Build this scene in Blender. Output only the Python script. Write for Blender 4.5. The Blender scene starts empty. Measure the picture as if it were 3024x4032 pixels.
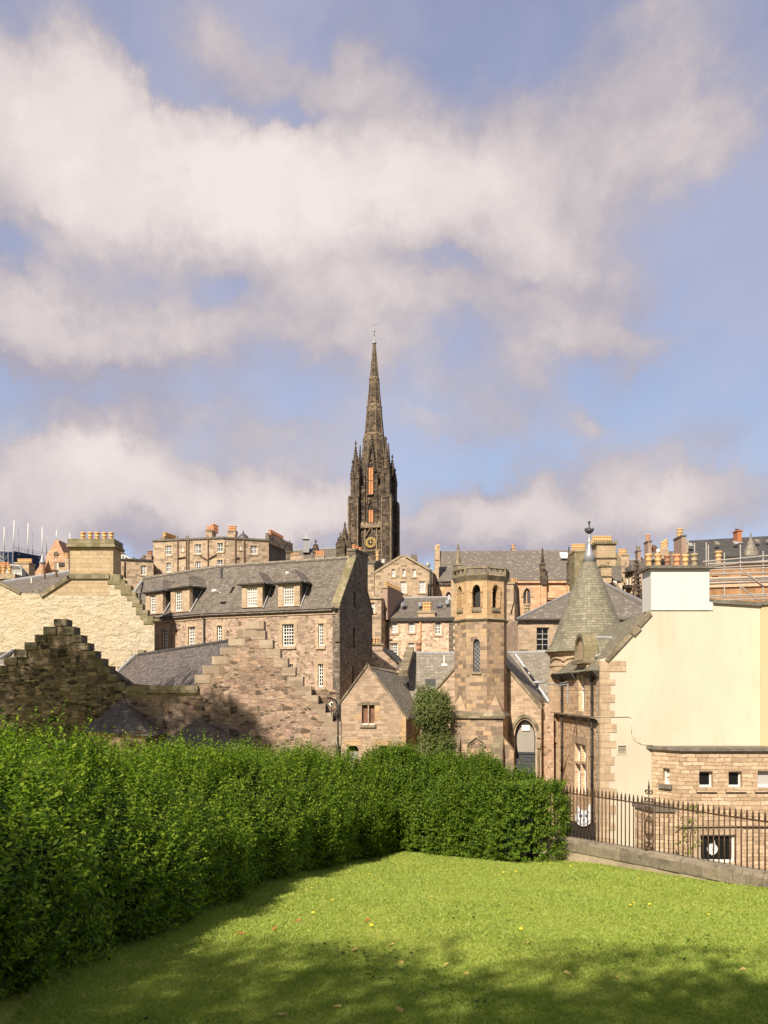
import bpy, math, random
import numpy as np
from mathutils import Vector as V
from mathutils.geometry import tessellate_polygon

random.seed(7)
rng = np.random.default_rng(11)
R = math.radians
scene = bpy.context.scene
COL = scene.collection

# ------------------------------------------------------------------ camera, sun, sky, exposure
FX, CX, HY = 3000.0, 1512.0, 2720.0          # focal length in photo pixels, centre column, eye-level row
cam_d = bpy.data.cameras.new('camera')
cam = bpy.data.objects.new('camera', cam_d)
COL.objects.link(cam)
cam.location = (0, 0, 0)
cam.rotation_euler = (R(90), 0, 0)
cam_d.sensor_width = 36.0
cam_d.lens = 36.0 * FX / 4032.0
cam_d.shift_y = (HY - 2016.0) / 4032.0
cam_d.clip_start = 0.1
cam_d.clip_end = 3000
scene.camera = cam

SUN_AZ, SUN_EL = 25.0, 40.0                    # sun behind the camera, to the left
sv = V((-math.sin(R(SUN_AZ)) * math.cos(R(SUN_EL)), -math.cos(R(SUN_AZ)) * math.cos(R(SUN_EL)), math.sin(R(SUN_EL))))
sl = bpy.data.lights.new('sun', 'SUN')
sl.energy = 4.9
sl.angle = R(0.55)
sl.color = (1.0, 0.90, 0.76)
sun = bpy.data.objects.new('sun', sl)
COL.objects.link(sun)
sun.rotation_euler = (-sv).to_track_quat('-Z', 'Y').to_euler()
sun.location = (-20, -40, 40)

scene.view_settings.view_transform = 'Standard'
scene.view_settings.look = 'None'
scene.view_settings.exposure = 0.58
scene.view_settings.gamma = 1.0


def adir(px, py):
    """photo direction -> (azimuth, elevation)"""
    dx, dz = (px - CX) / FX, (HY - py) / FX
    return math.atan(dx), math.atan2(dz, math.hypot(1, dx))


class NT:
    """small node-tree helper"""
    def __init__(s, tree):
        s.t = tree; s.n = tree.nodes; s.l = tree.links

    def new(s, typ, **kw):
        nd = s.n.new(typ)
        for k, v in kw.items():
            if k.startswith('i_'):
                nd.inputs[k[2:].replace('_', ' ')].default_value = v
            else:
                setattr(nd, k, v)
        return nd

    def link(s, a, b):
        s.l.new(a, b)

    def math(s, op, a, b=None, c=None, clamp=False):
        nd = s.n.new('ShaderNodeMath'); nd.operation = op; nd.use_clamp = clamp
        for i, x in enumerate((a, b, c)):
            if x is None: continue
            if isinstance(x, (int, float)): nd.inputs[i].default_value = x
            else: s.l.new(x, nd.inputs[i])
        return nd.outputs[0]

    def vmath(s, op, a, b=None):
        nd = s.n.new('ShaderNodeVectorMath'); nd.operation = op
        for i, x in enumerate((a, b)):
            if x is None: continue
            if isinstance(x, (tuple, list)): nd.inputs[i].default_value = x
            elif isinstance(x, (int, float)): nd.inputs['Scale'].default_value = x
            else: s.l.new(x, nd.inputs[i])
        return nd.outputs[0]

    def noise(s, vec, scale, detail=4, rough=0.55, dist=0.0, color=False):
        nd = s.n.new('ShaderNodeTexNoise')
        nd.inputs['Scale'].default_value = scale; nd.inputs['Detail'].default_value = detail
        nd.inputs['Roughness'].default_value = rough; nd.inputs['Distortion'].default_value = dist
        if vec is not None: s.l.new(vec, nd.inputs['Vector'])
        return nd.outputs['Color' if color else 'Fac']

    def ramp(s, fac, stops, interp='LINEAR'):
        nd = s.n.new('ShaderNodeValToRGB'); cr = nd.color_ramp; cr.interpolation = interp
        while len(cr.elements) < len(stops): cr.elements.new(0.5)
        for e, (p, c) in zip(cr.elements, stops):
            e.position = p
            e.color = (c[0], c[1], c[2], 1) if isinstance(c, (tuple, list)) else (c, c, c, 1)
        if fac is not None: s.l.new(fac, nd.inputs[0])
        return nd.outputs[0]

    def maprange(s, x, a, b, c=0.0, d=1.0, smooth=True):
        nd = s.n.new('ShaderNodeMapRange')
        nd.interpolation_type = 'SMOOTHSTEP' if smooth else 'LINEAR'
        s.l.new(x, nd.inputs[0])
        for i, v in zip((1, 2, 3, 4), (a, b, c, d)): nd.inputs[i].default_value = v
        return nd.outputs[0]

    def mix(s, fac, a, b, mode='MIX'):
        nd = s.n.new('ShaderNodeMix'); nd.data_type = 'RGBA'; nd.blend_type = mode
        for sock, x in ((nd.inputs[0], fac), (nd.inputs[6], a), (nd.inputs[7], b)):
            if isinstance(x, (int, float)): sock.default_value = x
            elif isinstance(x, (tuple, list)): sock.default_value = (x[0], x[1], x[2], 1)
            else: s.l.new(x, sock)
        return nd.outputs[2]


def build_world():
    w = bpy.data.worlds.new('World'); scene.world = w; w.use_nodes = True
    t = NT(w.node_tree); t.n.clear()
    sky = t.new('ShaderNodeTexSky', sky_type='NISHITA', sun_disc=False)
    sky.sun_elevation = R(SUN_EL)
    sky.sun_rotation = R(180 + SUN_AZ)
    sky.air_density = 1.0; sky.dust_density = 0.6; sky.ozone_density = 2.0
    tc = t.new('ShaderNodeTexCoord')
    d = tc.outputs['Generated']
    sep = t.new('ShaderNodeSeparateXYZ'); t.link(d, sep.inputs[0])
    x, y, z = sep.outputs
    # turbulent warp of the direction, so that cloud masses get ragged edges
    w1 = t.vmath('SUBTRACT', t.noise(d, 2.6, 7, 0.6, color=True), (0.5, 0.5, 0.5))
    w2 = t.vmath('SUBTRACT', t.noise(d, 9.0, 6, 0.65, color=True), (0.5, 0.5, 0.5))
    dw = t.vmath('ADD', d, t.vmath('ADD', t.vmath('SCALE', w1, 0.20), t.vmath('SCALE', w2, 0.07)))
    sw = t.new('ShaderNodeSeparateXYZ'); t.link(dw, sw.inputs[0])
    az = t.math('ARCTAN2', sw.outputs[0], sw.outputs[1])
    el = t.math('ARCSINE', sw.outputs[2], clamp=False)
    # cloud banks of this sky: (col,row) in the photo, half sizes in degrees, weight
    blobs = [
        (620, 430, 400, 120, 1.2), (1000, 420, 300, 115, .95), (1250, 540, 180, 85, .95), (300, 300, 230, 95, .95), (70, 330, 170, 140, .9), (350, 470, 280, 90, .6),
        (90, 110, 125, 75, .95), (800, 150, 150, 72, .85), (560, 120, 160, 60, .5), (450, 50, 110, 50, .45),
        (1380, 150, 150, 120, .72), (1510, 310, 120, 80, .72), (1140, 200, 110, 50, .5), (1250, 330, 150, 55, .45), (1600, 230, 60, 60, .4),
        (150, 700, 210, 80, .95), (450, 720, 190, 55, .75), (700, 640, 190, 70, .85), (50, 620, 100, 55, .7),
        (1000, 680, 210, 70, .7), (750, 770, 190, 50, .55), (1200, 790, 160, 50, .65), (1410, 760, 90, 45, .6), (1490, 715, 60, 20, .45),
        (420, 870, 150, 50, .62), (1050, 890, 260, 70, .52), (1320, 690, 220, 75, .55), (640, 930, 150, 50, .5), (120, 860, 160, 40, .3), (1500, 950, 160, 60, .35), (900, 900, 60, 22, .3),
        (150, 1020, 220, 95, 1.2), (430, 1060, 220, 85, 1.15), (660, 1070, 120, 70, .9), (270, 945, 80, 45, .7), (20, 1120, 160, 80, .8),
        (1000, 1100, 190, 65, 1.1), (1250, 1090, 230, 58, 1.1), (1500, 1105, 140, 45, 1.0), (1280, 930, 55, 30, .6), (1400, 1000, 160, 34, .42), (800, 1180, 900, 40, .5),
        (265, 80, 45, 55, -.75), (345, 160, 60, 34, -.7), (470, 215, 70, 20, -.5), (640, 245, 80, 22, -.75), (690, 60, 55, 40, -.6), (980, 60, 110, 60, -.55), (1150, 90, 90, 50, -.4),
        (420, 378, 22, 12, -.6), (480, 630, 50, 36, -.45), (960, 605, 90, 26, -.5), (90, 545, 70, 45, -.45), (1570, 560, 110, 190, -.7), (160, 490, 40, 18, -.4), (1130, 620, 40, 20, -.4), (20, 210, 30, 60, -.5),
    ]
    dens = None
    for (px, py, a, b, wgt) in blobs:
        u0, v0 = adir(px * 1.823, py * 1.823); a, b = a * .0340, b * .0325
        du = t.math('MULTIPLY', t.math('SUBTRACT', az, u0), 1 / R(a))
        dv = t.math('MULTIPLY', t.math('SUBTRACT', el, v0), 1 / R(b))
        q = t.math('ADD', t.math('MULTIPLY', du, du), t.math('MULTIPLY', dv, dv))
        e = t.math('MULTIPLY', t.math('POWER', 2.718, t.math('MULTIPLY', q, -0.9)), wgt)
        dens = e if dens is None else t.math('ADD', dens, e)
    # behind and beside the camera: a broken cloud field
    field = t.noise(dw, 2.3, 8, 0.6)
    behind = t.maprange(y, 0.55, 0.15)
    other = t.maprange(field, 0.40, 0.62)
    fine = t.noise(d, 7.0, 9, 0.62)
    vfine = t.noise(d, 26.0, 6, 0.6)
    rag = t.math('ADD', t.math('MULTIPLY', t.math('SUBTRACT', fine, 0.5), 1.35), t.math('MULTIPLY', t.math('SUBTRACT', vfine, 0.5), 0.55))
    dd = t.math('ADD', dens, rag)
    mask_front = t.maprange(dd, 0.0, 0.92)
    mask = t.math('MAXIMUM', mask_front, t.math('MULTIPLY', behind, other), clamp=True)
    # cloud tone: bright crests, lilac grey bellies
    tone = t.math('ADD', t.math('MULTIPLY', t.math('SUBTRACT', t.noise(dw, 3.8, 8, 0.62), 0.5), 1.5), t.maprange(dd, 0.35, 1.7, .22, .78))
    for (px, py, a, b, wgt) in [(1400, 250, 260, 150, -.30), (750, 590, 420, 50, -.30), (1150, 650, 260, 45, -.28), (350, 790, 520, 48, -.30), (250, 1165, 520, 60, -.34), (1200, 1150, 520, 48, -.30), (560, 150, 240, 90, -.25), (850, 720, 260, 50, -.2),
                                (570, 340, 190, 70, .22), (230, 300, 190, 80, .12), (1000, 440, 220, 70, .1), (200, 960, 160, 40, .2), (1380, 570, 120, 50, .12)]:
        u0, v0 = adir(px * 1.823, py * 1.823); a, b = a * .0340, b * .0325
        du = t.math('MULTIPLY', t.math('SUBTRACT', az, u0), 1 / R(a)); dv = t.math('MULTIPLY', t.math('SUBTRACT', el, v0), 1 / R(b))
        q = t.math('ADD', t.math('MULTIPLY', du, du), t.math('MULTIPLY', dv, dv))
        tone = t.math('ADD', tone, t.math('MULTIPLY', t.math('POWER', 2.718, t.math('MULTIPLY', q, -0.9)), wgt * (.6 if wgt < 0 else .8)))
    ccol = t.ramp(tone, [(0.08, (0.225, 0.215, 0.262)), (0.36, (0.297, 0.274, 0.292)), (0.62, (0.372, 0.337, 0.338)), (1.0, (0.468, 0.430, 0.416))])
    skyc = t.mix(1.0, sky.outputs[0], (0.070, 0.068, 0.070), 'MULTIPLY')
    skyc = t.mix(.72, skyc, t.ramp(z, [(0.0, (.27, .405, .575)), (.22, (.225, .335, .495)), (.42, (.185, .24, .38)), (.68, (.16, .185, .295))]))
    veil = t.maprange(t.noise(dw, 4.0, 5), 0.3, 0.8, 0.10, 0.55)
    skyc = t.mix(veil, skyc, (0.31, 0.30, 0.365))
    out = t.mix(mask, skyc, ccol)
    # unseen sky overhead and behind the viewer dimmed to cut the fill light
    over = t.math('MAXIMUM', t.maprange(z, .70, .92), t.maprange(y, .25, -.15))
    out = t.mix(1.0, out, t.mix(over, (1.28, 1.25, 1.24), (.78, .78, .78)), 'MULTIPLY')
    bg = t.new('ShaderNodeBackground'); t.link(out, bg.inputs[0]); bg.inputs[1].default_value = 1.0
    o = t.new('ShaderNodeOutputWorld'); t.link(bg.outputs[0], o.inputs[0])


build_world()

# ------------------------------------------------------------------ materials
M = {}


def new_mat(name):
    m = bpy.data.materials.new(name); m.use_nodes = True
    t = NT(m.node_tree); t.n.clear()
    p = t.new('ShaderNodeBsdfPrincipled'); o = t.new('ShaderNodeOutputMaterial')
    t.link(p.outputs[0], o.inputs[0])
    p.inputs['Roughness'].default_value = 0.85
    p.inputs['Specular IOR Level'].default_value = 0.25
    M[name] = m
    return m, t, p


def plain(name, c, rough=0.6, metal=0.0, var=0.25, scale=6.0, spec=0.3):
    m, t, p = new_mat(name)
    tc = t.new('ShaderNodeTexCoord')
    n = t.noise(tc.outputs['Object'], scale, 5, 0.6)
    lo = tuple(v * (1 - var) for v in c); hi = tuple(min(1, v * (1 + var)) for v in c)
    t.link(t.ramp(n, [(0.3, lo), (0.7, hi)]), p.inputs['Base Color'])
    p.inputs['Roughness'].default_value = rough; p.inputs['Metallic'].default_value = metal
    p.inputs['Specular IOR Level'].default_value = spec
    return m


def bump(t, p, height, strength=0.5, dist=0.03):
    b = t.new('ShaderNodeBump'); b.inputs['Strength'].default_value = strength; b.inputs['Distance'].default_value = dist
    t.link(height, b.inputs['Height']); t.link(b.outputs[0], p.inputs['Normal'])


def stone(name, cols, mortar, w=0.5, h=0.26, rubble=False, warp=0.05, bstr=0.6, stain=None, stain_amt=0.5, msize=0.012, edge=0.06, stain_scale=0.55, bdist=0.03):
    """coursed or rubble masonry in metres over the wall (UV = metres)"""
    m, t, p = new_mat(name)
    uv = t.new('ShaderNodeUVMap').outputs[0]
    wv = t.vmath('SUBTRACT', t.noise(uv, 1.7, 3, color=True), (0.5, 0.5, 0.5))
    wv2 = t.vmath('SUBTRACT', t.noise(uv, 7.0, 2, color=True), (0.5, 0.5, 0.5))
    vec = t.vmath('ADD', uv, t.vmath('ADD', t.vmath('SCALE', wv, warp * 2), t.vmath('SCALE', wv2, warp)))
    if rubble:
        # two sizes of stone laid in rough courses, mingled in patches
        parts = []
        for kx, off in ((1.0, 0.0), (1.75, 37.0)):
            sc = t.vmath('ADD', t.vmath('MULTIPLY', vec, (kx / w, kx / h, 1)), (off, off * .37, 0))
            vo = t.new('ShaderNodeTexVoronoi', voronoi_dimensions='2D', feature='F1'); t.link(sc, vo.inputs['Vector']); vo.inputs['Scale'].default_value = 1; vo.inputs['Randomness'].default_value = 0.72
            ve = t.new('ShaderNodeTexVoronoi', voronoi_dimensions='2D', feature='DISTANCE_TO_EDGE'); t.link(sc, ve.inputs['Vector']); ve.inputs['Scale'].default_value = 1; ve.inputs['Randomness'].default_value = 0.72
            sx = t.new('ShaderNodeSeparateColor'); t.link(vo.outputs['Color'], sx.inputs[0])
            parts.append((sx.outputs[0], t.maprange(ve.outputs['Distance'], edge * 0.15 * kx, edge * kx)))
        sel = t.maprange(t.noise(uv, .9, 3), .50, .53)
        rnd = t.math('ADD', t.math('MULTIPLY', parts[0][0], t.math('SUBTRACT', 1.0, sel)), t.math('MULTIPLY', parts[1][0], sel))
        solid = t.math('ADD', t.math('MULTIPLY', parts[0][1], t.math('SUBTRACT', 1.0, sel)), t.math('MULTIPLY', parts[1][1], sel))
        solid = t.maprange(t.math('ADD', solid, t.math('MULTIPLY', t.math('SUBTRACT', t.noise(uv, 18, 4, .7), .5), 1.1)), .25, .75)
    else:
        # uneven courses: row heights and block lengths wander
        sv_ = t.new('ShaderNodeSeparateXYZ'); t.link(vec, sv_.inputs[0])
        cv = t.new('ShaderNodeCombineXYZ'); t.link(sv_.outputs[1], cv.inputs[1])
        v2 = t.math('ADD', sv_.outputs[1], t.math('MULTIPLY', t.math('SUBTRACT', t.noise(cv.outputs[0], .45 / h, 2), .5), 1.3 * h))
        row = t.math('FLOOR', t.math('DIVIDE', v2, h))
        cu_ = t.new('ShaderNodeCombineXYZ'); t.link(t.math('MULTIPLY', sv_.outputs[0], .55 / w), cu_.inputs[0]); t.link(t.math('MULTIPLY', row, 5.37), cu_.inputs[1])
        u2 = t.math('ADD', sv_.outputs[0], t.math('MULTIPLY', t.math('SUBTRACT', t.noise(cu_.outputs[0], 1.0, 1), .5), 1.1 * w))
        cb = t.new('ShaderNodeCombineXYZ'); t.link(u2, cb.inputs[0]); t.link(v2, cb.inputs[1])
        br = t.new('ShaderNodeTexBrick', offset=0.42, squash=0.72, squash_frequency=3, offset_frequency=2)
        t.link(cb.outputs[0], br.inputs['Vector'])
        for k, v in (('Color1', (0, 0, 0, 1)), ('Color2', (1, 1, 1, 1)), ('Mortar', (.5, .5, .5, 1))): br.inputs[k].default_value = v
        br.inputs['Scale'].default_value = 1; br.inputs['Mortar Size'].default_value = msize; br.inputs['Mortar Smooth'].default_value = 0.5
        br.inputs['Brick Width'].default_value = w; br.inputs['Row Height'].default_value = h
        rnd = br.outputs['Color']
        solid = t.math('SUBTRACT', 1.0, t.math('MULTIPLY', br.outputs['Fac'], t.maprange(t.noise(uv, 3.0, 4), .3, .62, .45, 1.0)))
    av = [sum(cc[i] for cc in cols) / len(cols) for i in range(3)]
    cols = [tuple(min(.8, max(.01, av[i] + (cc[i] - av[i]) * (1.4 if rubble else 1.12)) * 1.12) for i in range(3)) for cc in cols]; k = len(cols)
    c = t.ramp(rnd, [((i + 0.5) / k, cc) for i, cc in enumerate(cols)])
    grain = t.noise(uv, 22, 6, 0.65)
    mid = t.noise(uv, 4.5, 5, 0.6)
    c = t.mix(0.75, c, t.ramp(grain, [(0.25, .62), (0.75, 1.32)]), 'MULTIPLY')
    c = t.mix(0.55, c, t.ramp(mid, [(0.25, .62), (0.8, 1.3)]), 'MULTIPLY')
    c = t.mix(solid, mortar, c)
    if stain is not None:
        sn = t.noise(uv, stain_scale, 7, 0.65)
        c = t.mix(t.maprange(sn, 0.47, 0.70, 0, stain_amt), c, stain)
    t.link(c, p.inputs['Base Color'])
    p.inputs['Roughness'].default_value = 0.92
    hgt = t.math('ADD', t.math('MULTIPLY', solid, 0.6), t.math('ADD', t.math('MULTIPLY', mid, 0.6), t.math('MULTIPLY', grain, 0.35)))
    if rubble: hgt = t.math('ADD', hgt, t.math('MULTIPLY', rnd, 0.5))
    bump(t, p, hgt, bstr, bdist)
    return m


def slate(name, cols, w=0.26, h=0.17, lichen=(0.3, 0.28, 0.2), amt=0.35, bstr=0.5):
    m, t, p = new_mat(name)
    uv = t.new('ShaderNodeUVMap').outputs[0]
    wv = t.vmath('SUBTRACT', t.noise(uv, 2.0, 3, color=True), (0.5, 0.5, 0.5))
    vec = t.vmath('ADD', uv, t.vmath('SCALE', wv, 0.05))
    br = t.new('ShaderNodeTexBrick', offset=0.5, squash=0.8, squash_frequency=2)
    t.link(vec, br.inputs['Vector'])
    for k, v in (('Color1', (0, 0, 0, 1)), ('Color2', (1, 1, 1, 1)), ('Mortar', (.1, .1, .1, 1))): br.inputs[k].default_value = v
    br.inputs['Scale'].default_value = 1; br.inputs['Mortar Size'].default_value = 0.010; br.inputs['Mortar Smooth'].default_value = 0.2
    br.inputs['Brick Width'].default_value = w; br.inputs['Row Height'].default_value = h
    k = len(cols)
    c = t.ramp(br.outputs['Color'], [((i + .5) / k, cc) for i, cc in enumerate(cols)])
    g = t.noise(uv, 9, 6, 0.65)
    c = t.mix(0.6, c, t.ramp(g, [(0.3, .65), (0.75, 1.3)]), 'MULTIPLY')
    c = t.mix(t.math('MULTIPLY', br.outputs['Fac'], 0.75), c, tuple(v * .35 for v in cols[0]))
    odd = t.maprange(br.outputs['Color'], .90, .94, 0, .55)
    c = t.mix(odd, c, tuple(min(.5, v * 1.9) for v in cols[-1]))
    sn = t.noise(uv, 1.3, 7, 0.7)
    c = t.mix(t.maprange(sn, 0.52, 0.72, 0, amt), c, lichen)
    t.link(c, p.inputs['Base Color'])
    p.inputs['Roughness'].default_value = 0.72; p.inputs['Specular IOR Level'].default_value = 0.3
    # each course tilts a little: saw-tooth height up the slope
    sp = t.new('ShaderNodeSeparateXYZ'); t.link(vec, sp.inputs[0])
    saw = t.math('FRACT', t.math('DIVIDE', sp.outputs[1], h))
    hgt = t.math('ADD', t.math('MULTIPLY', saw, -0.7), t.math('ADD', t.math('MULTIPLY', br.outputs['Color'], .35), t.math('MULTIPLY', g, .3)))
    bump(t, p, hgt, bstr, 0.03)
    return m


def plaster(name, c, dirt, scale=0.5, amt=0.35, bstr=0.25):
    m, t, p = new_mat(name)
    uv = t.new('ShaderNodeUVMap').outputs[0]
    st = t.vmath('MULTIPLY', uv, (1.0, 0.45, 1))
    n1 = t.noise(st, scale, 7, 0.6)
    n2 = t.noise(uv, 14, 6, 0.6)
    n3 = t.noise(st, scale * 4, 5, 0.6)
    col = t.mix(t.maprange(n1, 0.42, 0.72, 0, amt), c, dirt)
    col = t.mix(t.maprange(n3, 0.5, 0.8, 0, amt * .5), col, dirt)
    n4 = t.noise(t.vmath('MULTIPLY', uv, (2.6, .12, 1)), 1.0, 6, .6)
    col = t.mix(t.maprange(n4, .54, .74, 0, amt * .55), col, dirt)
    col = t.mix(0.35, col, t.ramp(n2, [(0.3, .88), (0.7, 1.08)]), 'MULTIPLY')
    t.link(col, p.inputs['Base Color'])
    p.inputs['Roughness'].default_value = 0.9
    bump(t, p, t.math('ADD', n2, t.math('MULTIPLY', n3, .8)), bstr, 0.015)
    return m


def leafmat(name, cols, trans=0.35, rough=0.45):
    m, t, p = new_mat(name)
    g = t.new('ShaderNodeNewGeometry')
    k = len(cols)
    c = t.ramp(g.outputs['Random Per Island'], [((i + .5) / k, cc) for i, cc in enumerate(cols)])
    t.link(c, p.inputs['Base Color'])
    p.inputs['Roughness'].default_value = rough; p.inputs['Specular IOR Level'].default_value = 0.2
    tr = t.new('ShaderNodeBsdfTranslucent'); t.link(t.mix(1.0, c, (1.3, 1.5, 0.6), 'MULTIPLY'), tr.inputs[0])
    mx = t.new('ShaderNodeMixShader'); mx.inputs[0].default_value = trans
    t.link(p.outputs[0], mx.inputs[1]); t.link(tr.outputs[0], mx.inputs[2])
    o = [n for n in t.n if n.type == 'OUTPUT_MATERIAL'][0]
    t.link(mx.outputs[0], o.inputs[0])
    return m


def glassmat(name, c, rough=0.06, spec=0.6, curtain=None):
    m, t, p = new_mat(name)
    tc = t.new('ShaderNodeTexCoord')
    n = t.noise(tc.outputs['Object'], 0.9, 2)
    if curtain: t.link(t.ramp(n, [(0.42, c), (0.58, curtain)]), p.inputs['Base Color'])
    else: p.inputs['Base Color'].default_value = (*c, 1)
    p.inputs['Roughness'].default_value = rough; p.inputs['Specular IOR Level'].default_value = spec
    return m
# masonry and roof finishes seen in the photograph
stone('rubble_tan', [(0.214, 0.155, 0.105), (0.354, 0.252, 0.177), (0.451, 0.333, 0.243), (0.386, 0.258, 0.182), (0.494, 0.370, 0.265), (0.290, 0.204, 0.144)], (0.472, 0.354, 0.260), .32, .145, rubble=True, warp=.05, edge=.10, stain=(0.162, 0.118, 0.082), stain_amt=.45)
stone('rubble_brown', [(0.150, 0.106, 0.073), (0.275, 0.188, 0.125), (0.425, 0.300, 0.206), (0.312, 0.194, 0.138), (0.500, 0.369, 0.250), (0.375, 0.237, 0.175)], (0.413, 0.300, 0.213), .38, .17, rubble=True, warp=.06, edge=.09, bstr=.9, stain=(0.125, 0.088, 0.062), stain_amt=.6, bdist=.06)
stone('rubble_pink', [(0.155, 0.106, 0.075), (0.277, 0.191, 0.139), (0.367, 0.262, 0.195), (0.326, 0.203, 0.155), (0.408, 0.298, 0.219), (0.244, 0.157, 0.120), (0.383, 0.257, 0.175)], (0.375, 0.278, 0.207), .40, .17, rubble=True, warp=.07, edge=.10, bstr=.9, stain=(0.179, 0.117, 0.084), stain_amt=.55, bdist=.06, stain_scale=.4)
stone('rubble_shade', [(0.130, 0.107, 0.083), (0.195, 0.156, 0.117), (0.260, 0.208, 0.156), (0.169, 0.137, 0.107)], (0.221, 0.182, 0.137), .30, .14, rubble=True, warp=.05, edge=.09, bstr=.9, bdist=.05, stain=(0.091, 0.072, 0.058), stain_amt=.5)  # darker rubble for walls turned from the sun, shade put into the colour
stone('stone_dark_mossy', [(.16, .13, .085), (.24, .195, .13), (.32, .255, .175), (.20, .165, .10)], (.2, .16, .11), .6, .4, warp=.05, stain=(.09, .075, .05), stain_amt=.75)
stone('stone_lichen', [(0.211, 0.180, 0.101), (0.253, 0.215, 0.128), (0.189, 0.162, 0.088), (0.281, 0.236, 0.153)], (0.169, 0.137, 0.080), .5, .3, warp=.04, stain=(0.119, 0.107, 0.048), stain_amt=.8, stain_scale=1.1)
stone('ashlar_yellow', [(0.427, 0.317, 0.191), (0.478, 0.361, 0.223), (0.393, 0.286, 0.166), (0.444, 0.330, 0.213)], (0.307, 0.229, 0.148), .75, .27, warp=.02, stain=(0.281, 0.220, 0.128), stain_amt=.4)
stone('tower_stone', [(0.218, 0.158, 0.108), (0.356, 0.252, 0.165), (0.416, 0.297, 0.195), (0.297, 0.213, 0.144), (0.494, 0.341, 0.195), (0.247, 0.178, 0.123)], (0.327, 0.237, 0.165), .50, .26, warp=.03, stain=(0.188, 0.149, 0.113), stain_amt=.5)
stone('belfry_stone', [(0.444, 0.296, 0.158), (0.529, 0.354, 0.190), (0.487, 0.317, 0.175), (0.571, 0.397, 0.222)], (0.381, 0.264, 0.148), .6, .32, warp=.02, stain=(0.254, 0.180, 0.106), stain_amt=.5)
stone('church_stone', [(0.400, 0.293, 0.200), (0.471, 0.347, 0.237), (0.517, 0.376, 0.255), (0.341, 0.247, 0.169)], (0.388, 0.289, 0.200), .42, .16, warp=.03, stain=(0.258, 0.200, 0.145), stain_amt=.5)
stone('coursed_tan', [(0.459, 0.303, 0.188), (0.621, 0.426, 0.264), (0.702, 0.486, 0.299), (0.553, 0.372, 0.229), (0.743, 0.519, 0.334)], (0.365, 0.243, 0.154), .52, .15, warp=.045, bstr=.9, bdist=.05, stain=(0.365, 0.256, 0.167), stain_amt=.35)
stone('annex_stone', [(0.470, 0.336, 0.213), (0.560, 0.403, 0.258), (0.627, 0.459, 0.302), (0.515, 0.370, 0.235), (0.414, 0.291, 0.185)], (0.280, 0.196, 0.123), .62, .19, warp=.06, bstr=1.0, bdist=.06, stain=(0.370, 0.269, 0.168), stain_amt=.35, msize=.014)
stone('dressed_stone', [(0.455, 0.337, 0.222), (0.508, 0.378, 0.248), (0.414, 0.300, 0.196)], (0.373, 0.269, 0.181), .5, .32, warp=.015, stain=(0.279, 0.207, 0.134), stain_amt=.45)
stone('tenement_stone', [(0.257, 0.191, 0.129), (0.396, 0.296, 0.196), (0.461, 0.344, 0.232), (0.332, 0.246, 0.165), (0.493, 0.371, 0.245)], (0.385, 0.290, 0.202), .75, .33, warp=.05, stain=(0.225, 0.169, 0.122), stain_amt=.5)
stone('tenement_pink', [(0.389, 0.272, 0.187), (0.596, 0.421, 0.294), (0.674, 0.473, 0.334), (0.544, 0.363, 0.260), (0.713, 0.531, 0.374)], (0.648, 0.473, 0.340), .42, .22, rubble=True, warp=.05, edge=.09, stain=(0.415, 0.285, 0.200), stain_amt=.35)
stone('tenement_quoin', [(0.300, 0.213, 0.131), (0.450, 0.325, 0.206), (0.213, 0.150, 0.100), (0.525, 0.388, 0.250)], (0.500, 0.362, 0.237), .5, .32, warp=.02, stain=(0.237, 0.163, 0.112), stain_amt=.5)
stone('red_sandstone', [(0.450, 0.250, 0.150), (0.550, 0.325, 0.194), (0.500, 0.275, 0.169), (0.600, 0.375, 0.225)], (0.450, 0.288, 0.175), .6, .3, warp=.03, stain=(0.325, 0.225, 0.138), stain_amt=.5)
stone('hall_sandstone', [(0.528, 0.312, 0.180), (0.600, 0.384, 0.228), (0.480, 0.282, 0.162), (0.648, 0.432, 0.264)], (0.504, 0.336, 0.204), .7, .33, warp=.03, stain=(0.408, 0.288, 0.186), stain_amt=.4)
stone('spire_stone', [(0.049, 0.038, 0.029), (0.094, 0.072, 0.049), (0.138, 0.101, 0.068), (0.072, 0.055, 0.041), (0.178, 0.127, 0.079)], (0.067, 0.052, 0.037), 1.0, .45, warp=.03, stain=(0.033, 0.026, 0.021), stain_amt=.7, stain_scale=.35, bdist=.08)
stone('spire_trim', [(0.167, 0.125, 0.083), (0.275, 0.200, 0.125), (0.208, 0.159, 0.103)], (0.117, 0.092, 0.067), .9, .5, warp=.02, stain=(0.067, 0.053, 0.041), stain_amt=.8, stain_scale=.5)
stone('wall_coping', [(0.216, 0.180, 0.130), (0.274, 0.223, 0.158), (0.245, 0.202, 0.144)], (0.158, 0.130, 0.094), 1.1, 2.0, warp=.03, bstr=.8, stain=(0.086, 0.072, 0.054), stain_amt=.9, stain_scale=1.6)
stone('wall_base', [(.36, .29, .20), (.42, .34, .24), (.39, .31, .22)], (.30, .24, .17), 1.4, .6, warp=.03, stain=(.24, .19, .13), stain_amt=.6, stain_scale=1.3)
slate('slate_grey', [(0.118, 0.100, 0.080), (0.168, 0.140, 0.113), (0.201, 0.169, 0.136), (0.141, 0.119, 0.097)], .30, .17, lichen=(0.294, 0.247, 0.189), amt=.30)
slate('slate_purple', [(0.089, 0.075, 0.070), (0.134, 0.112, 0.103), (0.170, 0.143, 0.127), (0.112, 0.092, 0.086)], .24, .14, lichen=(0.250, 0.212, 0.170), amt=.45)
slate('slate_dark', [(.055, .052, .048), (.085, .078, .07), (.11, .10, .09), (.068, .063, .057)], .26, .11, lichen=(.15, .135, .115), amt=.35)
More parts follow.
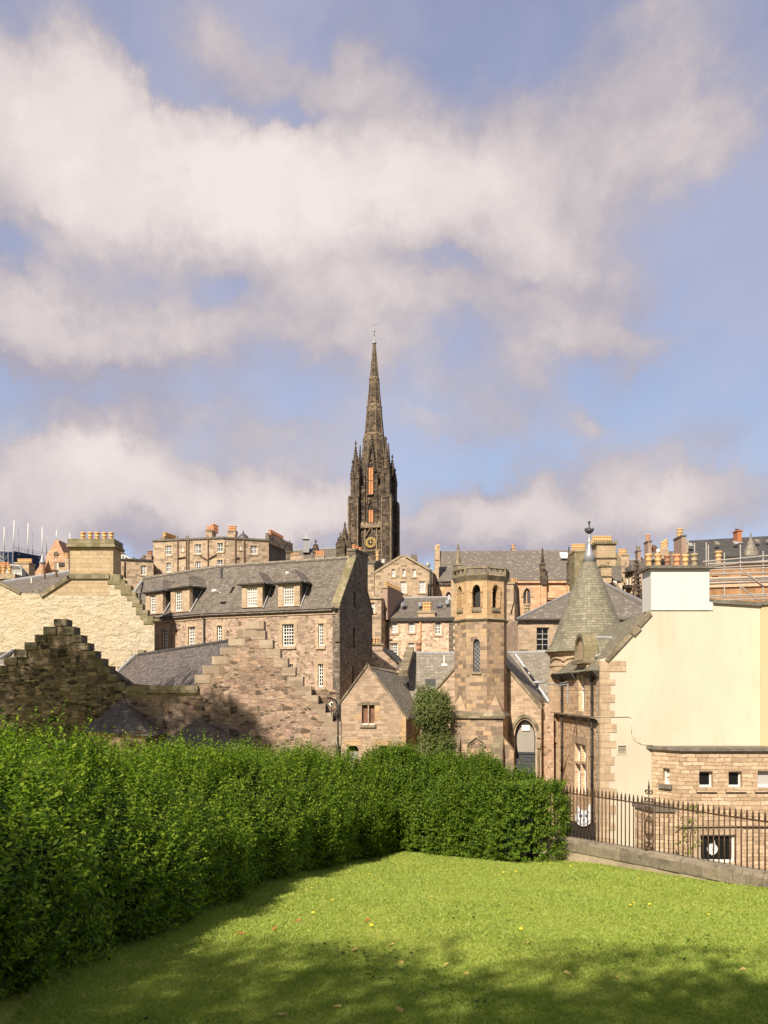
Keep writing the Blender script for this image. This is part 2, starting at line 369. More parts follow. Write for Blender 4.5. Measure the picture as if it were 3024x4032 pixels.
slate('slate_green', [(.185, .165, .115), (.235, .21, .145), (.275, .245, .17), (.20, .182, .128)], .30, .17, lichen=(.31, .275, .20), amt=.4, bstr=.8)
slate('slate_tan', [(0.197, 0.173, 0.131), (0.256, 0.220, 0.173), (0.297, 0.256, 0.202), (0.226, 0.197, 0.152)], .32, .19, lichen=(0.356, 0.297, 0.226), amt=.35)
slate('slate_hall', [(0.152, 0.128, 0.103), (0.176, 0.147, 0.121), (0.194, 0.164, 0.133)], .4, .25, lichen=(0.230, 0.194, 0.157), amt=.3, bstr=.2)
plaster('cream_render', (0.608, 0.556, 0.425), (0.516, 0.442, 0.331), .25, .75, .25)
stone('rubble_dark', [(0.072, 0.055, 0.040), (0.138, 0.102, 0.070), (0.217, 0.161, 0.109), (0.167, 0.116, 0.081), (0.291, 0.217, 0.153), (0.109, 0.081, 0.061)], (0.175, 0.130, 0.095), .40, .17, rubble=True, warp=.06, edge=.09, bstr=.9, stain=(0.072, 0.055, 0.040), stain_amt=.6, bdist=.06)  # sooty rubble, darkened further to put the tree's shade into the colour
stone('soot_shade_cope', [(0.112, 0.094, 0.065), (0.163, 0.135, 0.094), (0.225, 0.181, 0.125), (0.138, 0.112, 0.077)], (0.125, 0.100, 0.075), .6, .4, warp=.05, stain=(0.075, 0.062, 0.045), stain_amt=.7)  # sooty step copes of that gable, likewise with shade put into the colour
plaster('beige_render', (0.612, 0.459, 0.281), (0.527, 0.383, 0.230), .3, .35, .2)
plaster('white_render', (.66, .64, .60), (.66, .58, .47), .35, .25, .2)
plaster('old_harl', (.30, .235, .165), (.42, .345, .255), 1.1, .75, .6)
plaster('pink_render', (.36, .25, .19), (.30, .21, .16), .5, .4, .2)


def harled_rubble(name):
    m, t, p = new_mat(name)
    uv = t.new('ShaderNodeUVMap').outputs[0]
    st = t.vmath('MULTIPLY', uv, (1.0, 1.9, 1))
    st = t.vmath('ADD', st, t.vmath('SCALE', t.vmath('SUBTRACT', t.noise(uv, 1.3, 4, color=True), (.5, .5, .5)), .9))
    n1 = t.noise(st, 1.7, 8, 0.62, 0.5)
    n2 = t.noise(uv, 6.5, 7, 0.68)
    big = t.noise(uv, .35, 4)
    col = t.ramp(n1, [(0.28, (.38, .29, .185)), (0.42, (.54, .45, .315)), (0.6, (.64, .55, .41))])
    col = t.mix(t.maprange(big, .40, .66, 0, .5), col, (.62, .48, .30))
    col = t.mix(.55, col, t.ramp(n2, [(0.28, .70), (0.6, 1.10)]), 'MULTIPLY')
    t.link(col, p.inputs['Base Color']); p.inputs['Roughness'].default_value = .92
    bump(t, p, t.math('ADD', t.math('MULTIPLY', n1, 1.6), t.math('MULTIPLY', n2, .9)), 1.0, .10)


harled_rubble('cream_rubble')
plain('paint_white', (.80, .76, .68), .5, var=.06)
plain('paint_grey', (.42, .40, .36), .5, var=.1)
plain('iron_black', (.030, .026, .022), .5, .3, var=.35, scale=9)
plain('iron_rust', (.085, .05, .028), .75, .2, var=.6, scale=14)
plain('pipe_brown', (.14, .085, .05), .6, 0, var=.2)
plain('lead_grey', (.36, .36, .37), .45, .3, var=.2)
plain('lead_pale', (.38, .37, .36), .45, .2, var=.2)
plain('lead_dark', (.10, .10, .105), .5, .3, var=.2)
plain('gutter_dark', (.055, .048, .04), .6, var=.2)
plain('pot_buff', (.60, .37, .17), .75, var=.22, scale=5)
plain('pot_orange', (.62, .29, .14), .75, var=.2, scale=5)
plain('pot_grey', (.34, .27, .17), .8, var=.3, scale=5)
plain('pot_red', (.33, .17, .10), .8, var=.3, scale=5)
plain('brick_red', (.42, .16, .075), .85, var=.3, scale=10)
plain('lichen_yellow', (.42, .30, .055), .9, var=.45, scale=5)
plain('coping_grey', (.165, .145, .115), .85, var=.35, scale=3)
plain('coping_tan', (.36, .28, .18), .85, var=.3, scale=3)
plain('louvre_orange', (.66, .27, .10), .6, var=.12, scale=1.5)
plain('board_brown', (.20, .105, .065), .7, var=.35, scale=3)
stone('crow_cope', [(.27, .20, .145), (.36, .275, .20), (.42, .33, .245), (.31, .235, .17)], (.33, .25, .18), .7, .4, warp=.06, stain=(.20, .15, .105), stain_amt=.6, stain_scale=1.2)
plain('panel_pale', (0.315, 0.289, 0.240), .6, var=.08, scale=2)
plain('panel_dark', (.025, .022, .02), .6, var=.3)
plain('gold', (.80, .52, .12), .4, .4, var=.1)
plain('clock_black', (.012, .012, .016), .5, var=.1)
plain('stand_navy', (.016, .028, .075), .7, var=.25, scale=.7)
plain('steel_grey', (.30, .29, .28), .5, .3, var=.15)
plain('scaffold_tube', (.48, .43, .38), .45, .3, var=.2)
plain('scaffold_board', (.62, .40, .26), .8, var=.2)
plain('timber_orange', (.36, .195, .09), .8, var=.4, scale=1.2)
plain('sign_white', (.62, .62, .62), .5, var=.05)
plain('sign_blue', (.08, .10, .22), .5, var=.2)
plain('soil', (.075, .055, .03), .95, var=.4, scale=4)
plain('bark', (.085, .062, .042), .9, var=.4, scale=6)
plain('leaf_litter', (.50, .37, .10), .8, var=.35, scale=30)
plain('leaf_red', (.42, .12, .05), .8, var=.3, scale=30)
plain('petal_yellow', (.85, .62, .04), .6, var=.08, scale=30)
glassmat('glass', (.035, .038, .042), .05, .75)
glassmat('glass_sky', (.10, .105, .115), .08, 1.0, (.34, .32, .30))
glassmat('glass_curtain', (.20, .165, .14), .12, .5, (.50, .42, .36))
glassmat('glass_dark', (.012, .012, .011), .10, .3)
glassmat('glass_lead', (.075, .078, .085), .25, .5)
glassmat('glass_pale', (.45, .43, .40), .25, .4)
leafmat('hedge_leaf', [(0.047, 0.095, 0.010), (0.118, 0.198, 0.016), (0.211, 0.310, 0.025), (0.338, 0.414, 0.045), (0.085, 0.153, 0.013)], .48, .5)
leafmat('hedge_leaf_deep', [(0.041, 0.086, 0.012), (0.086, 0.156, 0.015), (0.149, 0.226, 0.020), (0.223, 0.297, 0.031)], .45, .5)
leafmat('ivy_leaf', [(0.095, 0.128, 0.038), (0.155, 0.196, 0.054), (0.230, 0.257, 0.081), (0.121, 0.149, 0.046)], .25, .55)
leafmat('tree_leaf', [(.03, .06, .012), (.05, .09, .018), (.07, .11, .02)], .3)
leafmat('grass_blade', [(0.239, 0.315, 0.062), (0.325, 0.405, 0.076), (0.399, 0.474, 0.095), (0.284, 0.360, 0.069), (0.468, 0.493, 0.154)], .35, .6)
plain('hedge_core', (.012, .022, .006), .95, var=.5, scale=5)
m, t, p = new_mat('lawn_soil')
tc = t.new('ShaderNodeTexCoord')
n = t.noise(tc.outputs['Object'], 1.1, 7, .65); n2 = t.noise(tc.outputs['Object'], 16, 6, .7)
c = t.ramp(n, [(0.30, (.30, .34, .055)), (0.5, (.38, .40, .07)), (0.72, (.46, .45, .09))])
c = t.mix(.7, c, t.ramp(n2, [(.3, .55), (.7, 1.25)]), 'MULTIPLY')
dry = t.maprange(t.noise(tc.outputs['Object'], .55, 6, .7), .64, .72, 0, .55)
c = t.mix(dry, c, (.21, .13, .05))
t.link(c, p.inputs['Base Color']); p.inputs['Roughness'].default_value = .95
bump(t, p, n2, .6, .03)
m, t, p = new_mat('street_stone')
tc = t.new('ShaderNodeTexCoord')
t.link(t.ramp(t.noise(tc.outputs['Object'], 3, 6), [(.3, (.07, .062, .052)), (.7, (.12, .105, .09))]), p.inputs['Base Color'])
# ------------------------------------------------------------------ geometry helpers
UP = V((0, 0, 1))
ORG = {}


def P(px, py, D):
    return V(((px - CX) / FX * D, D, (HY - py) / FX * D))


class Fac:
    """vertical plane through two plan points a -> b (left to right seen from outside)"""
    def __init__(s, a, b, raw=False):
        if not raw:
            a = ((a[0] - CX) / FX * a[1], a[1]); b = ((b[0] - CX) / FX * b[1], b[1])
        s.a = V((a[0], a[1], 0)); s.b = V((b[0], b[1], 0))
        s.len = (s.b - s.a).length
        s.t = (s.b - s.a).normalized(); s.n = V((s.t.y, -s.t.x, 0))

    def uv(s, px, py):
        dx = (px - CX) / FX
        det = -s.t.x + dx * s.t.y
        u = (s.a.x - dx * s.a.y) / det
        D = s.a.y + s.t.y * u
        return u, (HY - py) / FX * D

    def pt(s, u, z, d=0.0):
        return s.a + s.t * u + s.n * d + UP * z

    def p(s, px, py, d=0.0):
        return s.pt(*s.uv(px, py), d)

    def rect(s, x0, y0, x1, y1):
        u0 = s.uv(x0, y0)[0]; u1 = s.uv(x1, y0)[0]; xm = (x0 + x1) / 2
        return (u0, s.uv(xm, y1)[1], u1, s.uv(xm, y0)[1])

    def poly(s, pts):
        return [s.uv(*q) for q in pts]

    def off(s, d):
        g = Fac.__new__(Fac); g.a = s.a + s.n * d; g.b = s.b + s.n * d; g.len = s.len; g.t = s.t; g.n = s.n
        return g


def rp(r):
    return [(r[0], r[1]), (r[2], r[1]), (r[2], r[3]), (r[0], r[3])]


def lancet(u0, u1, z0, zs, za, n=6):
    um = (u0 + u1) / 2; pts = [(u0, z0), (u1, z0), (u1, zs)]
    for i in range(1, n):
        a = i / n; pts.append((u1 + (um - u1) * (1 - math.cos(a * math.pi / 2)) ** 1.0 * 1.0, zs + (za - zs) * math.sin(a * math.pi / 2)))
    pts.append((um, za))
    for i in range(n - 1, 0, -1):
        a = i / n; pts.append((u0 + (um - u0) * (1 - math.cos(a * math.pi / 2)), zs + (za - zs) * math.sin(a * math.pi / 2)))
    pts.append((u0, zs))
    return pts


def circ(u, z, r, n=14):
    return [(u + r * math.cos(2 * math.pi * i / n), z + r * math.sin(2 * math.pi * i / n)) for i in range(n)]


class MB:
    def __init__(s):
        s.v = []; s.f = []; s.m = []

    def face(s, pts, mi=0):
        k = len(s.v); s.v += [tuple(p) for p in pts]; s.f.append(tuple(range(k, k + len(pts)))); s.m.append(mi); return s

    def prism(s, poly, vec, mi=0, smi=None, caps=True):
        k = len(s.v); n = len(poly); smi = mi if smi is None else smi
        s.v += [tuple(p) for p in poly] + [tuple(V(p) + V(vec)) for p in poly]
        if caps:
            s.f += [tuple(range(k, k + n)), tuple(range(k + 2 * n - 1, k + n - 1, -1))]; s.m += [mi, mi]
        for i in range(n):
            j = (i + 1) % n; s.f.append((k + i, k + n + i, k + n + j, k + j)); s.m.append(smi)
        return s

    def box(s, o, a, b, c, mi=0):
        o, a, b, c = V(o), V(a), V(b), V(c)
        return s.prism([o, o + a, o + a + b, o + b], c, mi)

    def fbox(s, F, u0, u1, z0, z1, d0, d1, mi=0):
        """box on a facade, d0..d1 outwards"""
        return s.prism([F.pt(u0, z0, d1), F.pt(u1, z0, d1), F.pt(u1, z1, d1), F.pt(u0, z1, d1)], -F.n * (d1 - d0), mi)

    def ubox(s, c, sx, sy, sz, mi=0, rot=0.0):
        """box standing on point c"""
        ca, sa = math.cos(rot), math.sin(rot); a = V((ca, sa, 0)) * sx; b = V((-sa, ca, 0)) * sy
        return s.box(V(c) - a / 2 - b / 2, a, b, UP * sz, mi)

    def poly3(s, loops, mi=0):
        """planar polygon with holes"""
        flat = [p for lp in loops for p in lp]; k = len(s.v)
        s.v += [tuple(p) for p in flat]
        for tr in tessellate_polygon([[V(p) for p in lp] for lp in loops]):
            s.f.append(tuple(k + i for i in tr)); s.m.append(mi)

    def wall(s, F, outer, holes=(), depth=5.0, rec=0.16, mi=0, bvec=None, d=0.0, smi=None, through=False, backmi=None):
        """solid wall block: pierced front, recessed reveals, sides and back"""
        bvec = -F.n * depth if bvec is None else bvec
        to = lambda q: F.pt(q[0], q[1], d)
        f_out = [to(q) for q in outer]; f_h = [[to(q) for q in h] for h in holes]
        s.poly3([f_out] + f_h, mi)
        b_out = [p + bvec for p in f_out]
        if through: s.poly3([b_out] + [[p + bvec for p in h] for h in f_h], mi)
        else: s.poly3([b_out], mi)
        n = len(outer)
        for i in range(n):
            j = (i + 1) % n; s.face([f_out[i], f_out[j], b_out[j], b_out[i]], mi if smi is None else smi)
        rv = bvec if through else -F.n * rec
        for h in f_h:
            for i in range(len(h)):
                j = (i + 1) % len(h); s.face([h[i], h[j], h[j] + rv, h[i] + rv], mi)
            if backmi is not None: s.face([p + rv for p in h], backmi)
        return s

    def tube(s, p0, p1, r0, r1=None, n=8, mi=0, caps=True):
        p0, p1 = V(p0), V(p1); r1 = r0 if r1 is None else r1
        ax = (p1 - p0).normalized(); a = ax.orthogonal().normalized(); b = ax.cross(a)
        k = len(s.v)
        for p, r in ((p0, r0), (p1, r1)):
            for i in range(n):
                q = 2 * math.pi * i / n; s.v.append(tuple(p + (a * math.cos(q) + b * math.sin(q)) * r))
        for i in range(n):
            j = (i + 1) % n; s.f.append((k + i, k + j, k + n + j, k + n + i)); s.m.append(mi)
        if caps:
            s.f += [tuple(range(k + n - 1, k - 1, -1)), tuple(range(k + n, k + 2 * n))]; s.m += [mi, mi]
        return s

    def path(s, pts, r, n=6, mi=0):
        for a, b in zip(pts[:-1], pts[1:]): s.tube(a, b, r, r, n, mi)
        return s

    def lathe(s, c, prof, n=16, a0=0.0, a1=2 * math.pi, mi=0, rot=0.0, cap=True):
        c = V(c); k = len(s.v); closed = abs(a1 - a0 - 2 * math.pi) < 1e-6; m_ = n if closed else n + 1
        for r, z in prof:
            for i in range(m_):
                q = a0 + (a1 - a0) * i / n + rot; s.v.append((c.x + r * math.sin(q), c.y - r * math.cos(q), c.z + z))
        for j in range(len(prof) - 1):
            for i in range(n):
                i2 = (i + 1) % m_; s.f.append((k + j * m_ + i, k + j * m_ + i2, k + (j + 1) * m_ + i2, k + (j + 1) * m_ + i)); s.m.append(mi)
        if cap and closed:
            s.f += [tuple(range(k + m_ - 1, k - 1, -1)), tuple(range(k + (len(prof) - 1) * m_, k + len(prof) * m_))]; s.m += [mi, mi]
        return s

    def build(s, name, mats, parent=None, smooth=False):
        me = bpy.data.meshes.new(name)
        o0 = ORG.get(parent.name, V((0, 0, 0))) if parent else V((0, 0, 0))
        me.from_pydata([(x - o0.x, y - o0.y, z - o0.z) for x, y, z in s.v], [], s.f)
        for mn in (mats if isinstance(mats, (list, tuple)) else [mats]): me.materials.append(M[mn])
        me.polygons.foreach_set('material_index', s.m)
        if smooth: me.polygons.foreach_set('use_smooth', [True] * len(me.polygons))
        me.update(); autouv(me, o0)
        ob = bpy.data.objects.new(name, me); COL.objects.link(ob)
        if parent: ob.parent = parent
        ORG[ob.name] = o0
        return ob


def autouv(me, o0):
    """metre-true UVs: along the wall and up it"""
    uv = me.uv_layers.new(name='UVMap').data
    co = [v.co for v in me.vertices]
    for pl in me.polygons:
        n = pl.normal
        if abs(n.z) > .995: a, b = V((1, 0, 0)), V((0, 1, 0))
        else: a = V((-n.y, n.x, 0)).normalized(); b = n.cross(a); b = b if b.z > 0 else -b
        for li, vi in zip(pl.loop_indices, pl.vertices):
            p = co[vi] + o0; uv[li].uv = (p.dot(a), p.dot(b))


def thing(name, label, cat, loc, group=None):
    o = bpy.data.objects.new(name, None); COL.objects.link(o); o.location = loc; o.empty_display_size = .3
    o['label'] = label; o['category'] = cat
    if group: o['group'] = group
    ORG[o.name] = V(loc)
    return o


def tag(o, label, cat, group=None):
    o['label'] = label; o['category'] = cat
    if group: o['group'] = group
    return o


def rebase(o):
    """a thing that is one mesh: move its origin to its base"""
    co = np.array([v.co for v in o.data.vertices]); c = V((float(co[:, 0].mean()), float(co[:, 1].mean()), float(co[:, 2].min())))
    o.data.transform(__import__('mathutils').Matrix.Translation(-c)); o.location = c
    ORG[o.name] = V(c)
    return o


def copy_tree(o, parent=None, loc=None):
    c = o.copy(); COL.objects.link(c); c.parent = parent
    if loc is not None: c.location = loc
    for ch in list(o.children): copy_tree(ch, c)
    return c


# ------------------------------------------------------------------ building parts
def window(parent, F, r, cols=2, rows=4, rec=0.15, glass='glass_sky', frame='paint_white', fw=.07, bw=.035, sill=None, surround=None, head=None, open_gap=0.0, sash=True, sm='dressed_stone', shape=None):
    u0, z0, u1, z1 = r
    G = MB(); pts = rp(r) if shape is None else shape
    G.face([F.pt(u, z, -rec + .005) for u, z in pts]); g = G.build('window', glass, parent)
    f = MB(); d0, d1 = -rec + .01, -rec + .06
    if frame:
        f.fbox(F, u0, u0 + fw, z0, z1, d0, d1); f.fbox(F, u1 - fw, u1, z0, z1, d0, d1)
        f.fbox(F, u0 + fw, u1 - fw, z0, z0 + fw * 1.4, d0, d1); f.fbox(F, u0 + fw, u1 - fw, z1 - fw, z1, d0, d1)
        iu0, iu1, iz0, iz1 = u0 + fw, u1 - fw, z0 + fw * 1.4, z1 - fw
        if sash and rows > 1: f.fbox(F, iu0, iu1, (iz0 + iz1) / 2 - .035, (iz0 + iz1) / 2 + .035, d0, d1 + .012)
        for i in range(1, cols):
            uu = iu0 + (iu1 - iu0) * i / cols; f.fbox(F, uu - bw / 2, uu + bw / 2, iz0, iz1, d0, d1 - .012)
        for j in range(1, rows):
            if sash and j * 2 == rows: continue
            zz = iz0 + (iz1 - iz0) * j / rows; f.fbox(F, iu0, iu1, zz - bw / 2, zz + bw / 2, d0, d1 - .016)
        f.build('frame', frame, g)
    if sill:
        MB().fbox(F, u0 - .16, u1 + .16, z0 - .2, z0 - .003, .003, sill).build('sill', sm, g)
    if surround:
        s = MB(); w = surround; hz = head or w
        s.fbox(F, u0 - w, u0 - .002, z0, z1, .003, .022); s.fbox(F, u1 + .002, u1 + w, z0, z1, .003, .022)
        s.fbox(F, u0 - w * 1.25, u1 + w * 1.25, z1 + .002, z1 + hz, .003, .026)
        s.build('surround', sm, g)
    return g


def pot_mesh(base, r, h, mat, parent, n=12, name='chimney_pot'):
    return MB().lathe(base, [(r * .80, -.05), (r * .92, 0), (r * .86, h * .3), (r * .84, h * .48), (r * 1.0, h * .5), (r * 1.0, h * .56), (r * .84, h * .58), (r * .9, h * .8), (r * 1.12, h * .84), (r * 1.12, h * .98), (r * .8, h), (r * .7, h), (r * .6, h * .55)], n).build(name, mat, parent, True)


def chimney(parent, F, u0, u1, z0, z1, depth, pots, pr=.14, ph=.55, mat='ashlar_yellow', capmat='coping_tan', cap=.14, d=0.0, potmat='pot_buff', along='u', base=False, over=.08):
    """stack with a cope and a row of pots (pots: list of fractions along the row, or a count)"""
    c = MB()
    c.prism([F.pt(u0, z0, d), F.pt(u1, z0, d), F.pt(u1, z1, d), F.pt(u0, z1, d)], -F.n * depth)
    st = c.build('chimney', mat, parent)
    k = MB(); k.prism([F.pt(u0 - over, z1 + .002, d + over), F.pt(u1 + over, z1 + .002, d + over), F.pt(u1 + over, z1 + cap, d + over), F.pt(u0 - over, z1 + cap, d + over)], -F.n * (depth + 2 * over))
    k.build('cope', capmat, st)
    fr = [(i + .5) / pots for i in range(pots)] if isinstance(pots, int) else pots
    first = None
    for q in fr:
        b = F.pt(u0 + (u1 - u0) * q, z1 + cap, d - depth / 2) if along == 'u' else F.pt((u0 + u1) / 2, z1 + cap, d - depth * q)
        if first is None:
            first = pot_mesh(b, pr, ph, potmat, st); b0 = b
        else:
            x = first.copy(); COL.objects.link(x); x.parent = st; x.location = b - b0
    return st


def pxchimney(parent, D, x0, x1, ytop, ybot, pots, depth=.9, **kw):
    """stack given by where its front face shows at distance D"""
    F = Fac((x0, D), (x1, D)); u0, z0, u1, z1 = F.rect(x0, ytop, x1, ybot)
    return chimney(parent, F, u0, u1, z0, z1, depth, pots, **kw)


def pipe(parent, pts, r=.05, mat='pipe_brown', name='downpipe'):
    return MB().path(pts, r).build(name, mat, parent, True)


def slab(pts, th, vec=None):
    pts = [V(p) for p in pts]; n = (pts[1] - pts[0]).cross(pts[2] - pts[0]).normalized(); n = n if n.z > 0 else -n
    return MB().prism(pts, -n * th if vec is None else vec)
# ------------------------------------------------------------------ ground
def sstep(a, b, x):
    t = min(1, max(0, (x - a) / (b - a))); return t * t * (3 - 2 * t)


def yard_z(x, y):
    bump_ = .05 * math.sin(x * .9 + 1) * math.sin(y * .7) + .03 * math.sin(x * 2.1 + y * 1.3)
    return -1.6 - .135 * y + bump_ * sstep(3, 7, y)


F0, F1 = V((3.55, 19.69)), V((7.15, 12.0))      # line of the boundary wall
FD = (F1 - F0).normalized(); FN = V((-FD.y, FD.x))  # FN points away from the yard


def ground_z(x, y):
    d = (V((x, y)) - F0).dot(FN)
    out = max(sstep(.15, .6, d), sstep(22.2, 23.5, y) * sstep(-3, 0, x), sstep(36, 40, y))
    zy = yard_z(x, min(y, 36)); far = -10.2 + 20 * sstep(66, 120, y) + 12 * sstep(120, 170, y)
    return zy * (1 - out) + far * out


xs = sorted(set([-160, -120, -90, -70, -55, -45, -38, -32, -27, -23, -20, -17, -15, -13.5] + [round(-12 + .4 * i, 2) for i in range(61)] + [13.5, 15, 17, 20, 25, 32, 40, 55, 75, 100, 130, 160]))
ys = sorted(set([-60, -45, -35, -28, -22, -17, -13, -10, -7, -4, -1.5] + [round(.4 * i, 2) for i in range(66)] + [27.5, 29, 31, 33, 35, 36, 37, 38, 40, 44, 50, 58, 66, 74, 82, 92, 104, 118, 134, 150, 170, 200, 240, 300, 420, 700]))
g = MB(); nx = len(xs)
g.v = [(x, y, ground_z(x, y)) for y in ys for x in xs]
for j in range(len(ys) - 1):
    for i in range(nx - 1):
        cx_, cy_ = (xs[i] + xs[i + 1]) / 2, (ys[j] + ys[j + 1]) / 2
        outside = (V((cx_, cy_)) - F0).dot(FN) > .3 or (cy_ > 22.6 and cx_ > -3) or cy_ > 37
        g.f.append((j * nx + i, j * nx + i + 1, (j + 1) * nx + i + 1, (j + 1) * nx + i)); g.m.append(1 if outside else 0)
go = g.build('ground', ['lawn_soil', 'street_stone'], None, True)
go['kind'] = 'structure'


# grass blades over the lawn
def leaf_mesh(name, quads, mat, parent=None, extra=None):
    """quads: (n,4,3) array of leaf corner points -> one mesh of separate leaves"""
    n = len(quads); o0 = np.array(ORG.get(parent.name, V((0, 0, 0))) if parent else (0, 0, 0))
    co = (quads - o0).astype(np.float32).reshape(-1)
    me = bpy.data.meshes.new(name); me.vertices.add(n * 4); me.vertices.foreach_set('co', co)
    idx = np.arange(n, dtype=np.int32)[:, None] * 4
    tri = np.concatenate([idx + np.array([0, 1, 2]), idx + np.array([0, 2, 3])], 1).reshape(-1).astype(np.int32)
    me.loops.add(n * 6); me.loops.foreach_set('vertex_index', tri)
    me.polygons.add(n * 2); me.polygons.foreach_set('loop_start', np.arange(n * 2, dtype=np.int32) * 3)
    me.materials.append(M[mat]); me.update(calc_edges=True)
    ob = bpy.data.objects.new(name, me); COL.objects.link(ob)
    if parent: ob.parent = parent
    return ob


def in_lawn(x, y):
    d = (x - F0.x) * FN.x + (y - F0.y) * FN.y
    return (d < -.16)


def yz(x, y):
    t = np.clip((y - 3) / 4, 0, 1); t = t * t * (3 - 2 * t)
    return -1.6 - .135 * y + (.05 * np.sin(x * .9 + 1) * np.sin(y * .7) + .03 * np.sin(x * 2.1 + y * 1.3)) * t


NB = 560000
q = rng.random(NB)
by = 4.4 * (20.6 / 4.4) ** q
bx = rng.uniform(-4.2, 7.6, NB) * (0.35 + 0.65 * by / 13)
bx = np.where(np.abs(bx) > 9, 0, bx)
keep = in_lawn(bx, by); bx, by = bx[keep], by[keep]; n = len(bx)
bz = yz(bx, by)
clump = .5 + .5 * np.sin(bx * 3.1 + 1.7 * np.sin(by * 2.3)) * np.sin(by * 2.7 + 1.3 * np.sin(bx * 1.9))
ht = (.013 + .018 * rng.random(n) ** 2 + .02 * clump * rng.random(n)) * (.8 + by / 22)
wd = .0021 * (.5 + by / 9) * rng.uniform(.7, 1.5, n)
az = rng.uniform(0, 2 * np.pi, n); lean = rng.uniform(.2, 1.3, n); la = rng.uniform(0, 2 * np.pi, n)
base = np.stack([bx, by, bz - .004], 1)
side = np.stack([np.cos(az), np.sin(az), np.zeros(n)], 1) * wd[:, None]
tip = base + np.stack([np.cos(la) * lean * ht, np.sin(la) * lean * ht, ht], 1)
midp = base + np.stack([np.cos(la) * lean * ht * .3, np.sin(la) * lean * ht * .3, ht * .6], 1)
gr = leaf_mesh('grass', np.stack([base - side, base + side, midp + side * .8, tip], 1), 'grass_blade')
gr['kind'] = 'stuff'; gr['label'] = 'short yellow green grass of the sloping lawn'
# broad weeds: clover and plantain leaves lying in the turf
nw = 9000
wy = 4.6 * (19 / 4.6) ** rng.random(nw); wx = rng.uniform(-3, 6, nw) * (0.35 + .65 * wy / 13)
patch = np.sin(wx * 2.2 + 2.1 * np.sin(wy * 1.1)) + np.sin(wy * 1.9 + 1.4 * np.sin(wx * 1.7)) > .55
ok = in_lawn(wx, wy) & patch; wx, wy = wx[ok], wy[ok]; nw = len(wx)
a = rng.uniform(0, 2 * np.pi, nw); L = rng.uniform(.02, .05, nw) * (.8 + wy / 25); c0 = np.stack([wx, wy, yz(wx, wy) + rng.uniform(.006, .03, nw)], 1)
dr = np.stack([np.cos(a), np.sin(a), rng.uniform(-.1, .5, nw)], 1) * L[:, None]; sd = np.stack([-np.sin(a), np.cos(a), rng.uniform(-.2, .2, nw)], 1) * (L * .42)[:, None]
wo = leaf_mesh('clover', np.stack([c0 - dr * .5, c0 + sd, c0 + dr * .5, c0 - sd], 1), 'hedge_leaf')
wo['kind'] = 'stuff'; wo['label'] = 'low clover and broad leaved weeds spread through the lawn'
# ------------------------------------------------------------------ hedges
def lump(s, t):
    return .10 * np.sin(s * 2.3 + 1.2 * np.sin(t * 3)) + .07 * np.sin(s * 5.1 + t * 4) + .05 * np.sin(s * 9.7 - t * 6.3)


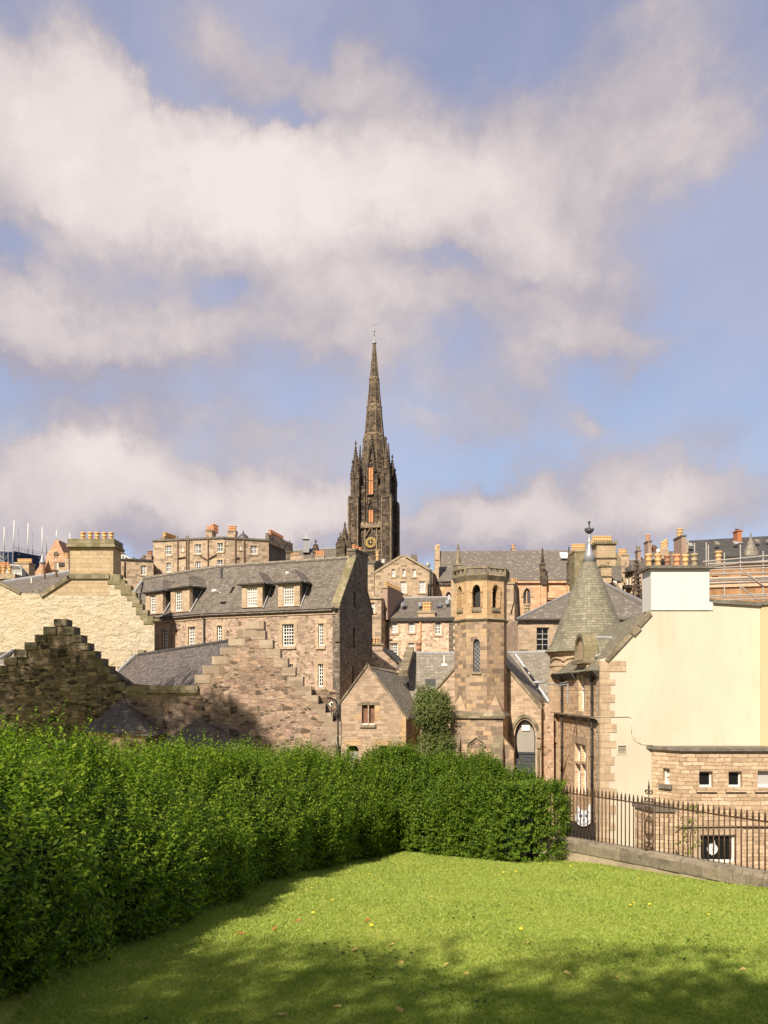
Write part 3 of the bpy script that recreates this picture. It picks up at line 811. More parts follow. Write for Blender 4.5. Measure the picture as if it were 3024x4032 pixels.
def hedge(root, path, hw, height, n_sh, mat, leaf=.062, shoot=(.18, .42), zf=yz, endcap=True, inner_w=.55, LEAN=1.0):
    pts = np.array(path, float); seg = np.diff(pts, axis=0); ln = np.hypot(seg[:, 0], seg[:, 1]); cum = np.concatenate([[0], np.cumsum(ln)]); T = cum[-1]
    def at(s):
        i = np.clip(np.searchsorted(cum, s, 'right') - 1, 0, len(ln) - 1); f = (s - cum[i]) / ln[i]
        # smoothed tangent
        p = pts[i] + seg[i] * f[:, None]
        tg = seg[i] / ln[i][:, None]
        nxt = seg[np.minimum(i + 1, len(ln) - 1)] / ln[np.minimum(i + 1, len(ln) - 1)][:, None]
        tg = tg * (1 - f * .5)[:, None] + nxt * (f * .5)[:, None]
        tg /= np.hypot(tg[:, 0], tg[:, 1])[:, None]
        return p, tg
    s = rng.uniform(0, T, n_sh); t = rng.random(n_sh)
    # section parameter: 0 foot of inner face, inner_w shoulder, 1 far shoulder
    p, tg = at(s); nr = np.stack([tg[:, 1], -tg[:, 0]], 1)
    H = np.interp(s, np.linspace(0, T, len(height)), height); W = np.interp(s, np.linspace(0, T, len(hw)), hw)
    face = t < inner_w
    tf = t / inner_w; tt = (t - inner_w) / (1 - inner_w)
    lm = lump(s, t * 3)
    rsh = .30
    offf = W + .14 * np.sin(tf * np.pi) - LEAN * np.clip((tf - .42) / .58, 0, 1) ** 1.35 + lm * 1.0
    zfz = .06 + tf * (H - .12)
    offt = W - LEAN - tt * (2 * W - LEAN); zt = H - .10 + .10 * np.sin(tt * np.pi) + lm * 1.3 + .07 * np.sin(s * 1.35 + .8 * np.sin(s * .6 + t * 2))
    off = np.where(face, offf, offt); zz = np.where(face, zfz, zt)
    x = p[:, 0] + nr[:, 0] * off; y = p[:, 1] + nr[:, 1] * off
    z = zf(x, y) + zz
    up = np.where(face, .35 + .9 * tf ** 1.2, 1.0); outw = np.where(face, .75 - .3 * tf, (W - .2 - tt * 2 * W) * .35)
    dirx = nr[:, 0] * outw + rng.normal(0, .22, n_sh); diry = nr[:, 1] * outw + rng.normal(0, .22, n_sh); dirz = up + rng.normal(0, .22, n_sh)
    d = np.stack([dirx, diry, dirz], 1); d /= np.linalg.norm(d, axis=1)[:, None]
    Ls = rng.uniform(*shoot, n_sh) * np.where(face, .9, 1.2) * (1 + .75 * (rng.random(n_sh) > .90) * rng.random(n_sh))
    start = np.stack([x, y, z], 1) - d * (Ls * .55)[:, None]
    quads = shoots(start, d, Ls, leaf)
    # long free shoots arching up and out of the clipped mass
    m = int(n_sh * .10); pick = np.flatnonzero(t > .18)[:m]; d2 = d[pick] * .45 + np.stack([nr[pick, 0] * .28, nr[pick, 1] * .28, np.ones(len(pick))], 1); d2 /= np.linalg.norm(d2, axis=1)[:, None]
    quads = np.concatenate([quads, shoots(start[pick] + d[pick] * (Ls[pick] * .5)[:, None], d2, rng.uniform(.35, .62, len(pick)), leaf, 11)])
    # rounded end of the hedge
    if endcap:
        m = int(n_sh * .12); a = rng.uniform(-.15, np.pi + .15, m); h = rng.random(m) ** .8
        pe, te = pts[-1], seg[-1] / ln[-1]; ne = np.array([te[1], -te[0]])
        rr = hw[-1] * (1 + .08 * np.sin(a * 5)) - .25 * np.clip((h - .7) / .3, 0, 1) ** 2
        dx = ne[0] * np.cos(a) + te[0] * np.sin(a); dy = ne[1] * np.cos(a) + te[1] * np.sin(a)
        hh = height[-1]; fill = np.where(rng.random(m) > .75, rng.random(m), 1.0); top = fill < 1
        X = pe[0] + dx * rr * fill; Y = pe[1] + dy * rr * fill; Z = zf(X, Y) + np.where(top, hh - .05, .05 + h * (hh - .1))
        dd = np.stack([dx * .8 + rng.normal(0, .35, m), dy * .8 + rng.normal(0, .35, m), np.where(top, 1.2, .2 + .8 * h ** 2) + rng.normal(0, .25, m)], 1); dd /= np.linalg.norm(dd, axis=1)[:, None]
        Le = rng.uniform(*shoot, m)
        quads = np.concatenate([quads, shoots(np.stack([X, Y, Z], 1) - dd * (Le * .55)[:, None], dd, Le, leaf)])
    leaf_mesh('foliage', quads, mat, root)
    # near-black solid core, added to block light and darken gaps between shoots
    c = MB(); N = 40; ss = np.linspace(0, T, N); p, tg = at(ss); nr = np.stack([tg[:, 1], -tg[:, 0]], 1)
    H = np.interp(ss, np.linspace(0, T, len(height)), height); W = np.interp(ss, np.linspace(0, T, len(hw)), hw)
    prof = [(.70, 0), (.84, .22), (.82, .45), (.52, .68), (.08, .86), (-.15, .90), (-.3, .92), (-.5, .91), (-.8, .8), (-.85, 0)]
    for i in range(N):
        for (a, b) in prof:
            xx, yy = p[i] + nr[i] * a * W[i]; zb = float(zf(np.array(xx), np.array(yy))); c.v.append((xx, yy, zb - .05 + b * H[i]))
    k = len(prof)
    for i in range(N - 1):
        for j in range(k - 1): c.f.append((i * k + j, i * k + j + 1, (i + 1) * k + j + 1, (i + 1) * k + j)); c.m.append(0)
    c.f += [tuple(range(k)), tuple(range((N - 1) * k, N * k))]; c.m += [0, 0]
    c.build('shade_core', 'hedge_core', root, True)


def shoots(start, d, L, leaf, per=15):
    n = len(start)
    ref = np.where(np.abs(d[:, 2:3]) > .9, np.array([[1., 0, 0]]), np.array([[0, 0, 1.]]))
    a = np.cross(d, ref); a /= np.linalg.norm(a, axis=1)[:, None]; b = np.cross(a, d)
    out = []
    ph = rng.uniform(0, 2 * np.pi, n)
    for k in range(per):
        f = (k + rng.random(n) * .8) / per
        droop = -.25 * f ** 2 * L
        c = start + d * (L * f)[:, None]; c[:, 2] += droop * (1 - np.abs(d[:, 2]))
        q = ph + k * 2.4 + rng.normal(0, .3, n)
        o = a * np.cos(q)[:, None] + b * np.sin(q)[:, None]
        tilt = .35 + .75 * f
        ld = o + d * tilt[:, None] + rng.normal(0, .22, (n, 3)); ld[:, 2] -= .12
        ld /= np.linalg.norm(ld, axis=1)[:, None]
        ll = leaf * rng.uniform(.65, 1.25, n) * (1.08 - .55 * f ** 2)
        wv = np.cross(ld, d + np.array([0.02, 0.01, .05])); wv /= np.linalg.norm(wv, axis=1)[:, None] + 1e-9
        nn = np.cross(wv, ld); w = ll * .26
        tip = c + ld * ll[:, None] - nn * (ll * .12)[:, None]
        m = c + ld * (ll * .48)[:, None] + nn * (ll * .07)[:, None]
        out.append(np.stack([c, m + wv * w[:, None], tip, m - wv * w[:, None]], 1))
    return np.concatenate(out)


hl = thing('hedge', 'long leafy hedge down the left side of the lawn, shaded on its lawn face', 'hedge', (-3.8, 10, ground_z(-3.8, 10)))
hedge(hl, [(-4.25, 3.2), (-4.1, 6), (-3.75, 9.5), (-3.55, 12.5), (-2.75, 15.6), (-1.6, 18.6), (-.55, 21.0)], [1.2, 1.25, 1.25, 1.2, 1.15, 1.1], [1.85, 1.88, 2.02, 2.18, 2.34, 2.5], 8800, 'hedge_leaf', .080, (.28, .62), endcap=False)
hr = thing('hedge', 'sunlit rounded hedge across the far end of the lawn, ending at the iron railing', 'hedge', (1.8, 19.8, ground_z(1.8, 19.8)))
hedge(hr, [(-.6, 21.3), (.6, 20.75), (1.9, 20.0), (2.9, 19.2), (3.5, 18.5)], [1.0, 1.05, 1.05, .95], [2.5, 2.5, 2.42, 2.25, 1.85], 4400, 'hedge_leaf_deep', .086, (.26, .56))


def dome_tree(root, center, radii, n, mat, leaf, seedv, lobes=9, fill=.35):
    """crown of leaf sprays gathered in lobes over an ellipsoid"""
    r_ = np.random.default_rng(seedv)
    lc = r_.normal(0, 1, (lobes, 3)); lc /= np.linalg.norm(lc, axis=1)[:, None]; lc *= r_.uniform(.45, .72, (lobes, 1)); lr = r_.uniform(.34, .55, lobes)
    k = r_.integers(0, lobes, n); v = r_.normal(0, 1, (n, 3)); v /= np.linalg.norm(v, axis=1)[:, None]
    rad = lr[k] * (1 - fill * r_.random(n) ** 2)
    q = (lc[k] + v * rad[:, None]) * np.array(radii) + np.array(center)
    d = v * .8 + r_.normal(0, .35, (n, 3)) + np.array([0, 0, .15]); d /= np.linalg.norm(d, axis=1)[:, None]
    return leaf_mesh('crown', shoots(q, d, r_.uniform(2, 4.5, n) * leaf, leaf, 7), mat, root)


def trunk(root, base, top, r, limbs, seedv):
    r_ = random.Random(seedv); b = MB(); base, top = V(base), V(top); pts = [base.lerp(top, i / 6) + V((r_.uniform(-.1, .1), r_.uniform(-.1, .1), 0)) * (i % 6 > 0) for i in range(7)]
    for i in range(6): b.tube(pts[i], pts[i + 1], r * (1 - i * .11), r * (1 - (i + 1) * .11), 10)
    for l in limbs: l = V(l); s = pts[r_.randint(3, 5)]; m_ = s.lerp(l, .5) + UP * .3; b.tube(s, m_, r * .4, r * .28, 7); b.tube(m_, l, r * .28, r * .08, 7)
    return b.build('trunk', 'bark', root, True)


def yard_tree(label, x, y, cz, radii, n, leaf, sd, lobes=10):
    zg = ground_z(x, y); t_ = thing('tree', label, 'tree', (x, y, zg), 'trees standing in the kirkyard')
    trunk(t_, (x, y, zg - .1), (x, y, cz - radii[2] * .1), .28, [(x + radii[0] * .5, y + .5, cz), (x - radii[0] * .5, y, cz + .4), (x, y - radii[1] * .5, cz + .6), (x + .3, y + radii[1] * .5, cz - .2)], sd)
    dome_tree(t_, (x, y, cz), radii, n, 'tree_leaf', leaf, sd, lobes)


yard_tree('broad leafy tree standing behind the viewer, shading the near lawn', -6.0, -4.2, 6.6, (2.9, 1.7, 1.75), 1750, .15, 3, 14)
yard_tree('leafy tree standing up the slope behind the right of the lawn', -2.0, -4.0, 6.5, (2.3, 1.5, 1.4), 850, .15, 5, 10)
yard_tree('tall tree beyond the hedge, shading the dark crow-stepped gable', -20.6, 18.6, 12.6, (5.4, 3.6, 4.6), 4600, .24, 8, 16)
yard_tree('smaller tree beyond the hedge, shading part of the slate roof', -14.2, 18.2, 11.0, (2.2, 2.4, 2.9), 1900, .22, 9, 9)
# ------------------------------------------------------------------ boundary wall and railing
def along(t, d=0.0):
    q = F0 + FD * t + FN * d; return q.x, q.y


WT = lambda t: np.interp(t, [0, 1.86, 3.5, 5.2, 7.2, 8.5], [-3.50, -3.44, -3.33, -3.22, -3.11, -3.06])   # coping top
LW = (F1 - F0).length
wl = thing('boundary_wall', 'low stone wall with rounded weathered coping carrying the iron railing', 'wall', (*along(4), -4.2))
b = MB(); nseg = 14
for i in range(nseg):
    t0, t1 = i * LW / nseg, (i + 1) * LW / nseg - .012; pr = []
    for dd, hh in ((-.17, -.30), (-.17, -.10), (-.13, -.035), (-.06, -.005), (.06, 0), (.13, -.03), (.17, -.10), (.17, -.30)): pr.append((dd, hh))
    j = random.uniform(-.01, .01)
    A = [V((*along(t0, dd + j), WT(t0) + hh)) for dd, hh in pr]; B = [V((*along(t1, dd + j), WT(t1) + hh)) for dd, hh in pr]
    k = len(b.v); n_ = len(pr); b.v += [tuple(x) for x in A + B]
    for q in range(n_): q2 = (q + 1) % n_; b.f.append((k + q, k + n_ + q, k + n_ + q2, k + q2)); b.m.append(0)
    b.f += [tuple(range(k, k + n_)), tuple(range(k + 2 * n_ - 1, k + n_ - 1, -1))]; b.m += [0, 0]
b.build('coping', 'wall_coping', wl)
b = MB()
for i in range(nseg):
    t0, t1 = i * LW / nseg, (i + 1) * LW / nseg
    q = [V((*along(t0, -.15), 0)), V((*along(t1, -.15), 0)), V((*along(t1, .15), 0)), V((*along(t0, .15), 0))]
    tp = [WT(t0) - .303, WT(t1) - .303, WT(t1) - .303, WT(t0) - .303]
    k = len(b.v); b.v += [(x.x, x.y, z) for x, z in zip(q, tp)] + [(x.x, x.y, -5.4 if False else WT(0) - 2.6) for x in q]
    b.f += [(k, k + 1, k + 2, k + 3), (k, k + 4, k + 5, k + 1), (k + 2, k + 6, k + 7, k + 3)]; b.m += [0, 0, 0]
b.build('footing', 'wall_base', wl)

RT = lambda t: np.interp(t, [0, 1.86, 7.2, 8.5], [-2.44, -2.405, -2.262, -2.22])
fn = thing('railing', 'rusty iron railing of spear-headed bars along the low stone wall', 'railing', (*along(4), -3.3))
b = MB(); st = 24
for i in range(st):
    t0, t1 = i * (LW - .55) / st, (i + 1) * (LW - .55) / st
    b.tube((*along(t0), RT(t0)), (*along(t1), RT(t1)), .017, .017, 6)
b.build('rail', 'iron_rust', fn)
NBAR = 58; step = .1215; first = None; orn_t = 4.46
for i in range(NBAR):
    t0 = .5 + i * step
    if t0 > LW - .62: break
    if abs(t0 - orn_t) < .10: continue
    zb, zr = WT(t0) - .02, RT(t0)
    if first is None:
        b = MB(); x, y = along(t0); b.tube((x, y, zb), (x, y, zr + .02), .0135, .0135, 8)
        b.lathe((x, y, zr + .015), [(.0135, 0), (.024, .035), (.022, .06), (.014, .12), (.002, .165)], 8)
        first = b.build('bar', 'iron_rust', fn, True); x0 = (x, y, zr); hb = zr - zb
    else:
        x, y = along(t0); c = first.copy(); COL.objects.link(c); c.parent = fn
        s_ = (zr - zb) / hb; o = ORG[fn.name]
        # keep the spear size: stretch about the rail by the small change of height
        c.location = (x - x0[0], y - x0[1], zr - x0[2] + (1 - 1) * s_)
# ornamental panel of scrolls
b = MB(); FR = Fac(along(0), along(LW), raw=True)
zr, zb = RT(orn_t), WT(orn_t)


def scroll(u, z, r, a0, a1, rr=.011, shrink=.45, n=14):
    pts = []
    for i in range(n + 1):
        f = i / n; a = a0 + (a1 - a0) * f; q = r * (1 - shrink * f); pts.append(FR.pt(u + q * math.cos(a), z + q * math.sin(a)))
    b.path(pts, rr, 6)


for s_ in (-1, 1):
    b.tube(FR.pt(orn_t + s_ * .118, zb - .02), FR.pt(orn_t + s_ * .118, zr + .14), 0.012, .012, 8)
    for zz in (.09, .25): scroll(orn_t + s_ * .058, zr + zz, .05, R(90 - s_ * 90), R(90 - s_ * 90) + s_ * R(420))
    scroll(orn_t + s_ * .06, zr - .10, .05, R(-90), R(-90) - s_ * R(420))
    scroll(orn_t + s_ * .065, zb + .10, .055, R(90), R(90) + s_ * R(420))
    b.path([FR.pt(orn_t + s_ * .10 * math.sin(a), (zr + zb) / 2 - .02 + .24 * math.cos(a)) for a in np.linspace(0, math.pi, 15)], .012, 6)
b.tube(FR.pt(orn_t, zb), FR.pt(orn_t, zr + .30), .015, .013, 8); b.lathe(FR.pt(orn_t, zr + .30), [(.013, 0), (.024, .04), (.018, .08), (.002, .22)], 8)
for zz in ((zr + zb) / 2 + .12, (zr + zb) / 2 - .16):
    for a in range(4): b.lathe(FR.pt(orn_t + .038 * math.cos(a * math.pi / 2), zz + .038 * math.sin(a * math.pi / 2) - .02), [(.004, 0), (.024, .012), (.024, .03), (.004, .042)], 8)
b.lathe(FR.pt(orn_t, zb - .01), [(.09, 0), (.08, .05), (.03, .09)], 8)
b.build('scroll_panel', 'iron_rust', fn, True)
# end post and its stone pier
tp = LW - .42; x, y = along(tp)
pr_ = thing('gate_pier', 'weathered stone pier with an iron post on top at the near end of the railing', 'pier', (x, y, -4.2))
b = MB(); b.ubox((x, y, -4.4), .34, .34, 1.57, 0, math.atan2(FD.y, FD.x)); b.ubox((x, y, -2.83), .36, .36, .05, 0, math.atan2(FD.y, FD.x)); b.build('pier', 'wall_coping', pr_)
b = MB(); b.tube((x, y, -2.78), (x, y, -2.06), .035, .035, 10); b.lathe((x, y, -2.06), [(.035, 0), (.06, .02), (.06, .05), (.02, .11), (.002, .13)], 10); b.build('post', 'iron_black', pr_, True)
x2, y2 = along(tp - .33, -.02); b = MB(); b.ubox((x2, y2, -3.03), .30, .32, .10, 0, math.atan2(FD.y, FD.x)); b.ubox((x2 + .02, y2, -3.1), .22, .2, .07, 0, math.atan2(FD.y, FD.x)); b.build('ledge', 'wall_coping', pr_)

# ------------------------------------------------------------------ cream gabled house with the conical turret
DG = 38.0
th = thing('turret_house', 'stone corner house with a slated cone turret and a tall blank cream gable', 'house', (13, 40, -10.2))
FG = Fac((2362, DG), (2994, DG)); ZB = -10.6
gp = [(FG.uv(2362, 0)[0], ZB), (FG.uv(2994, 0)[0], ZB)] + FG.poly([(2994, 2384), (2805, 2372), (2790, 2404), (2562, 2404), (2562, 2416), (2405, 2585), (2362, 2600)])
vent = FG.rect(2434, 2937, 2465, 2967)
MB().wall(FG, gp, [rp(vent)], depth=.6, rec=.12, backmi=1).build('gable', ['cream_render', 'panel_dark'], th)
b = MB()
for i in range(6): z_ = vent[1] + (vent[3] - vent[1]) * (i + .4) / 6; b.fbox(FG, vent[0] + .01, vent[2] - .01, z_, z_ + .03, -.10, -.02)
b.fbox(FG, vent[0] - .09, vent[0] - .003, vent[1] - .07, vent[3] + .07, .002, .02); b.fbox(FG, vent[2] + .003, vent[2] + .09, vent[1] - .07, vent[3] + .07, .002, .02); b.fbox(FG, vent[0], vent[2], vent[3] + .003, vent[3] + .07, .002, .02); b.fbox(FG, vent[0], vent[2], vent[1] - .07, vent[1] - .003, .002, .02)
b.build('vent', 'cream_render', th)
# quoins
b = MB(); z_ = -1.0 + 2.0; k = 0; u_ = 0
rr = random.Random(4); zq = FG.uv(2400, 2602)[1]
while zq > -9:
    h_ = rr.uniform(.30, .46); w_ = (.78 if k % 2 == 0 else .50) * rr.uniform(.9, 1.1)
    if k == 0: w_ = 1.3; h_ = .55
    b.fbox(FG, -.012, w_, zq - h_ + .012, zq, .002, .03); b.prism([FG.pt(-.03, zq - h_ + .012, .03), FG.pt(-.03, zq, .03), FG.pt(-.03, zq, -.35 if k % 2 else -.6), FG.pt(-.03, zq - h_ + .012, -.35 if k % 2 else -.6)], FG.t * .028)
    zq -= h_; k += 1
b.build('quoins', 'dressed_stone', th)
# skew stones and chimney
A, B = FG.p(2405, 2588), FG.p(2565, 2416); dv = (B - A).normalized(); nv = V((-dv.z, 0, dv.x))
b = MB()
for f0, f1, e in ((-.10, .52, .0), (.52, .70, .10), (.70, 1.0, .0)):
    a_ = A.lerp(B, f0); b_ = A.lerp(B, f1 - .01); b.prism([a_ + V((0, -.10, 0)) - nv * (.05 + e), b_ + V((0, -.10, 0)) - nv * (.05 + e), b_ + V((0, -.10, 0)) + nv * .13, a_ + V((0, -.10, 0)) + nv * .13], V((0, .62, 0)))
b.build('skew', 'stone_dark_mossy', th)
u0, z0, u1, z1 = FG.rect(2562, 2240, 2791, 2403)
cst = chimney(th, FG, u0, u1, z0, z1, 1.3, [.04, .20], mat='white_render', capmat='coping_grey', cap=.14, d=.06, pr=.165, ph=.72, over=.18)
for q, mt, s_ in ((.366, 'pot_red', .95), (.53, 'pot_orange', 1.0), (.68, 'pot_buff', .98), (.834, 'pot_grey', 1.05)):
    pot_mesh(FG.pt(u0 + (u1 - u0) * q, z1 + .14, -.6), .165 * s_, .70 * s_, mt, cst)
MB().fbox(FG, u1 + .01, u1 + .2, z0 + .02, z0 + .42, -.3, .03).fbox(FG, u1 - .45, u1 + .2, z0 - .0, z0 + .016, -.3, .05).build('flashing', 'white_render', cst)
a_, b_ = FG.p(2805, 2374), FG.p(2997, 2386)
MB().prism([a_ + V((0, -.14, -.02)), b_ + V((.1, -.14, -.02)), b_ + V((.1, -.14, .17)), a_ + V((0, -.14, .17))], V((0, .7, 0))).build('coping', 'coping_grey', th)
# wing turning away on the right
FW = Fac((2994.5, DG), (3200, 36.0))
MB().wall(FW, [(0.0, ZB), (FW.len, ZB), (FW.len, FW.uv(3100, 2372)[1]), (0, FG.uv(2994, 2384)[1])], depth=6).build('wing', 'beige_render', th)
MB().prism([FW.pt(-.05, FG.uv(2994, 2384)[1] + .002, .12), FW.pt(FW.len, FG.uv(2994, 2384)[1] + .03, .12), FW.pt(FW.len, FG.uv(2994, 2384)[1] + .2, .12), FW.pt(-.05, FG.uv(2994, 2384)[1] + .18, .12)], -FW.n * .6).build('coping', 'coping_grey', th)
# street side, facing left
FL = Fac((10.772, 47.6), (10.772, DG + .002), raw=True)
ez = FL.uv(2330, 2646)[1]; ez = 1.0
def fr(x0, y0, x1, y1): return FL.rect(x0, y0, x1, y1)
wU = fr(2279, 2646, 2302, 2800); wU = (wU[0], wU[1], wU[2], ez + 0.25)
wL = []
for (xa, xb) in ((2264, 2284), (2287.5, 2308)):
    for (ya, yb) in ((2926, 2998), (3008, 3130)): wL.append(fr(xa, ya, xb, yb))
out = [(0, ZB), (FL.len, ZB), (FL.len, ez), (wU[2] + .45, ez), (wU[2] + .45, ez + .6), (wU[0] - .45, ez + .6), (wU[0] - .45, ez), (0, ez)]
MB().wall(FL, out, [rp(wU)] + [rp(r) for r in wL], depth=.55, rec=.26).build('wall', 'coursed_tan', th)
window(th, FL, wU, 1, 2, rec=.25, frame='paint_white', fw=.11, sill=.12, surround=.22, head=.2)
for r in wL: window(th, FL, r, 1, 1, rec=.25, frame='paint_white', fw=.10, sash=False)
b = MB(); r0, r1 = wL[0], wL[3]
b.fbox(FL, wL[0][0] - .34, wL[0][0] - .004, wL[1][1], wL[0][3], .003, .03); b.fbox(FL, wL[3][2] + .004, wL[3][2] + .34, wL[1][1], wL[0][3], .003, .03); b.fbox(FL, wL[0][0] - .4, wL[3][2] + .4, wL[0][3] + .004, wL[0][3] + .42, .003, .034)
b.build('surround', 'dressed_stone', th)
# wall-head dormer with rounded pediment
uc = (wU[0] + wU[2]) / 2; hw_ = (wU[2] - wU[0]) / 2 + .42; zt = ez + .62
arch = [(uc - hw_, zt), (uc + hw_, zt)] + [(uc + hw_ * math.cos(a), zt + .45 + hw_ * 1.05 * math.sin(a)) for a in np.linspace(0, math.pi, 13)]
MB().wall(FL, arch, [[(uc + (hw_ - .16) * x_, zt + .08 + (hw_ - .05) * y_ * 1.15) for x_, y_ in ((-1, 0), (1, 0), (1, .35), (.86, .7), (.5, 1.0), (0, 1.12), (-.5, 1.0), (-.86, .7), (-1, .35))]], depth=.75, rec=.12, d=.14, backmi=1).build('dormer', ['stone_lichen', 'dressed_stone'], th)
dm = th.children[-1] if False else None
b = MB(); b.fbox(FL, uc - hw_ - .12, uc + hw_ + .12, zt - .16, zt - .002, -.5, .26); b.build('cornice', 'stone_dark_mossy', th)
slab([FL.pt(uc - hw_ - .1, zt + .2, -.6), FL.pt(uc, zt + 1.25, -.6), FL.pt(uc, zt + 1.15, -3.1), FL.pt(uc - hw_ - .1, zt + .1, -2.2)], .08).build('dormer_roof', 'slate_green', th)
slab([FL.pt(uc + hw_ + .1, zt + .2, -.6), FL.pt(uc, zt + 1.25, -.6), FL.pt(uc, zt + 1.15, -3.1), FL.pt(uc + hw_ + .1, zt + .1, -2.2)], .08).build('dormer_roof', 'slate_green', th)
b = MB(); b.tube(FL.pt(uc, zt + 1.30, -.62), FL.pt(uc, zt + 1.2, -3.1), .09, .09, 6); b.tube(FL.pt(uc + hw_ + .12, zt + .18, -.4), FL.pt(uc + .1, zt + 1.17, -3.0), .07, .07, 6); b.build('flashing', 'lead_pale', th)
# main roof: left slope above the street side
rz = FG.uv(2562, 2404)[1]; rx = 13.25
slab([V((10.55, 38.05, ez + .02)), V((10.55, 47.6, ez + .02)), V((13.35, 46.4, 3.75)), V((13.35, 38.05, rz + .02))], .14).build('roof', 'slate_green', th)
slab([V((13.36, 38.05, rz + .02)), V((13.36, 46.4, 3.75)), V((19, 46.4, 2.9)), V((19, 38.05, 3.4))], .14).build('roof', 'slate_green', th)
b = MB()
for (ua, ub) in ((-.1, wU[0] - .5), (wU[2] + .5, FL.len - .02)):
    b.prism([FL.pt(ua, ez - .34, .004), FL.pt(ua, ez - .34, .10), FL.pt(ua, ez - .16, .24), FL.pt(ua, ez - .02, .36), FL.pt(ua, ez + .03, .36), FL.pt(ua, ez + .03, .004)], FL.t * (ub - ua))
b.build('gutter', 'gutter_dark', th)
b = MB(); zs = FL.uv(2340, 2821)[1]
b.prism([FL.pt(-.1, zs, .003), FL.pt(-.1, zs, .26), FL.pt(-.1, zs - .08, .26), FL.pt(-.1, zs - .16, .12), FL.pt(-.1, zs - .30, .10), FL.pt(-.1, zs - .34, .003)], FL.t * (FL.len + .12)); b.build('string_course', 'stone_dark_mossy', th)
for px_ in (2341, 2221):
    u_ = FL.uv(px_, 2800)[0]; b = MB(); b.tube(FL.pt(u_, -10, .14), FL.pt(u_, ez - .5, .14), .065, .065, 8); b.lathe(FL.pt(u_, ez - .55, .14), [(.07, 0), (.17, .3), (.17, .42)], 8)
    for q in range(7): b.lathe(FL.pt(u_, -9 + q * 1.4, .14), [(.085, 0), (.085, .09)], 8)
    b.build('downpipe', 'iron_black', th, True)
pipe(th, [FG.p(2345, 2822, .05), FG.p(2478, 2822, .03), FG.p(2486, 2830, .03), FG.p(2486, 2890, .03), FG.p(2500, 2916, .03), FG.p(2525, 2930, .03), FG.p(2570, 2934, .03)], .014, 'cream_render', 'cable')
# turret
TC = V((12.98, 48.2, 0)); TR = 2.42; ez2 = TC.z + (2720 - 2568) / 3000 * 48.2
b = MB(); b.lathe((TC.x, TC.y, ZB), [(TR, 0), (TR, zs - ZB - .32), (TR + .12, zs - ZB - .2), (TR + .2, zs - ZB - .08), (TR + .2, zs - ZB), (TR, zs - ZB + .06), (TR, ez2 - ZB - .95), (TR + .06, ez2 - ZB - .9), (TR + .06, ez2 - ZB - .8), (TR, ez2 - ZB - .75), (TR, ez2 - ZB - .25), (TR + .16, ez2 - ZB - .12), (TR + .16, ez2 - ZB)], 48)
b.build('turret', 'dressed_stone', th)
for a in (-72, -38, -4):
    aa = R(a); c_ = V((TC.x + math.sin(aa) * TR, TC.y - math.cos(aa) * TR)); t_ = V((math.cos(aa), math.sin(aa)))
    for (zl, zh) in ((zs + .2, ez2 - 1.35), (-5.9, -3.2)):
        if zl < zs and a > -50: continue
        FT = Fac(tuple(c_ - t_ * .45), tuple(c_ + t_ * .45), raw=True)
        MB().wall(FT, [(-.2, zl - .25), (1.1, zl - .25), (1.1, zh + .3), (-.2, zh + .3)], [rp((.12, zl, .78, zh))], depth=.3, rec=.22, d=.10).build('window_bay', 'dressed_stone', th)
        window(th, FT.off(.10), (.12, zl, .78, zh), 1, 2, rec=.21, fw=.1)
    q = MB()
    for i in range(9):
        a0_ = R(a - 18 + 4.4 * i); a1_ = R(a - 18 + 4.4 * (i + 1)); z0_ = ez2 - .62 + .22 * math.sin(math.pi * i / 9); z1_ = ez2 - .62 + .22 * math.sin(math.pi * (i + 1) / 9)
        q.tube((TC.x + math.sin(a0_) * (TR + .03), TC.y - math.cos(a0_) * (TR + .03), z0_), (TC.x + math.sin(a1_) * (TR + .03), TC.y - math.cos(a1_) * (TR + .03), z1_), .07, .07, 6)
    q.build('hood_mould', 'dressed_stone', th, True)
tip = (2720 - 2212) / 3000 * 48.2
prof = [(2.76, ez2 - .02), (2.76, ez2 + .05), (2.52, ez2 + .32), (2.28, ez2 + .75)]
for i in range(1, 9): f_ = i / 8; prof.append((2.28 + (.40 - 2.28) * f_, ez2 + .75 + (tip - ez2 - .75) * f_))
b = MB(); b.lathe((TC.x, TC.y, 0), prof, 56)
cone = b.build('turret_roof', 'slate_green', th)
for pl in cone.data.polygons:  # courses run round the cone
    for li, vi in zip(pl.loop_indices, pl.vertices):
        c_ = cone.data.vertices[vi].co + ORG[th.name]; a_ = math.atan2(c_.x - TC.x, -(c_.y - TC.y)); cone.data.uv_layers[0].data[li].uv = (a_ * 1.75, c_.z * 1.06)
b = MB(); b.lathe((TC.x, TC.y, tip - .04), [(.43, 0), (.27, .55), (.12, 1.0), (.085, 1.25), (.085, 1.8)], 16); fin = b.build('finial', 'lead_grey', cone, True)
zf_ = tip + 1.72
b = MB(); b.lathe((TC.x, TC.y, zf_), [(.08, 0), (.10, .06), (.24, .18), (.29, .26), (.22, .33), (.09, .38), (.05, .44), (.045, .72), (.10, .76), (.10, .80), (.02, .86)], 12)
for a in range(8): b.lathe((TC.x + .25 * math.cos(a * .785), TC.y + .25 * math.sin(a * .785), zf_ + .28), [(.04, 0), (.07, .06), (.01, .14)], 6)
b.build('finial_knop', 'lead_dark', cone, True)

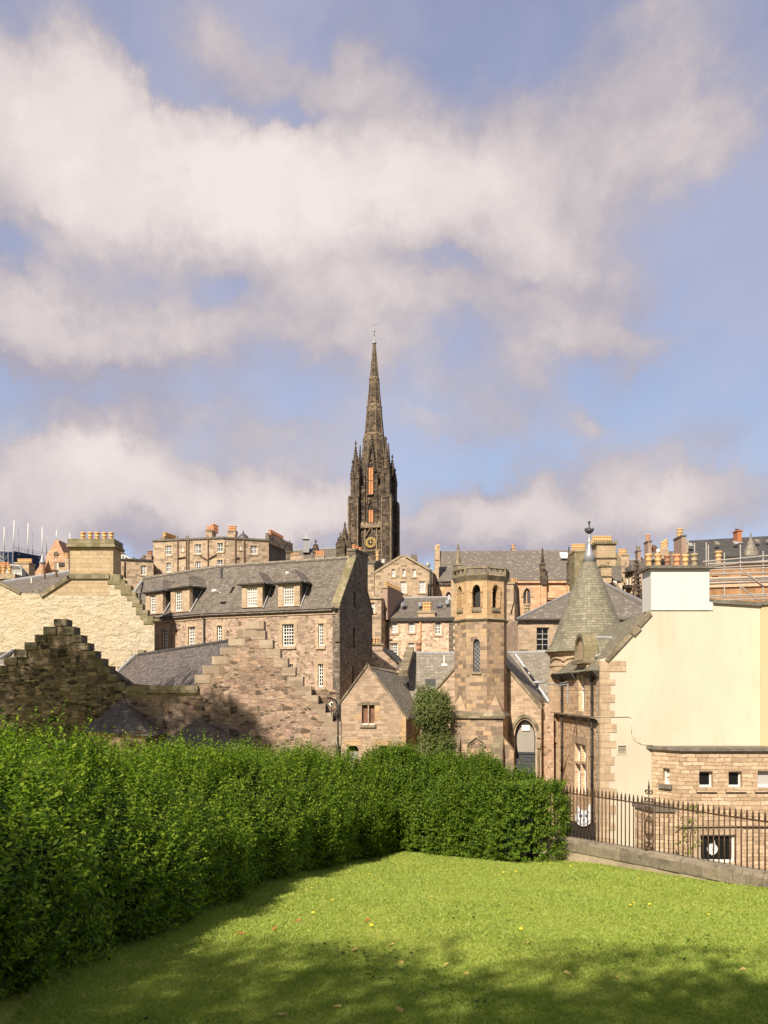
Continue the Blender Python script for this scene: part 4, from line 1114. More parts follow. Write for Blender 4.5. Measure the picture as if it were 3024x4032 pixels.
# low rubble annex in front of the gable
an = thing('annex', 'low flat-roofed rubble stone annex with a grey coping against the cream gable', 'building', (15, 34, -10.2))
FA = Fac((2685, 36.6), (3090, 36.6)); FA2 = Fac((2566, 37.93), (2685, 36.6)); az_ = FA.uv(2700, 2957)[1]
W1 = [FA.rect(2753, 3037, 2807, 3101), FA.rect(2869, 3037, 2922, 3101), FA.rect(2983, 3034, 3060, 3101)]
W2 = FA.rect(2757, 3287, 2895, 3398)
MB().wall(FA, [(0, ZB), (FA.len, ZB), (FA.len, az_), (0, az_)], [rp(r) for r in W1] + [rp(W2)], depth=1.3, rec=.28).build('wall', 'annex_stone', an)
W3 = FA2.rect(2610, 3026, 2636, 3088)
MB().wall(FA2, [(0, ZB), (FA2.len - .002, ZB), (FA2.len - .002, az_ - .002), (0, az_ - .002)], [rp(W3)], depth=.5, rec=.3, bvec=V((.6, .25, 0))).build('wall', 'annex_stone', an)
for i, r in enumerate(W1): window(an, FA, r, 1, 1, rec=.27, glass='glass_pale' if i == 2 else 'glass_dark', fw=.075, sill=.12, sash=False, sm='annex_stone')
window(an, FA2, W3, 1, 2, rec=.24, glass='glass_curtain', fw=.08, sill=.14, sm='coping_grey')
wd_ = window(an, FA, W2, 1, 1, rec=.22, glass='glass_dark', fw=.09, sash=False, surround=.3, head=.34)
b = MB()
# round white sticker with a horned head outline
cu, cz = FA.uv(2812, 3347); rs = .26
b.prism([FA.pt(u, z, -.205) for u, z in circ(cu, cz, rs, 28)], FA.n * .012, 0)
b.prism([FA.pt(cu + x_ * rs, cz + y_ * rs, -.19) for x_, y_ in ((-.42, .75), (-.55, 1.0), (.1, 1.05), (.38, 1.7), (.5, 1.05), (.52, .2), (.45, -.95), (-.2, -1.12), (-.38, -.4))], FA.n * .008, 0)
for (x_, y_, r_) in ((.28, .55, .10), (-.12, .30, .07), (.05, -.05, .10), (-.1, -.42, .07), (.22, -.35, .06)): b.prism([FA.pt(u, z, -.18) for u, z in circ(cu + x_ * rs, cz + y_ * rs, r_ * rs, 10)], FA.n * .006, 1)
for i in range(7): a = R(120 + i * 17); b.prism([FA.pt(u, z, -.19) for u, z in circ(cu + .82 * rs * math.cos(a), cz + .82 * rs * math.sin(a), .05 * rs, 6)], FA.n * .006, 1)
b.build('emblem', ['sign_white', 'panel_dark'], wd_)
b = MB()
b.prism([FA2.pt(-.25, az_ + .002, .16), FA2.pt(FA2.len + .06, az_ + .002, .16), FA2.pt(FA2.len + .06, az_ + .15, .16), FA2.pt(-.25, az_ + .15, .16)], V((.7, .3, 0)))
b.prism([FA.pt(-.10, az_ + .004, .17), FA.pt(FA.len + .2, az_ + .004, .17), FA.pt(FA.len + .2, az_ + .156, .17), FA.pt(-.10, az_ + .156, .17)], V((0, 1.45, 0)))
b.build('coping', 'coping_grey', an)
b = MB(); cx1 = FG.p(2832, 2932, .1); b.lathe(cx1 - UP * .14, [(.05, 0), (.09, .05), (.09, .18), (.04, .24)], 10); b.build('bulkhead_lamp', 'cream_render', an, True)
# small lower porch
pc = thing('porch', 'small low stone porch with a dark grey flat cope, seen through the railing', 'porch', (12, 34.5, -10.2))
FP = Fac((2500, 34.6), (2572, 33.2)); FP2 = Fac((2572, 33.2), (2660, 33.05)); pz = FP.uv(2500, 3176)[1]
MB().wall(FP, [(0, ZB), (FP.len, ZB), (FP.len, pz), (0, pz)], depth=.4, bvec=V((.5, .4, 0))).wall(FP2, [(0, ZB), (FP2.len, ZB), (FP2.len, pz - .003), (0, pz - .003)], bvec=V((0, 1.5, 0))).build('wall', 'annex_stone', pc)
b = MB(); b.prism([FP.pt(-.1, pz + .003, .1), FP.pt(FP.len + .05, pz + .003, .1), FP2.pt(FP2.len + .05, pz + .003, .1), FP2.pt(FP2.len, pz + .003, -1.0), FP.pt(-.1, pz + .003, -.8)], UP * .2); b.build('cope', 'coping_grey', pc)
# black cable run and a weed over the wall
ob = pipe(None, [FA.p(2630, 3255, .1), FA.p(2700, 3257, .06), FA.p(2800, 3256, .06), FA.p(3040, 3255, .06)], .03, 'iron_black', 'cable'); tag(ob, 'black cable clipped level along the annex wall behind the railing', 'cable'); rebase(ob)
wdn = thing('weed', 'thin green weed climbing by the annex wall behind the railing', 'plant', tuple(P(2735, 3380, 31)))
r_ = np.random.default_rng(5); m_ = 46; st_ = np.stack([r_.normal(12.75, .22, m_), r_.normal(31.6, .15, m_), r_.uniform(-7.0, -4.6, m_)], 1); dd = r_.normal(0, 1, (m_, 3)); dd[:, 2] += .4; dd /= np.linalg.norm(dd, axis=1)[:, None]
leaf_mesh('foliage', shoots(st_, dd, r_.uniform(.3, .6, m_), .13, 6), 'hedge_leaf', wdn)
b = MB(); b.path([(12.7, 31.7, -10), (12.8, 31.6, -8), (12.7, 31.6, -6.2), (12.85, 31.6, -4.8)], .025); b.build('stem', 'bark', wdn)
# round emblem sign on the shopfront below the turret house
sg = thing('hanging_sign', 'round white sign of a horned head over the dark shopfront behind the railing', 'sign', tuple(FL.p(2310, 3260, .9)))
c_ = P(2298, 3222, 38.6); b = MB(); FS = Fac((c_.x - 1, c_.y), (c_.x + 1, c_.y), raw=True)
b.prism([FS.pt(u, z) for u, z in circ(1, c_.z, .41, 30)], FS.n * -.08, 0)
for s_ in (-1, 1): b.prism([FS.pt(1 + s_ * .13, c_.z + .34), FS.pt(1 + s_ * .36, c_.z + .22), FS.pt(1 + s_ * .33, c_.z + .74)], FS.n * -.08, 0)
for (x_, y_, r_) in ((-.15, .13, .085), (.15, .13, .085)): b.prism([FS.pt(u, z, .02) for u, z in circ(1 + x_, c_.z + y_, r_, 12)], FS.n * -.015, 1)
for i in range(9): a = R(200 + i * 17.5); b.prism([FS.pt(u, z, .02) for u, z in circ(1 + .3 * math.cos(a), c_.z + .3 * math.sin(a), .03, 8)], FS.n * -.015, 1)
b.prism([FS.pt(1 - .07, c_.z - .06, .02), FS.pt(1 + .07, c_.z - .06, .02), FS.pt(1, c_.z - .2, .02)], FS.n * -.015, 1)
b.build('disc', ['sign_white', 'sign_blue'], sg); MB().box(FS.pt(.25, c_.z - 4, -.14), FS.t * 1.5, -FS.n * .5, UP * 3.75).build('shopfront', 'panel_dark', sg)
# ------------------------------------------------------------------ crow-stepped gables by the kirkyard wall
def zz(x, y): return (x * .4822, 2000 + y * .4822)       # reading grid of the left part of the photograph
def yy(x, y): return (600 + x * .5425, 2000 + y * .5425)


FC = Fac((-60, 34.0), (1352, 34.0))
LOW = -7.2


def crow(F, pts):
    """outline from step points listed left to right"""
    return F.poly(pts)


h1 = thing('crow_stepped_house', 'dark shaded stone house end with a big crow-stepped gable, left of the slate roof', 'house', (-13, 35, LOW))
st1 = [(-120, 1360), (-120, 1295), (-30, 1295), (-30, 1295), (48, 1295), (48, 1230), (132, 1230), (132, 1165), (215, 1165), (215, 1105), (297, 1105), (297, 1043), (370, 1043), (370, 980), (450, 980), (450, 915), (535, 915), (535, 980), (600, 980), (600, 1045), (660, 1045), (660, 1110), (718, 1110), (718, 1175), (775, 1175), (775, 1237), (835, 1237), (835, 1300), (893, 1300), (893, 1365), (950, 1365), (950, 1428), (1018, 1428)]
st1 = [p for i, p in enumerate(st1) if i == 0 or p != st1[i - 1]]
top1 = FC.poly([zz(*p) for p in st1]); ua, ub = top1[0][0], top1[-1][0]
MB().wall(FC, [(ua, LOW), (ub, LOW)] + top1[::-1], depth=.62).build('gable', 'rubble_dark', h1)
b = MB()
for (xa, ya), (xb, yb) in zip([zz(*p) for p in st1[:-1]], [zz(*p) for p in st1[1:]]):
    if abs(ya - yb) < .1:   # tread: a cope stone on each step
        q0, q1 = FC.uv(xa, ya), FC.uv(xb, yb); e = random.uniform(.02, .06)
        b.fbox(FC, q0[0] - .035 - e * .3, q1[0] + .035 + e * .3, q0[1] - .24 - e, q0[1] + .035 + e * .3, -.66, .03 + e)
b.build('crow_step', 'soot_shade_cope', h1)
apx = FC.p(*zz(492, 950)); v_ = V((apx.x / apx.y, 1, 0)); Lr = 9.0
for s_, w_ in ((-1, 5.2), (1, 5.6)):
    e0 = V((apx.x + s_ * w_, 34.5, apx.z - w_ * .78)); slab([apx + v_ * .5 - UP * .25, apx + v_ * Lr - UP * .25, e0 + v_ * Lr, e0 + v_ * .2], .15).build('roof', 'slate_tan', h1)
b = MB(); x0_ = apx.x; b.box((x0_ - 4.6, 34.7, LOW), (9.3, 0, 0), (-3.0, 8, 0), (0, 0, -LOW - .6)); b.build('body', 'rubble_brown', h1)
slab([P(-80, 2580, 36.5), P(45, 2563, 38.5), P(150, 2563, 37.0), P(150, 2640, 35.2), P(-80, 2700, 35.2)], .12).build('roof', 'slate_tan', h1)
MB().tube(P(50, 2561, 38.3), P(-30, 2612, 36.2), .09, .09, 6).build('flashing', 'lead_pale', h1)

h2 = thing('crow_stepped_house', 'sunlit rubble house with a crow-stepped gable and long slate roof before the dormered house', 'house', (-6, 35, LOW))
st2 = [(-230, 1295), (315, 1295), (315, 1217), (375, 1217), (375, 1150), (440, 1150), (440, 1083), (500, 1083), (500, 1018), (560, 1018), (560, 955), (622, 955), (622, 890), (680, 890), (680, 825), (760, 825), (760, 893), (815, 893), (815, 960), (870, 960), (870, 1025), (925, 1025), (925, 1092), (980, 1092), (980, 1160), (1035, 1160), (1035, 1230), (1090, 1230), (1090, 1296), (1150, 1296), (1150, 1362), (1200, 1362), (1200, 1426), (1252, 1426), (1252, 1490), (1305, 1490), (1305, 1555), (1366, 1555)]
pp = [yy(*p) for p in st2]; pp[0] = (zz(1019, 0)[0], pp[0][1])
top2 = FC.poly(pp); ua, ub = ub + .003, top2[-1][0]; top2[0] = (ua, top2[0][1])
g2 = MB().wall(FC, [(ua, LOW), (ub - .22, LOW), (ub - .22, top2[-1][1] - 1.05)] + [(ub, top2[-1][1] - 1.05)] + top2[::-1], depth=.62).build('gable', 'rubble_pink', h2)
b = MB()
for (xa, ya), (xb, yb) in zip(pp[1:-1], pp[2:]):
    if abs(ya - yb) < .1:
        q0, q1 = FC.uv(xa, ya), FC.uv(xb, yb); e = random.uniform(.0, .05); right = xa > 1000
        b.fbox(FC, q0[0] - .05, q1[0] + (.30 if not right else .02), q0[1] - .28 - e * 2, q0[1] + .03 + e * .3, -.66, .012 + e * .4) if not right else b.fbox(FC, q0[0] - .18 - e * 4, q1[0] + .02, q0[1] - .30 - e * 3, q0[1] + .02, -.66, .008 + e * .3)
b.fbox(FC, ub - .60, ub + .01, top2[-1][1] - 1.05, top2[-1][1] - .42, -.66, .03)
b.build('crow_step', 'crow_cope', h2)
q0, q1 = FC.uv(*yy(-230, 1292)), FC.uv(*yy(334, 1292)); b = MB(); b.fbox(FC, ua + .15, q1[0], q0[1] - .30, q0[1] + .01, -.3, .16); b.build('coping', 'stone_dark_mossy', h2)
# roof running back
n0, n1 = P(985, 2512, 34.4), P(545, 2579, 46)
m0, m1 = P(772, 2712, 34.25), P(425, 2684, 46)
slab([n0, n1, m1, m0], .14).build('roof', 'slate_purple', h2)
slab([n0, n1, n1 + V((4.8, 3, -3.2)), n0 + V((4.0, 0, -3.6))], .14).build('roof', 'slate_purple', h2)
k = MB(); N = 34
for i in range(N): k.tube(n0.lerp(n1, i / N), n0.lerp(n1, (i + .93) / N), .10, .10, 8)
k.build('ridge', 'slate_dark', h2)
b = MB(); fb = Fac((430, 46.15), (640, 46.15)); sp = [(430, 2672), (430, 2646), (461, 2646), (461, 2625), (490, 2625), (490, 2600), (515, 2600), (515, 2576), (542, 2576), (542, 2560), (568, 2560), (568, 2585), (640, 2640)]
b.wall(fb, fb.poly([(430, 2800), (640, 2800)]) + fb.poly(sp)[::-1], depth=.5); b.build('rear_gable', 'stone_lichen', h2)
MB().tube(P(533, 2578, 45.9), P(448, 2660, 45.9), .10, .10, 6).build('flashing', 'lead_pale', h2)
b = MB(); b.prism([V((-11.6, 34.7, LOW)), V((-2.2, 34.7, LOW)), V((-9.0, 45.8, LOW)), V((-17.2, 45.8, LOW))], UP * (-LOW + .05)); b.build('body', 'rubble_brown', h2)

# slate-roofed burial monuments against the wall
def monument(label, apex, left, right, D0, D1, mat='slate_grey'):
    t_ = thing('monument', label, 'monument', (P(*apex, D0).x, (D0 + D1) / 2, LOW), 'roofed monuments against the kirkyard wall')
    A = P(*apex, D0); L0 = P(left[0], left[1], D1); R0 = P(right[0], right[1], D1); LB = V((L0.x * 1.0, D0, L0.z)); RB = V((R0.x * 1.0, D0, R0.z))
    b = MB(); b.face([A, L0, R0]); b.face([A, LB, L0]); b.face([A, R0, RB]); b.face([L0, LB, RB, R0]); b.build('roof', mat, t_)
    b = MB(); z0_ = ground_z(0, 30) - .3; b.box((L0.x + .25, D1 + .15, z0_), (R0.x - L0.x - .5, 0, 0), (0, D0 - D1 - .17, 0), (0, 0, L0.z - z0_ - .01)); b.build('body', 'rubble_brown', t_)
    return t_


monument('slate-roofed burial monument with a sharp peak against the dark gable wall', (482, 2752), (318, 2880), (592, 2900), 33.93, 31.8)
mo = monument('slate-roofed burial monument with a broad peak and a small pale finial', (782, 2830), (600, 2945), (960, 2960), 33.93, 31.2)
b = MB(); c_ = P(903, 2985, 32); b.ubox(c_, .5, .4, .22).ubox(c_ + UP * .22, .3, .3, .14).lathe(c_ + UP * .36, [(.12, 0), (.09, .1), (.07, .3), (.05, .36)], 8); b.build('finial', 'cream_render', mo)

# ------------------------------------------------------------------ cream rubble house with the five-pot stack
h3 = thing('rubble_house', 'cream harled rubble house with a five-pot yellow chimney and mossy crow steps', 'house', (-20, 52, -8))
FR3 = Fac((-160, 50), (608, 50))
o3 = FR3.poly([(-160, 2800), (608, 2800), (608, 2458), (600, 2450)])
o3 += FR3.poly([(590, 2440), (560, 2400), (535, 2345), (516, 2318), (492, 2294), (470, 2275), (272, 2275), (176, 2336), (154, 2338), (77, 2335), (0, 2298), (-60, 2250), (-160, 2340)])
MB().wall(FR3, o3, depth=4.6, bvec=V((-1.75, 4.6, 0))).build('gable', 'cream_rubble', h3)
b = MB(); b.prism([FR3.p(*q, .012) for q in ((176, 2338), (272, 2274), (430, 2276), (430, 2345), (300, 2343))], FR3.n * -.2); b.build('ashlar', 'ashlar_yellow', h3)
b = MB()
for (xa, xb, yt, yb) in ((424, 475, 2262, 2300), (452, 492, 2284, 2318), (476, 516, 2306, 2342), (500, 535, 2332, 2366), (520, 550, 2357, 2388), (536, 562, 2379, 2420), (553, 582, 2402, 2440), (566, 603, 2426, 2458), (590, 628, 2436, 2446)):
    q = FR3.rect(xa, yt, xb, yb); b.fbox(FR3, q[0], q[2], q[1], q[3], -.5, .03 + random.random() * .04)
b.build('crow_step', 'stone_lichen', h3)
b = MB()
for (a_, c_) in (((160, 2345), (274, 2272)), ((268, 2270), (432, 2270))):
    A, B = FR3.p(*a_, .0), FR3.p(*c_, .0); dv = (B - A).normalized(); nv = V((-dv.z, 0, dv.x)); MB().prism([A + V((0, -.14, 0)) - nv * .16, B + V((0, -.14, 0)) - nv * .16, B + V((0, -.14, 0)) + nv * .10, A + V((0, -.14, 0)) + nv * .10], V((0, .7, 0))).build('skew', 'stone_dark_mossy', h3)
for (a_, c_) in (((-60, 2255), (0, 2297)), ((0, 2297), (80, 2337))):
    A, B = FR3.p(*a_, .0), FR3.p(*c_, .0); dv = (B - A).normalized(); nv = V((-dv.z, 0, dv.x)); MB().prism([A + V((0, -.1, 0)) - nv * .06, B + V((0, -.1, 0)) - nv * .06, B + V((0, -.1, 0)) + nv * .10, A + V((0, -.1, 0)) + nv * .10], V((0, .6, 0))).build('skew', 'stone_dark_mossy', h3)
u0, z0, u1, z1 = FR3.rect(274, 2155, 445, 2262)
cs3 = chimney(h3, FR3, u0, u1, z0 - .1, z1, 1.5, [.20, .375, .535, .705, .86], pr=.165, ph=.60, mat='ashlar_yellow', capmat='stone_lichen', cap=.55, d=-.03, over=.10)
b = MB(); q = FR3.rect(270, 2140, 452, 2154); b.fbox(FR3, q[0] - .08, q[2] + .08, q[1] - .02, q[1] + .14, -1.68, .20); b.fbox(FR3, FR3.rect(268, 0, 1, 1)[0], FR3.uv(432, 0)[0], FR3.uv(300, 2268)[1], FR3.uv(300, 2262)[1] + .06, -1.6, .10); b.build('cornice', 'stone_lichen', cs3)
slab([P(-120, 2300, 55.5), P(18, 2295, 56), P(275, 2254, 57), P(270, 2275, 50.3), P(160, 2345, 50.1), P(78, 2340, 50.1), P(-20, 2300, 50.1)], .12).build('roof', 'slate_grey', h3)
MB().tube(P(-40, 2310, 55.9), P(18, 2293, 55.9), .14, .14, 6).tube(P(18, 2293, 55.9), P(275, 2253, 56.9), .16, .16, 6).build('ridge', 'lead_grey', h3)
for (x_, y0, y1, r_) in ((176, 2258, 2290, .075), (222, 2252, 2285, .08)):
    pv = MB(); pv.tube(P(x_, y1, 53.2), P(x_, y0, 53.2), r_, r_, 8); pv.box(P(x_ - 16, y1 + 8, 52.7), V((.5, 0, 0)), V((.18, .5, .30)), UP * .05); pv.build('vent_pipe', 'pipe_brown', h3)
MB().tube(P(124, 2300, 52.8), P(124, 2275, 52.8), .05, .05, 8).build('vent_pipe', 'paint_white', h3)

# ------------------------------------------------------------------ tall dormered house
h4 = thing('tall_house', 'tall rubble house with hipped dormers in a long slate roof and a dark end gable', 'house', (-6, 53, -10))
c0 = V((-2.93, 50.0, 0)); t4 = V((-.937, .351, 0)).normalized(); p4 = V((.351, .937, 0)).normalized()
EZ, RZ = 5.58, 9.23
L4 = 10.45
FM = Fac(tuple((c0 + t4 * L4).xy), tuple(c0.xy), raw=True)
bend = c0 + t4 * L4; t5 = V((-.80, .60, 0)); p5 = V((.60, .80, 0))
pb = (p4 + p5).normalized()
FM2 = Fac(tuple((bend + t5 * 11).xy), tuple(bend.xy), raw=True)
wins = [(FM.rect(1112, 2457, 1157, 2544), 4, 6), (FM.rect(1254, 2455, 1274, 2544), 2, 6), (FM.rect(855, 2463, 874, 2545), 2, 6), (FM.rect(1133, 2615, 1154, 2640), 2, 1), (FM.rect(1252, 2614, 1273, 2705), 2, 6)]
MB().wall(FM, [(0, -11), (FM.len, -11), (FM.len, EZ), (0, EZ)], [rp(w[0]) for w in wins], depth=.6, rec=.2, bvec=p4 * .6).build('wall', 'rubble_tan', h4)
for r, c_, w_ in wins: window(h4, FM, r, c_, w_, rec=.17, glass='glass_dark' if w_ == 6 else 'glass_dark', fw=.075, bw=.04, sill=.10 if w_ == 6 else None, surround=.24, head=.3)
wins2 = [(FM2.rect(636, 2475, 664, 2560), 3, 6), (FM2.rect(741, 2468, 770, 2550), 3, 6)]
MB().wall(FM2, [(0, -11), (FM2.len - .002, -11), (FM2.len - .002, EZ - .002), (0, EZ - .002)], [rp(w[0]) for w in wins2], depth=.6, rec=.2, bvec=p5 * .6).build('wall', 'rubble_tan', h4)
for r, c_, w_ in wins2: window(h4, FM2, r, c_, w_, rec=.17, glass='glass_sky', fw=.075, bw=.04, sill=.10, surround=.24, head=.3)
# end gable
c1 = c0 + p4 * 5.87; FE = Fac(tuple(c0.xy), tuple(c1.xy), raw=True); W4 = 5.87
slots = [(FE.uv(1395, 2330), .34, 1.1), (FE.uv(1393, 2470), .34, 1.4), (FE.uv(1389, 2622), .34, 1.4), (FE.uv(1393, 2580), .0, .0)][:3]
hs = [rp((u - w_ / 2, z - h_, u + w_ / 2, z)) for (u, z), w_, h_ in slots]
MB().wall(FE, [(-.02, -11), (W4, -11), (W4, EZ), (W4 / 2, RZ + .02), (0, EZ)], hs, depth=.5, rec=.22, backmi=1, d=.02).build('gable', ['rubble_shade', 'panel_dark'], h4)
b = MB()
for a_, c_ in (((-.06, EZ - .05), (W4 / 2 + .02, RZ + .16)), ((W4 + .06, EZ - .05), (W4 / 2 - .02, RZ + .16))):
    A, B = FE.pt(*a_, .08), FE.pt(*c_, .08); MB().prism([A, B, B + UP * .22, A + UP * .22], -FE.n * .62).build('skew', 'stone_lichen', h4)
for z_ in (EZ - .02, EZ - 2.2): MB().fbox(FM, FM.len - .3, FM.len + .06, z_ - .16, z_, .003, .12).build('skewputt', 'stone_dark_mossy', h4)
slab([c0 + UP * EZ - p4 * .25 - t4 * -.45 - UP * .3, bend + UP * EZ - pb * .25 - UP * .3, bend + p4 * 2.93 + UP * RZ + t4 * .6, c0 + p4 * 2.93 + UP * RZ + t4 * .45], .14).build('roof', 'slate_grey', h4)
slab([bend + UP * (EZ - .30) - pb * .25, bend + t5 * 11 + UP * (EZ - .302) - p5 * .25, bend + t5 * 11 + p5 * 2.93 + UP * RZ, bend + p4 * 2.93 + t4 * .6 + UP * RZ], .14).build('roof', 'slate_grey', h4)
slab([c0 + p4 * 2.93 + UP * RZ + t4 * .45, bend + p4 * 2.93 + UP * RZ + t4 * .6, bend + p4 * 6.1 + UP * (EZ - .2), c0 + p4 * 6.1 + UP * (EZ - .2) + t4 * .45], .14).build('roof', 'slate_grey', h4)
slab([bend + p4 * 2.93 + t4 * .6 + UP * RZ, bend + t5 * 11 + p5 * 2.93 + UP * RZ, bend + t5 * 11 + p5 * 6.1 + UP * (EZ - .2), bend + p4 * 6.1 + UP * (EZ - .2)], .14).build('roof', 'slate_grey', h4)
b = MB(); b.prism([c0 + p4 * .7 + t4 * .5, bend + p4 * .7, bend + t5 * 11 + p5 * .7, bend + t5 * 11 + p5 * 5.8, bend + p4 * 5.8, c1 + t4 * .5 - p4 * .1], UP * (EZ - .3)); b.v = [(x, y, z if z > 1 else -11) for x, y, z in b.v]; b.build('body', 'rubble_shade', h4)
MB().tube(c0 + p4 * 2.93 + UP * (RZ + .03) + t4 * .5, bend + p4 * 2.93 + UP * (RZ + .03) + t4 * .6, .10, .10, 6).tube(bend + p4 * 2.93 + UP * (RZ + .03) + t4 * .6, bend + t5 * 11 + p5 * 2.93 + UP * (RZ + .03), .10, .10, 6).build('ridge', 'slate_tan', h4)
b = MB(); b.prism([FM.pt(0, EZ - .36, .004), FM.pt(0, EZ - .36, .10), FM.pt(0, EZ - .16, .24), FM.pt(0, EZ - .16, .004)], FM.t * (FM.len - .1)); b.prism([FM2.pt(0, EZ - .36, .004), FM2.pt(0, EZ - .36, .10), FM2.pt(0, EZ - .16, .24), FM2.pt(0, EZ - .16, .004)], FM2.t * (FM2.len - .05)); b.build('gutter', 'gutter_dark', h4)
b = MB(); b.fbox(FM, 0.1, FM.len - .3, EZ - .52, EZ - .37, .003, .06); b.fbox(FM2, 0.1, FM2.len - .1, EZ - .52, EZ - .37, .003, .06); b.build('eaves_course', 'dressed_stone', h4)
pipe(h4, [FM.pt(.1, EZ - .4, .12), FM.pt(.1, -8, .12)], .06, 'gutter_dark')
# its chimney
FCH = Fac(tuple((c0 + p4 * 2.62 + t4 * .44).xy), tuple((c0 + p4 * 2.62 - t4 * .03).xy), raw=True)
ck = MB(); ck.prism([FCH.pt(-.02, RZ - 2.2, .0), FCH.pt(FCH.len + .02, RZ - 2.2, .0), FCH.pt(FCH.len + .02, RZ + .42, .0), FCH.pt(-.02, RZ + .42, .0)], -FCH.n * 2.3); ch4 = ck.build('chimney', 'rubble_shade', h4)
MB().prism([FCH.pt(-.10, RZ + .422, .08), FCH.pt(FCH.len + .10, RZ + .422, .08), FCH.pt(FCH.len + .10, RZ + .56, .08), FCH.pt(-.10, RZ + .56, .08)], -FCH.n * 2.46).build('cope', 'coping_grey', ch4)
for d_ in (.35, .85, 1.45): pot_mesh(FCH.pt(FCH.len / 2, RZ + .56, -d_), .15, .34, 'pot_orange', ch4)


def dormer(parent, F, x0, x1, yt, yb, wr, eave, peak, cols, glass='glass_curtain', depth=1.9):
    u0, z0, u1, z1 = F.rect(x0, yt, x1, yb); r = F.rect(*wr); r = (r[0], max(r[1], z0 + .06), r[2], min(r[3], z1 - .12))
    d = MB().wall(F, [(u0, z0), (u1, z0), (u1, z1), (u0, z1)], [rp(r)], depth=.3, rec=.16, d=.02).build('dormer', 'dressed_stone', parent)
    window(d, F, r, cols, 6, rec=.13, glass=glass, fw=.07, bw=.04)
    c = MB()
    for ua in (u0 + .02, u1 - .14): c.prism([F.pt(ua, z0, -.28), F.pt(ua + .12, z0, -.28), F.pt(ua + .12, z1, -.28), F.pt(ua, z1, -.28)], -F.n * (depth - .3))
    c.build('cheek', 'slate_dark', d)
    e0, e1 = u0 - .28, u1 + .28; um = (u0 + u1) / 2; zp = z1 + .98; zb = z1 + .02
    pk0 = F.pt(um, zp, -.75); pk1 = F.pt(um, zp, -2.6)
    rf = MB(); A, B = F.pt(e0, zb, .26), F.pt(e1, zb, .26); C, Dd = F.pt(e1, zb, -2.2), F.pt(e0, zb, -2.2)
    rf.face([A, B, pk0]); rf.face([B, C, pk1, pk0]); rf.face([A, pk0, pk1, Dd]); rf.face([A, Dd, C, B]); rf.build('roof', 'slate_dark' if False else 'slate_grey', d)
    MB().fbox(F, e0 + .01, e1 - .01, zb - .09, zb - .002, -1.6, .25).build('fascia', 'gutter_dark', d)
    MB().tube(F.pt(e1, zb + .02, -.1), F.pt(e1 - .1, zb + .1, -1.25), .05, .05, 6).tube(F.pt(u1 + .05, z0 - .1, .05), F.pt(u1 + .05, z1 - .05, -1.15), .05, .05, 6).build('flashing', 'lead_pale', d)
    return d


dormer(h4, FM, 953, 1034, 2300, 2392, (972, 2313, 1013, 2391), 0, 0, 4)
dormer(h4, FM, 1095, 1181, 2294, 2388, (1115, 2308, 1158, 2387), 0, 0, 4)
dormer(h4, FM2, 673, 747, 2314, 2410, (690, 2328, 717, 2405), 0, 0, 3, 'glass_sky')
dormer(h4, FM2, 574, 642, 2330, 2418, (591, 2341, 614, 2413), 0, 0, 3, 'glass_sky')
for (x_, y_, s_) in ((872, 2262, .5), (1131, 2263, .28)): q = P(x_, y_ + 14, 53.2); MB().tube(q, q + UP * s_ * 1.2, .09, .09, 8).ubox(q + UP * s_ * 1.2, .2, .2, .12).build('vent_pipe', 'paint_white' if s_ < .4 else 'lead_dark', h4)
q = P(838, 2327, 53.0); MB().tube(q, q + V((.35, -.3, .0)), .11, .11, 8).tube(q + V((.1, -.1, 0)), q + V((.5, .1, -.15)), .06, .06, 6).build('flue', 'paint_white', h4)
slab([P(553, 2286, 62), P(562, 2283, 62), P(530, 2332, 59.6), P(522, 2332, 59.6)], .1).build('flashing', 'lead_pale', h4)

# street lamp and diamond plate by the corner
sl_ = thing('street_lamp', 'dark street lamp with a curved arm and drooping lantern at the tall house corner', 'street lamp', tuple(P(1342, 3080, 33.4)))
b = MB(); D_ = 33.3; b.path([P(1331, 3100, D_), P(1331, 2905, D_)], .05, 8); b.path([P(1331, 2905, D_), P(1331, 2830, D_), P(1326, 2768, D_), P(1320, 2757, D_), P(1305, 2750, D_), P(1290, 2747, D_)], .035, 8); b.build('post', 'iron_black', sl_, True)
b = MB(); b.lathe(P(1326, 2822, D_) , [(.03, .28), (.09, .16), (.125, .02), (.11, -.02), (.02, -.05)][::-1], 12); b.build('lantern', 'iron_black', sl_, True)
MB().box(P(1287, 2751, D_), V((.25, 0, .0)), V((0, .12, 0)), UP * .05).build('lamp_head', 'iron_black', sl_)
FD_ = Fac((1280, 33.7), (1330, 33.7)); cu, cz = FD_.uv(1305, 2772)
b = MB(); b.prism([FD_.pt(cu - .125, cz), FD_.pt(cu, cz - .125), FD_.pt(cu + .125, cz), FD_.pt(cu, cz + .125)], FD_.n * -.02, 0)
b.fbox(FD_, cu - .012, cu + .012, cz - .07, cz + .05, .002, .012, 1); b.prism([FD_.pt(cu - .035, cz + .03, .012), FD_.pt(cu + .035, cz + .03, .012), FD_.pt(cu, cz + .075, .012)], FD_.n * -.01, 1)
b.tube(FD_.pt(cu, cz - .12, -.03), FD_.pt(cu, cz - .55, -.03), .018, .018, 6, 2)
ob = b.build('sign_plate', ['paint_white', 'panel_dark', 'iron_black']); tag(ob, 'small white diamond sign plate beside the drooping street lamp', 'sign'); rebase(ob)

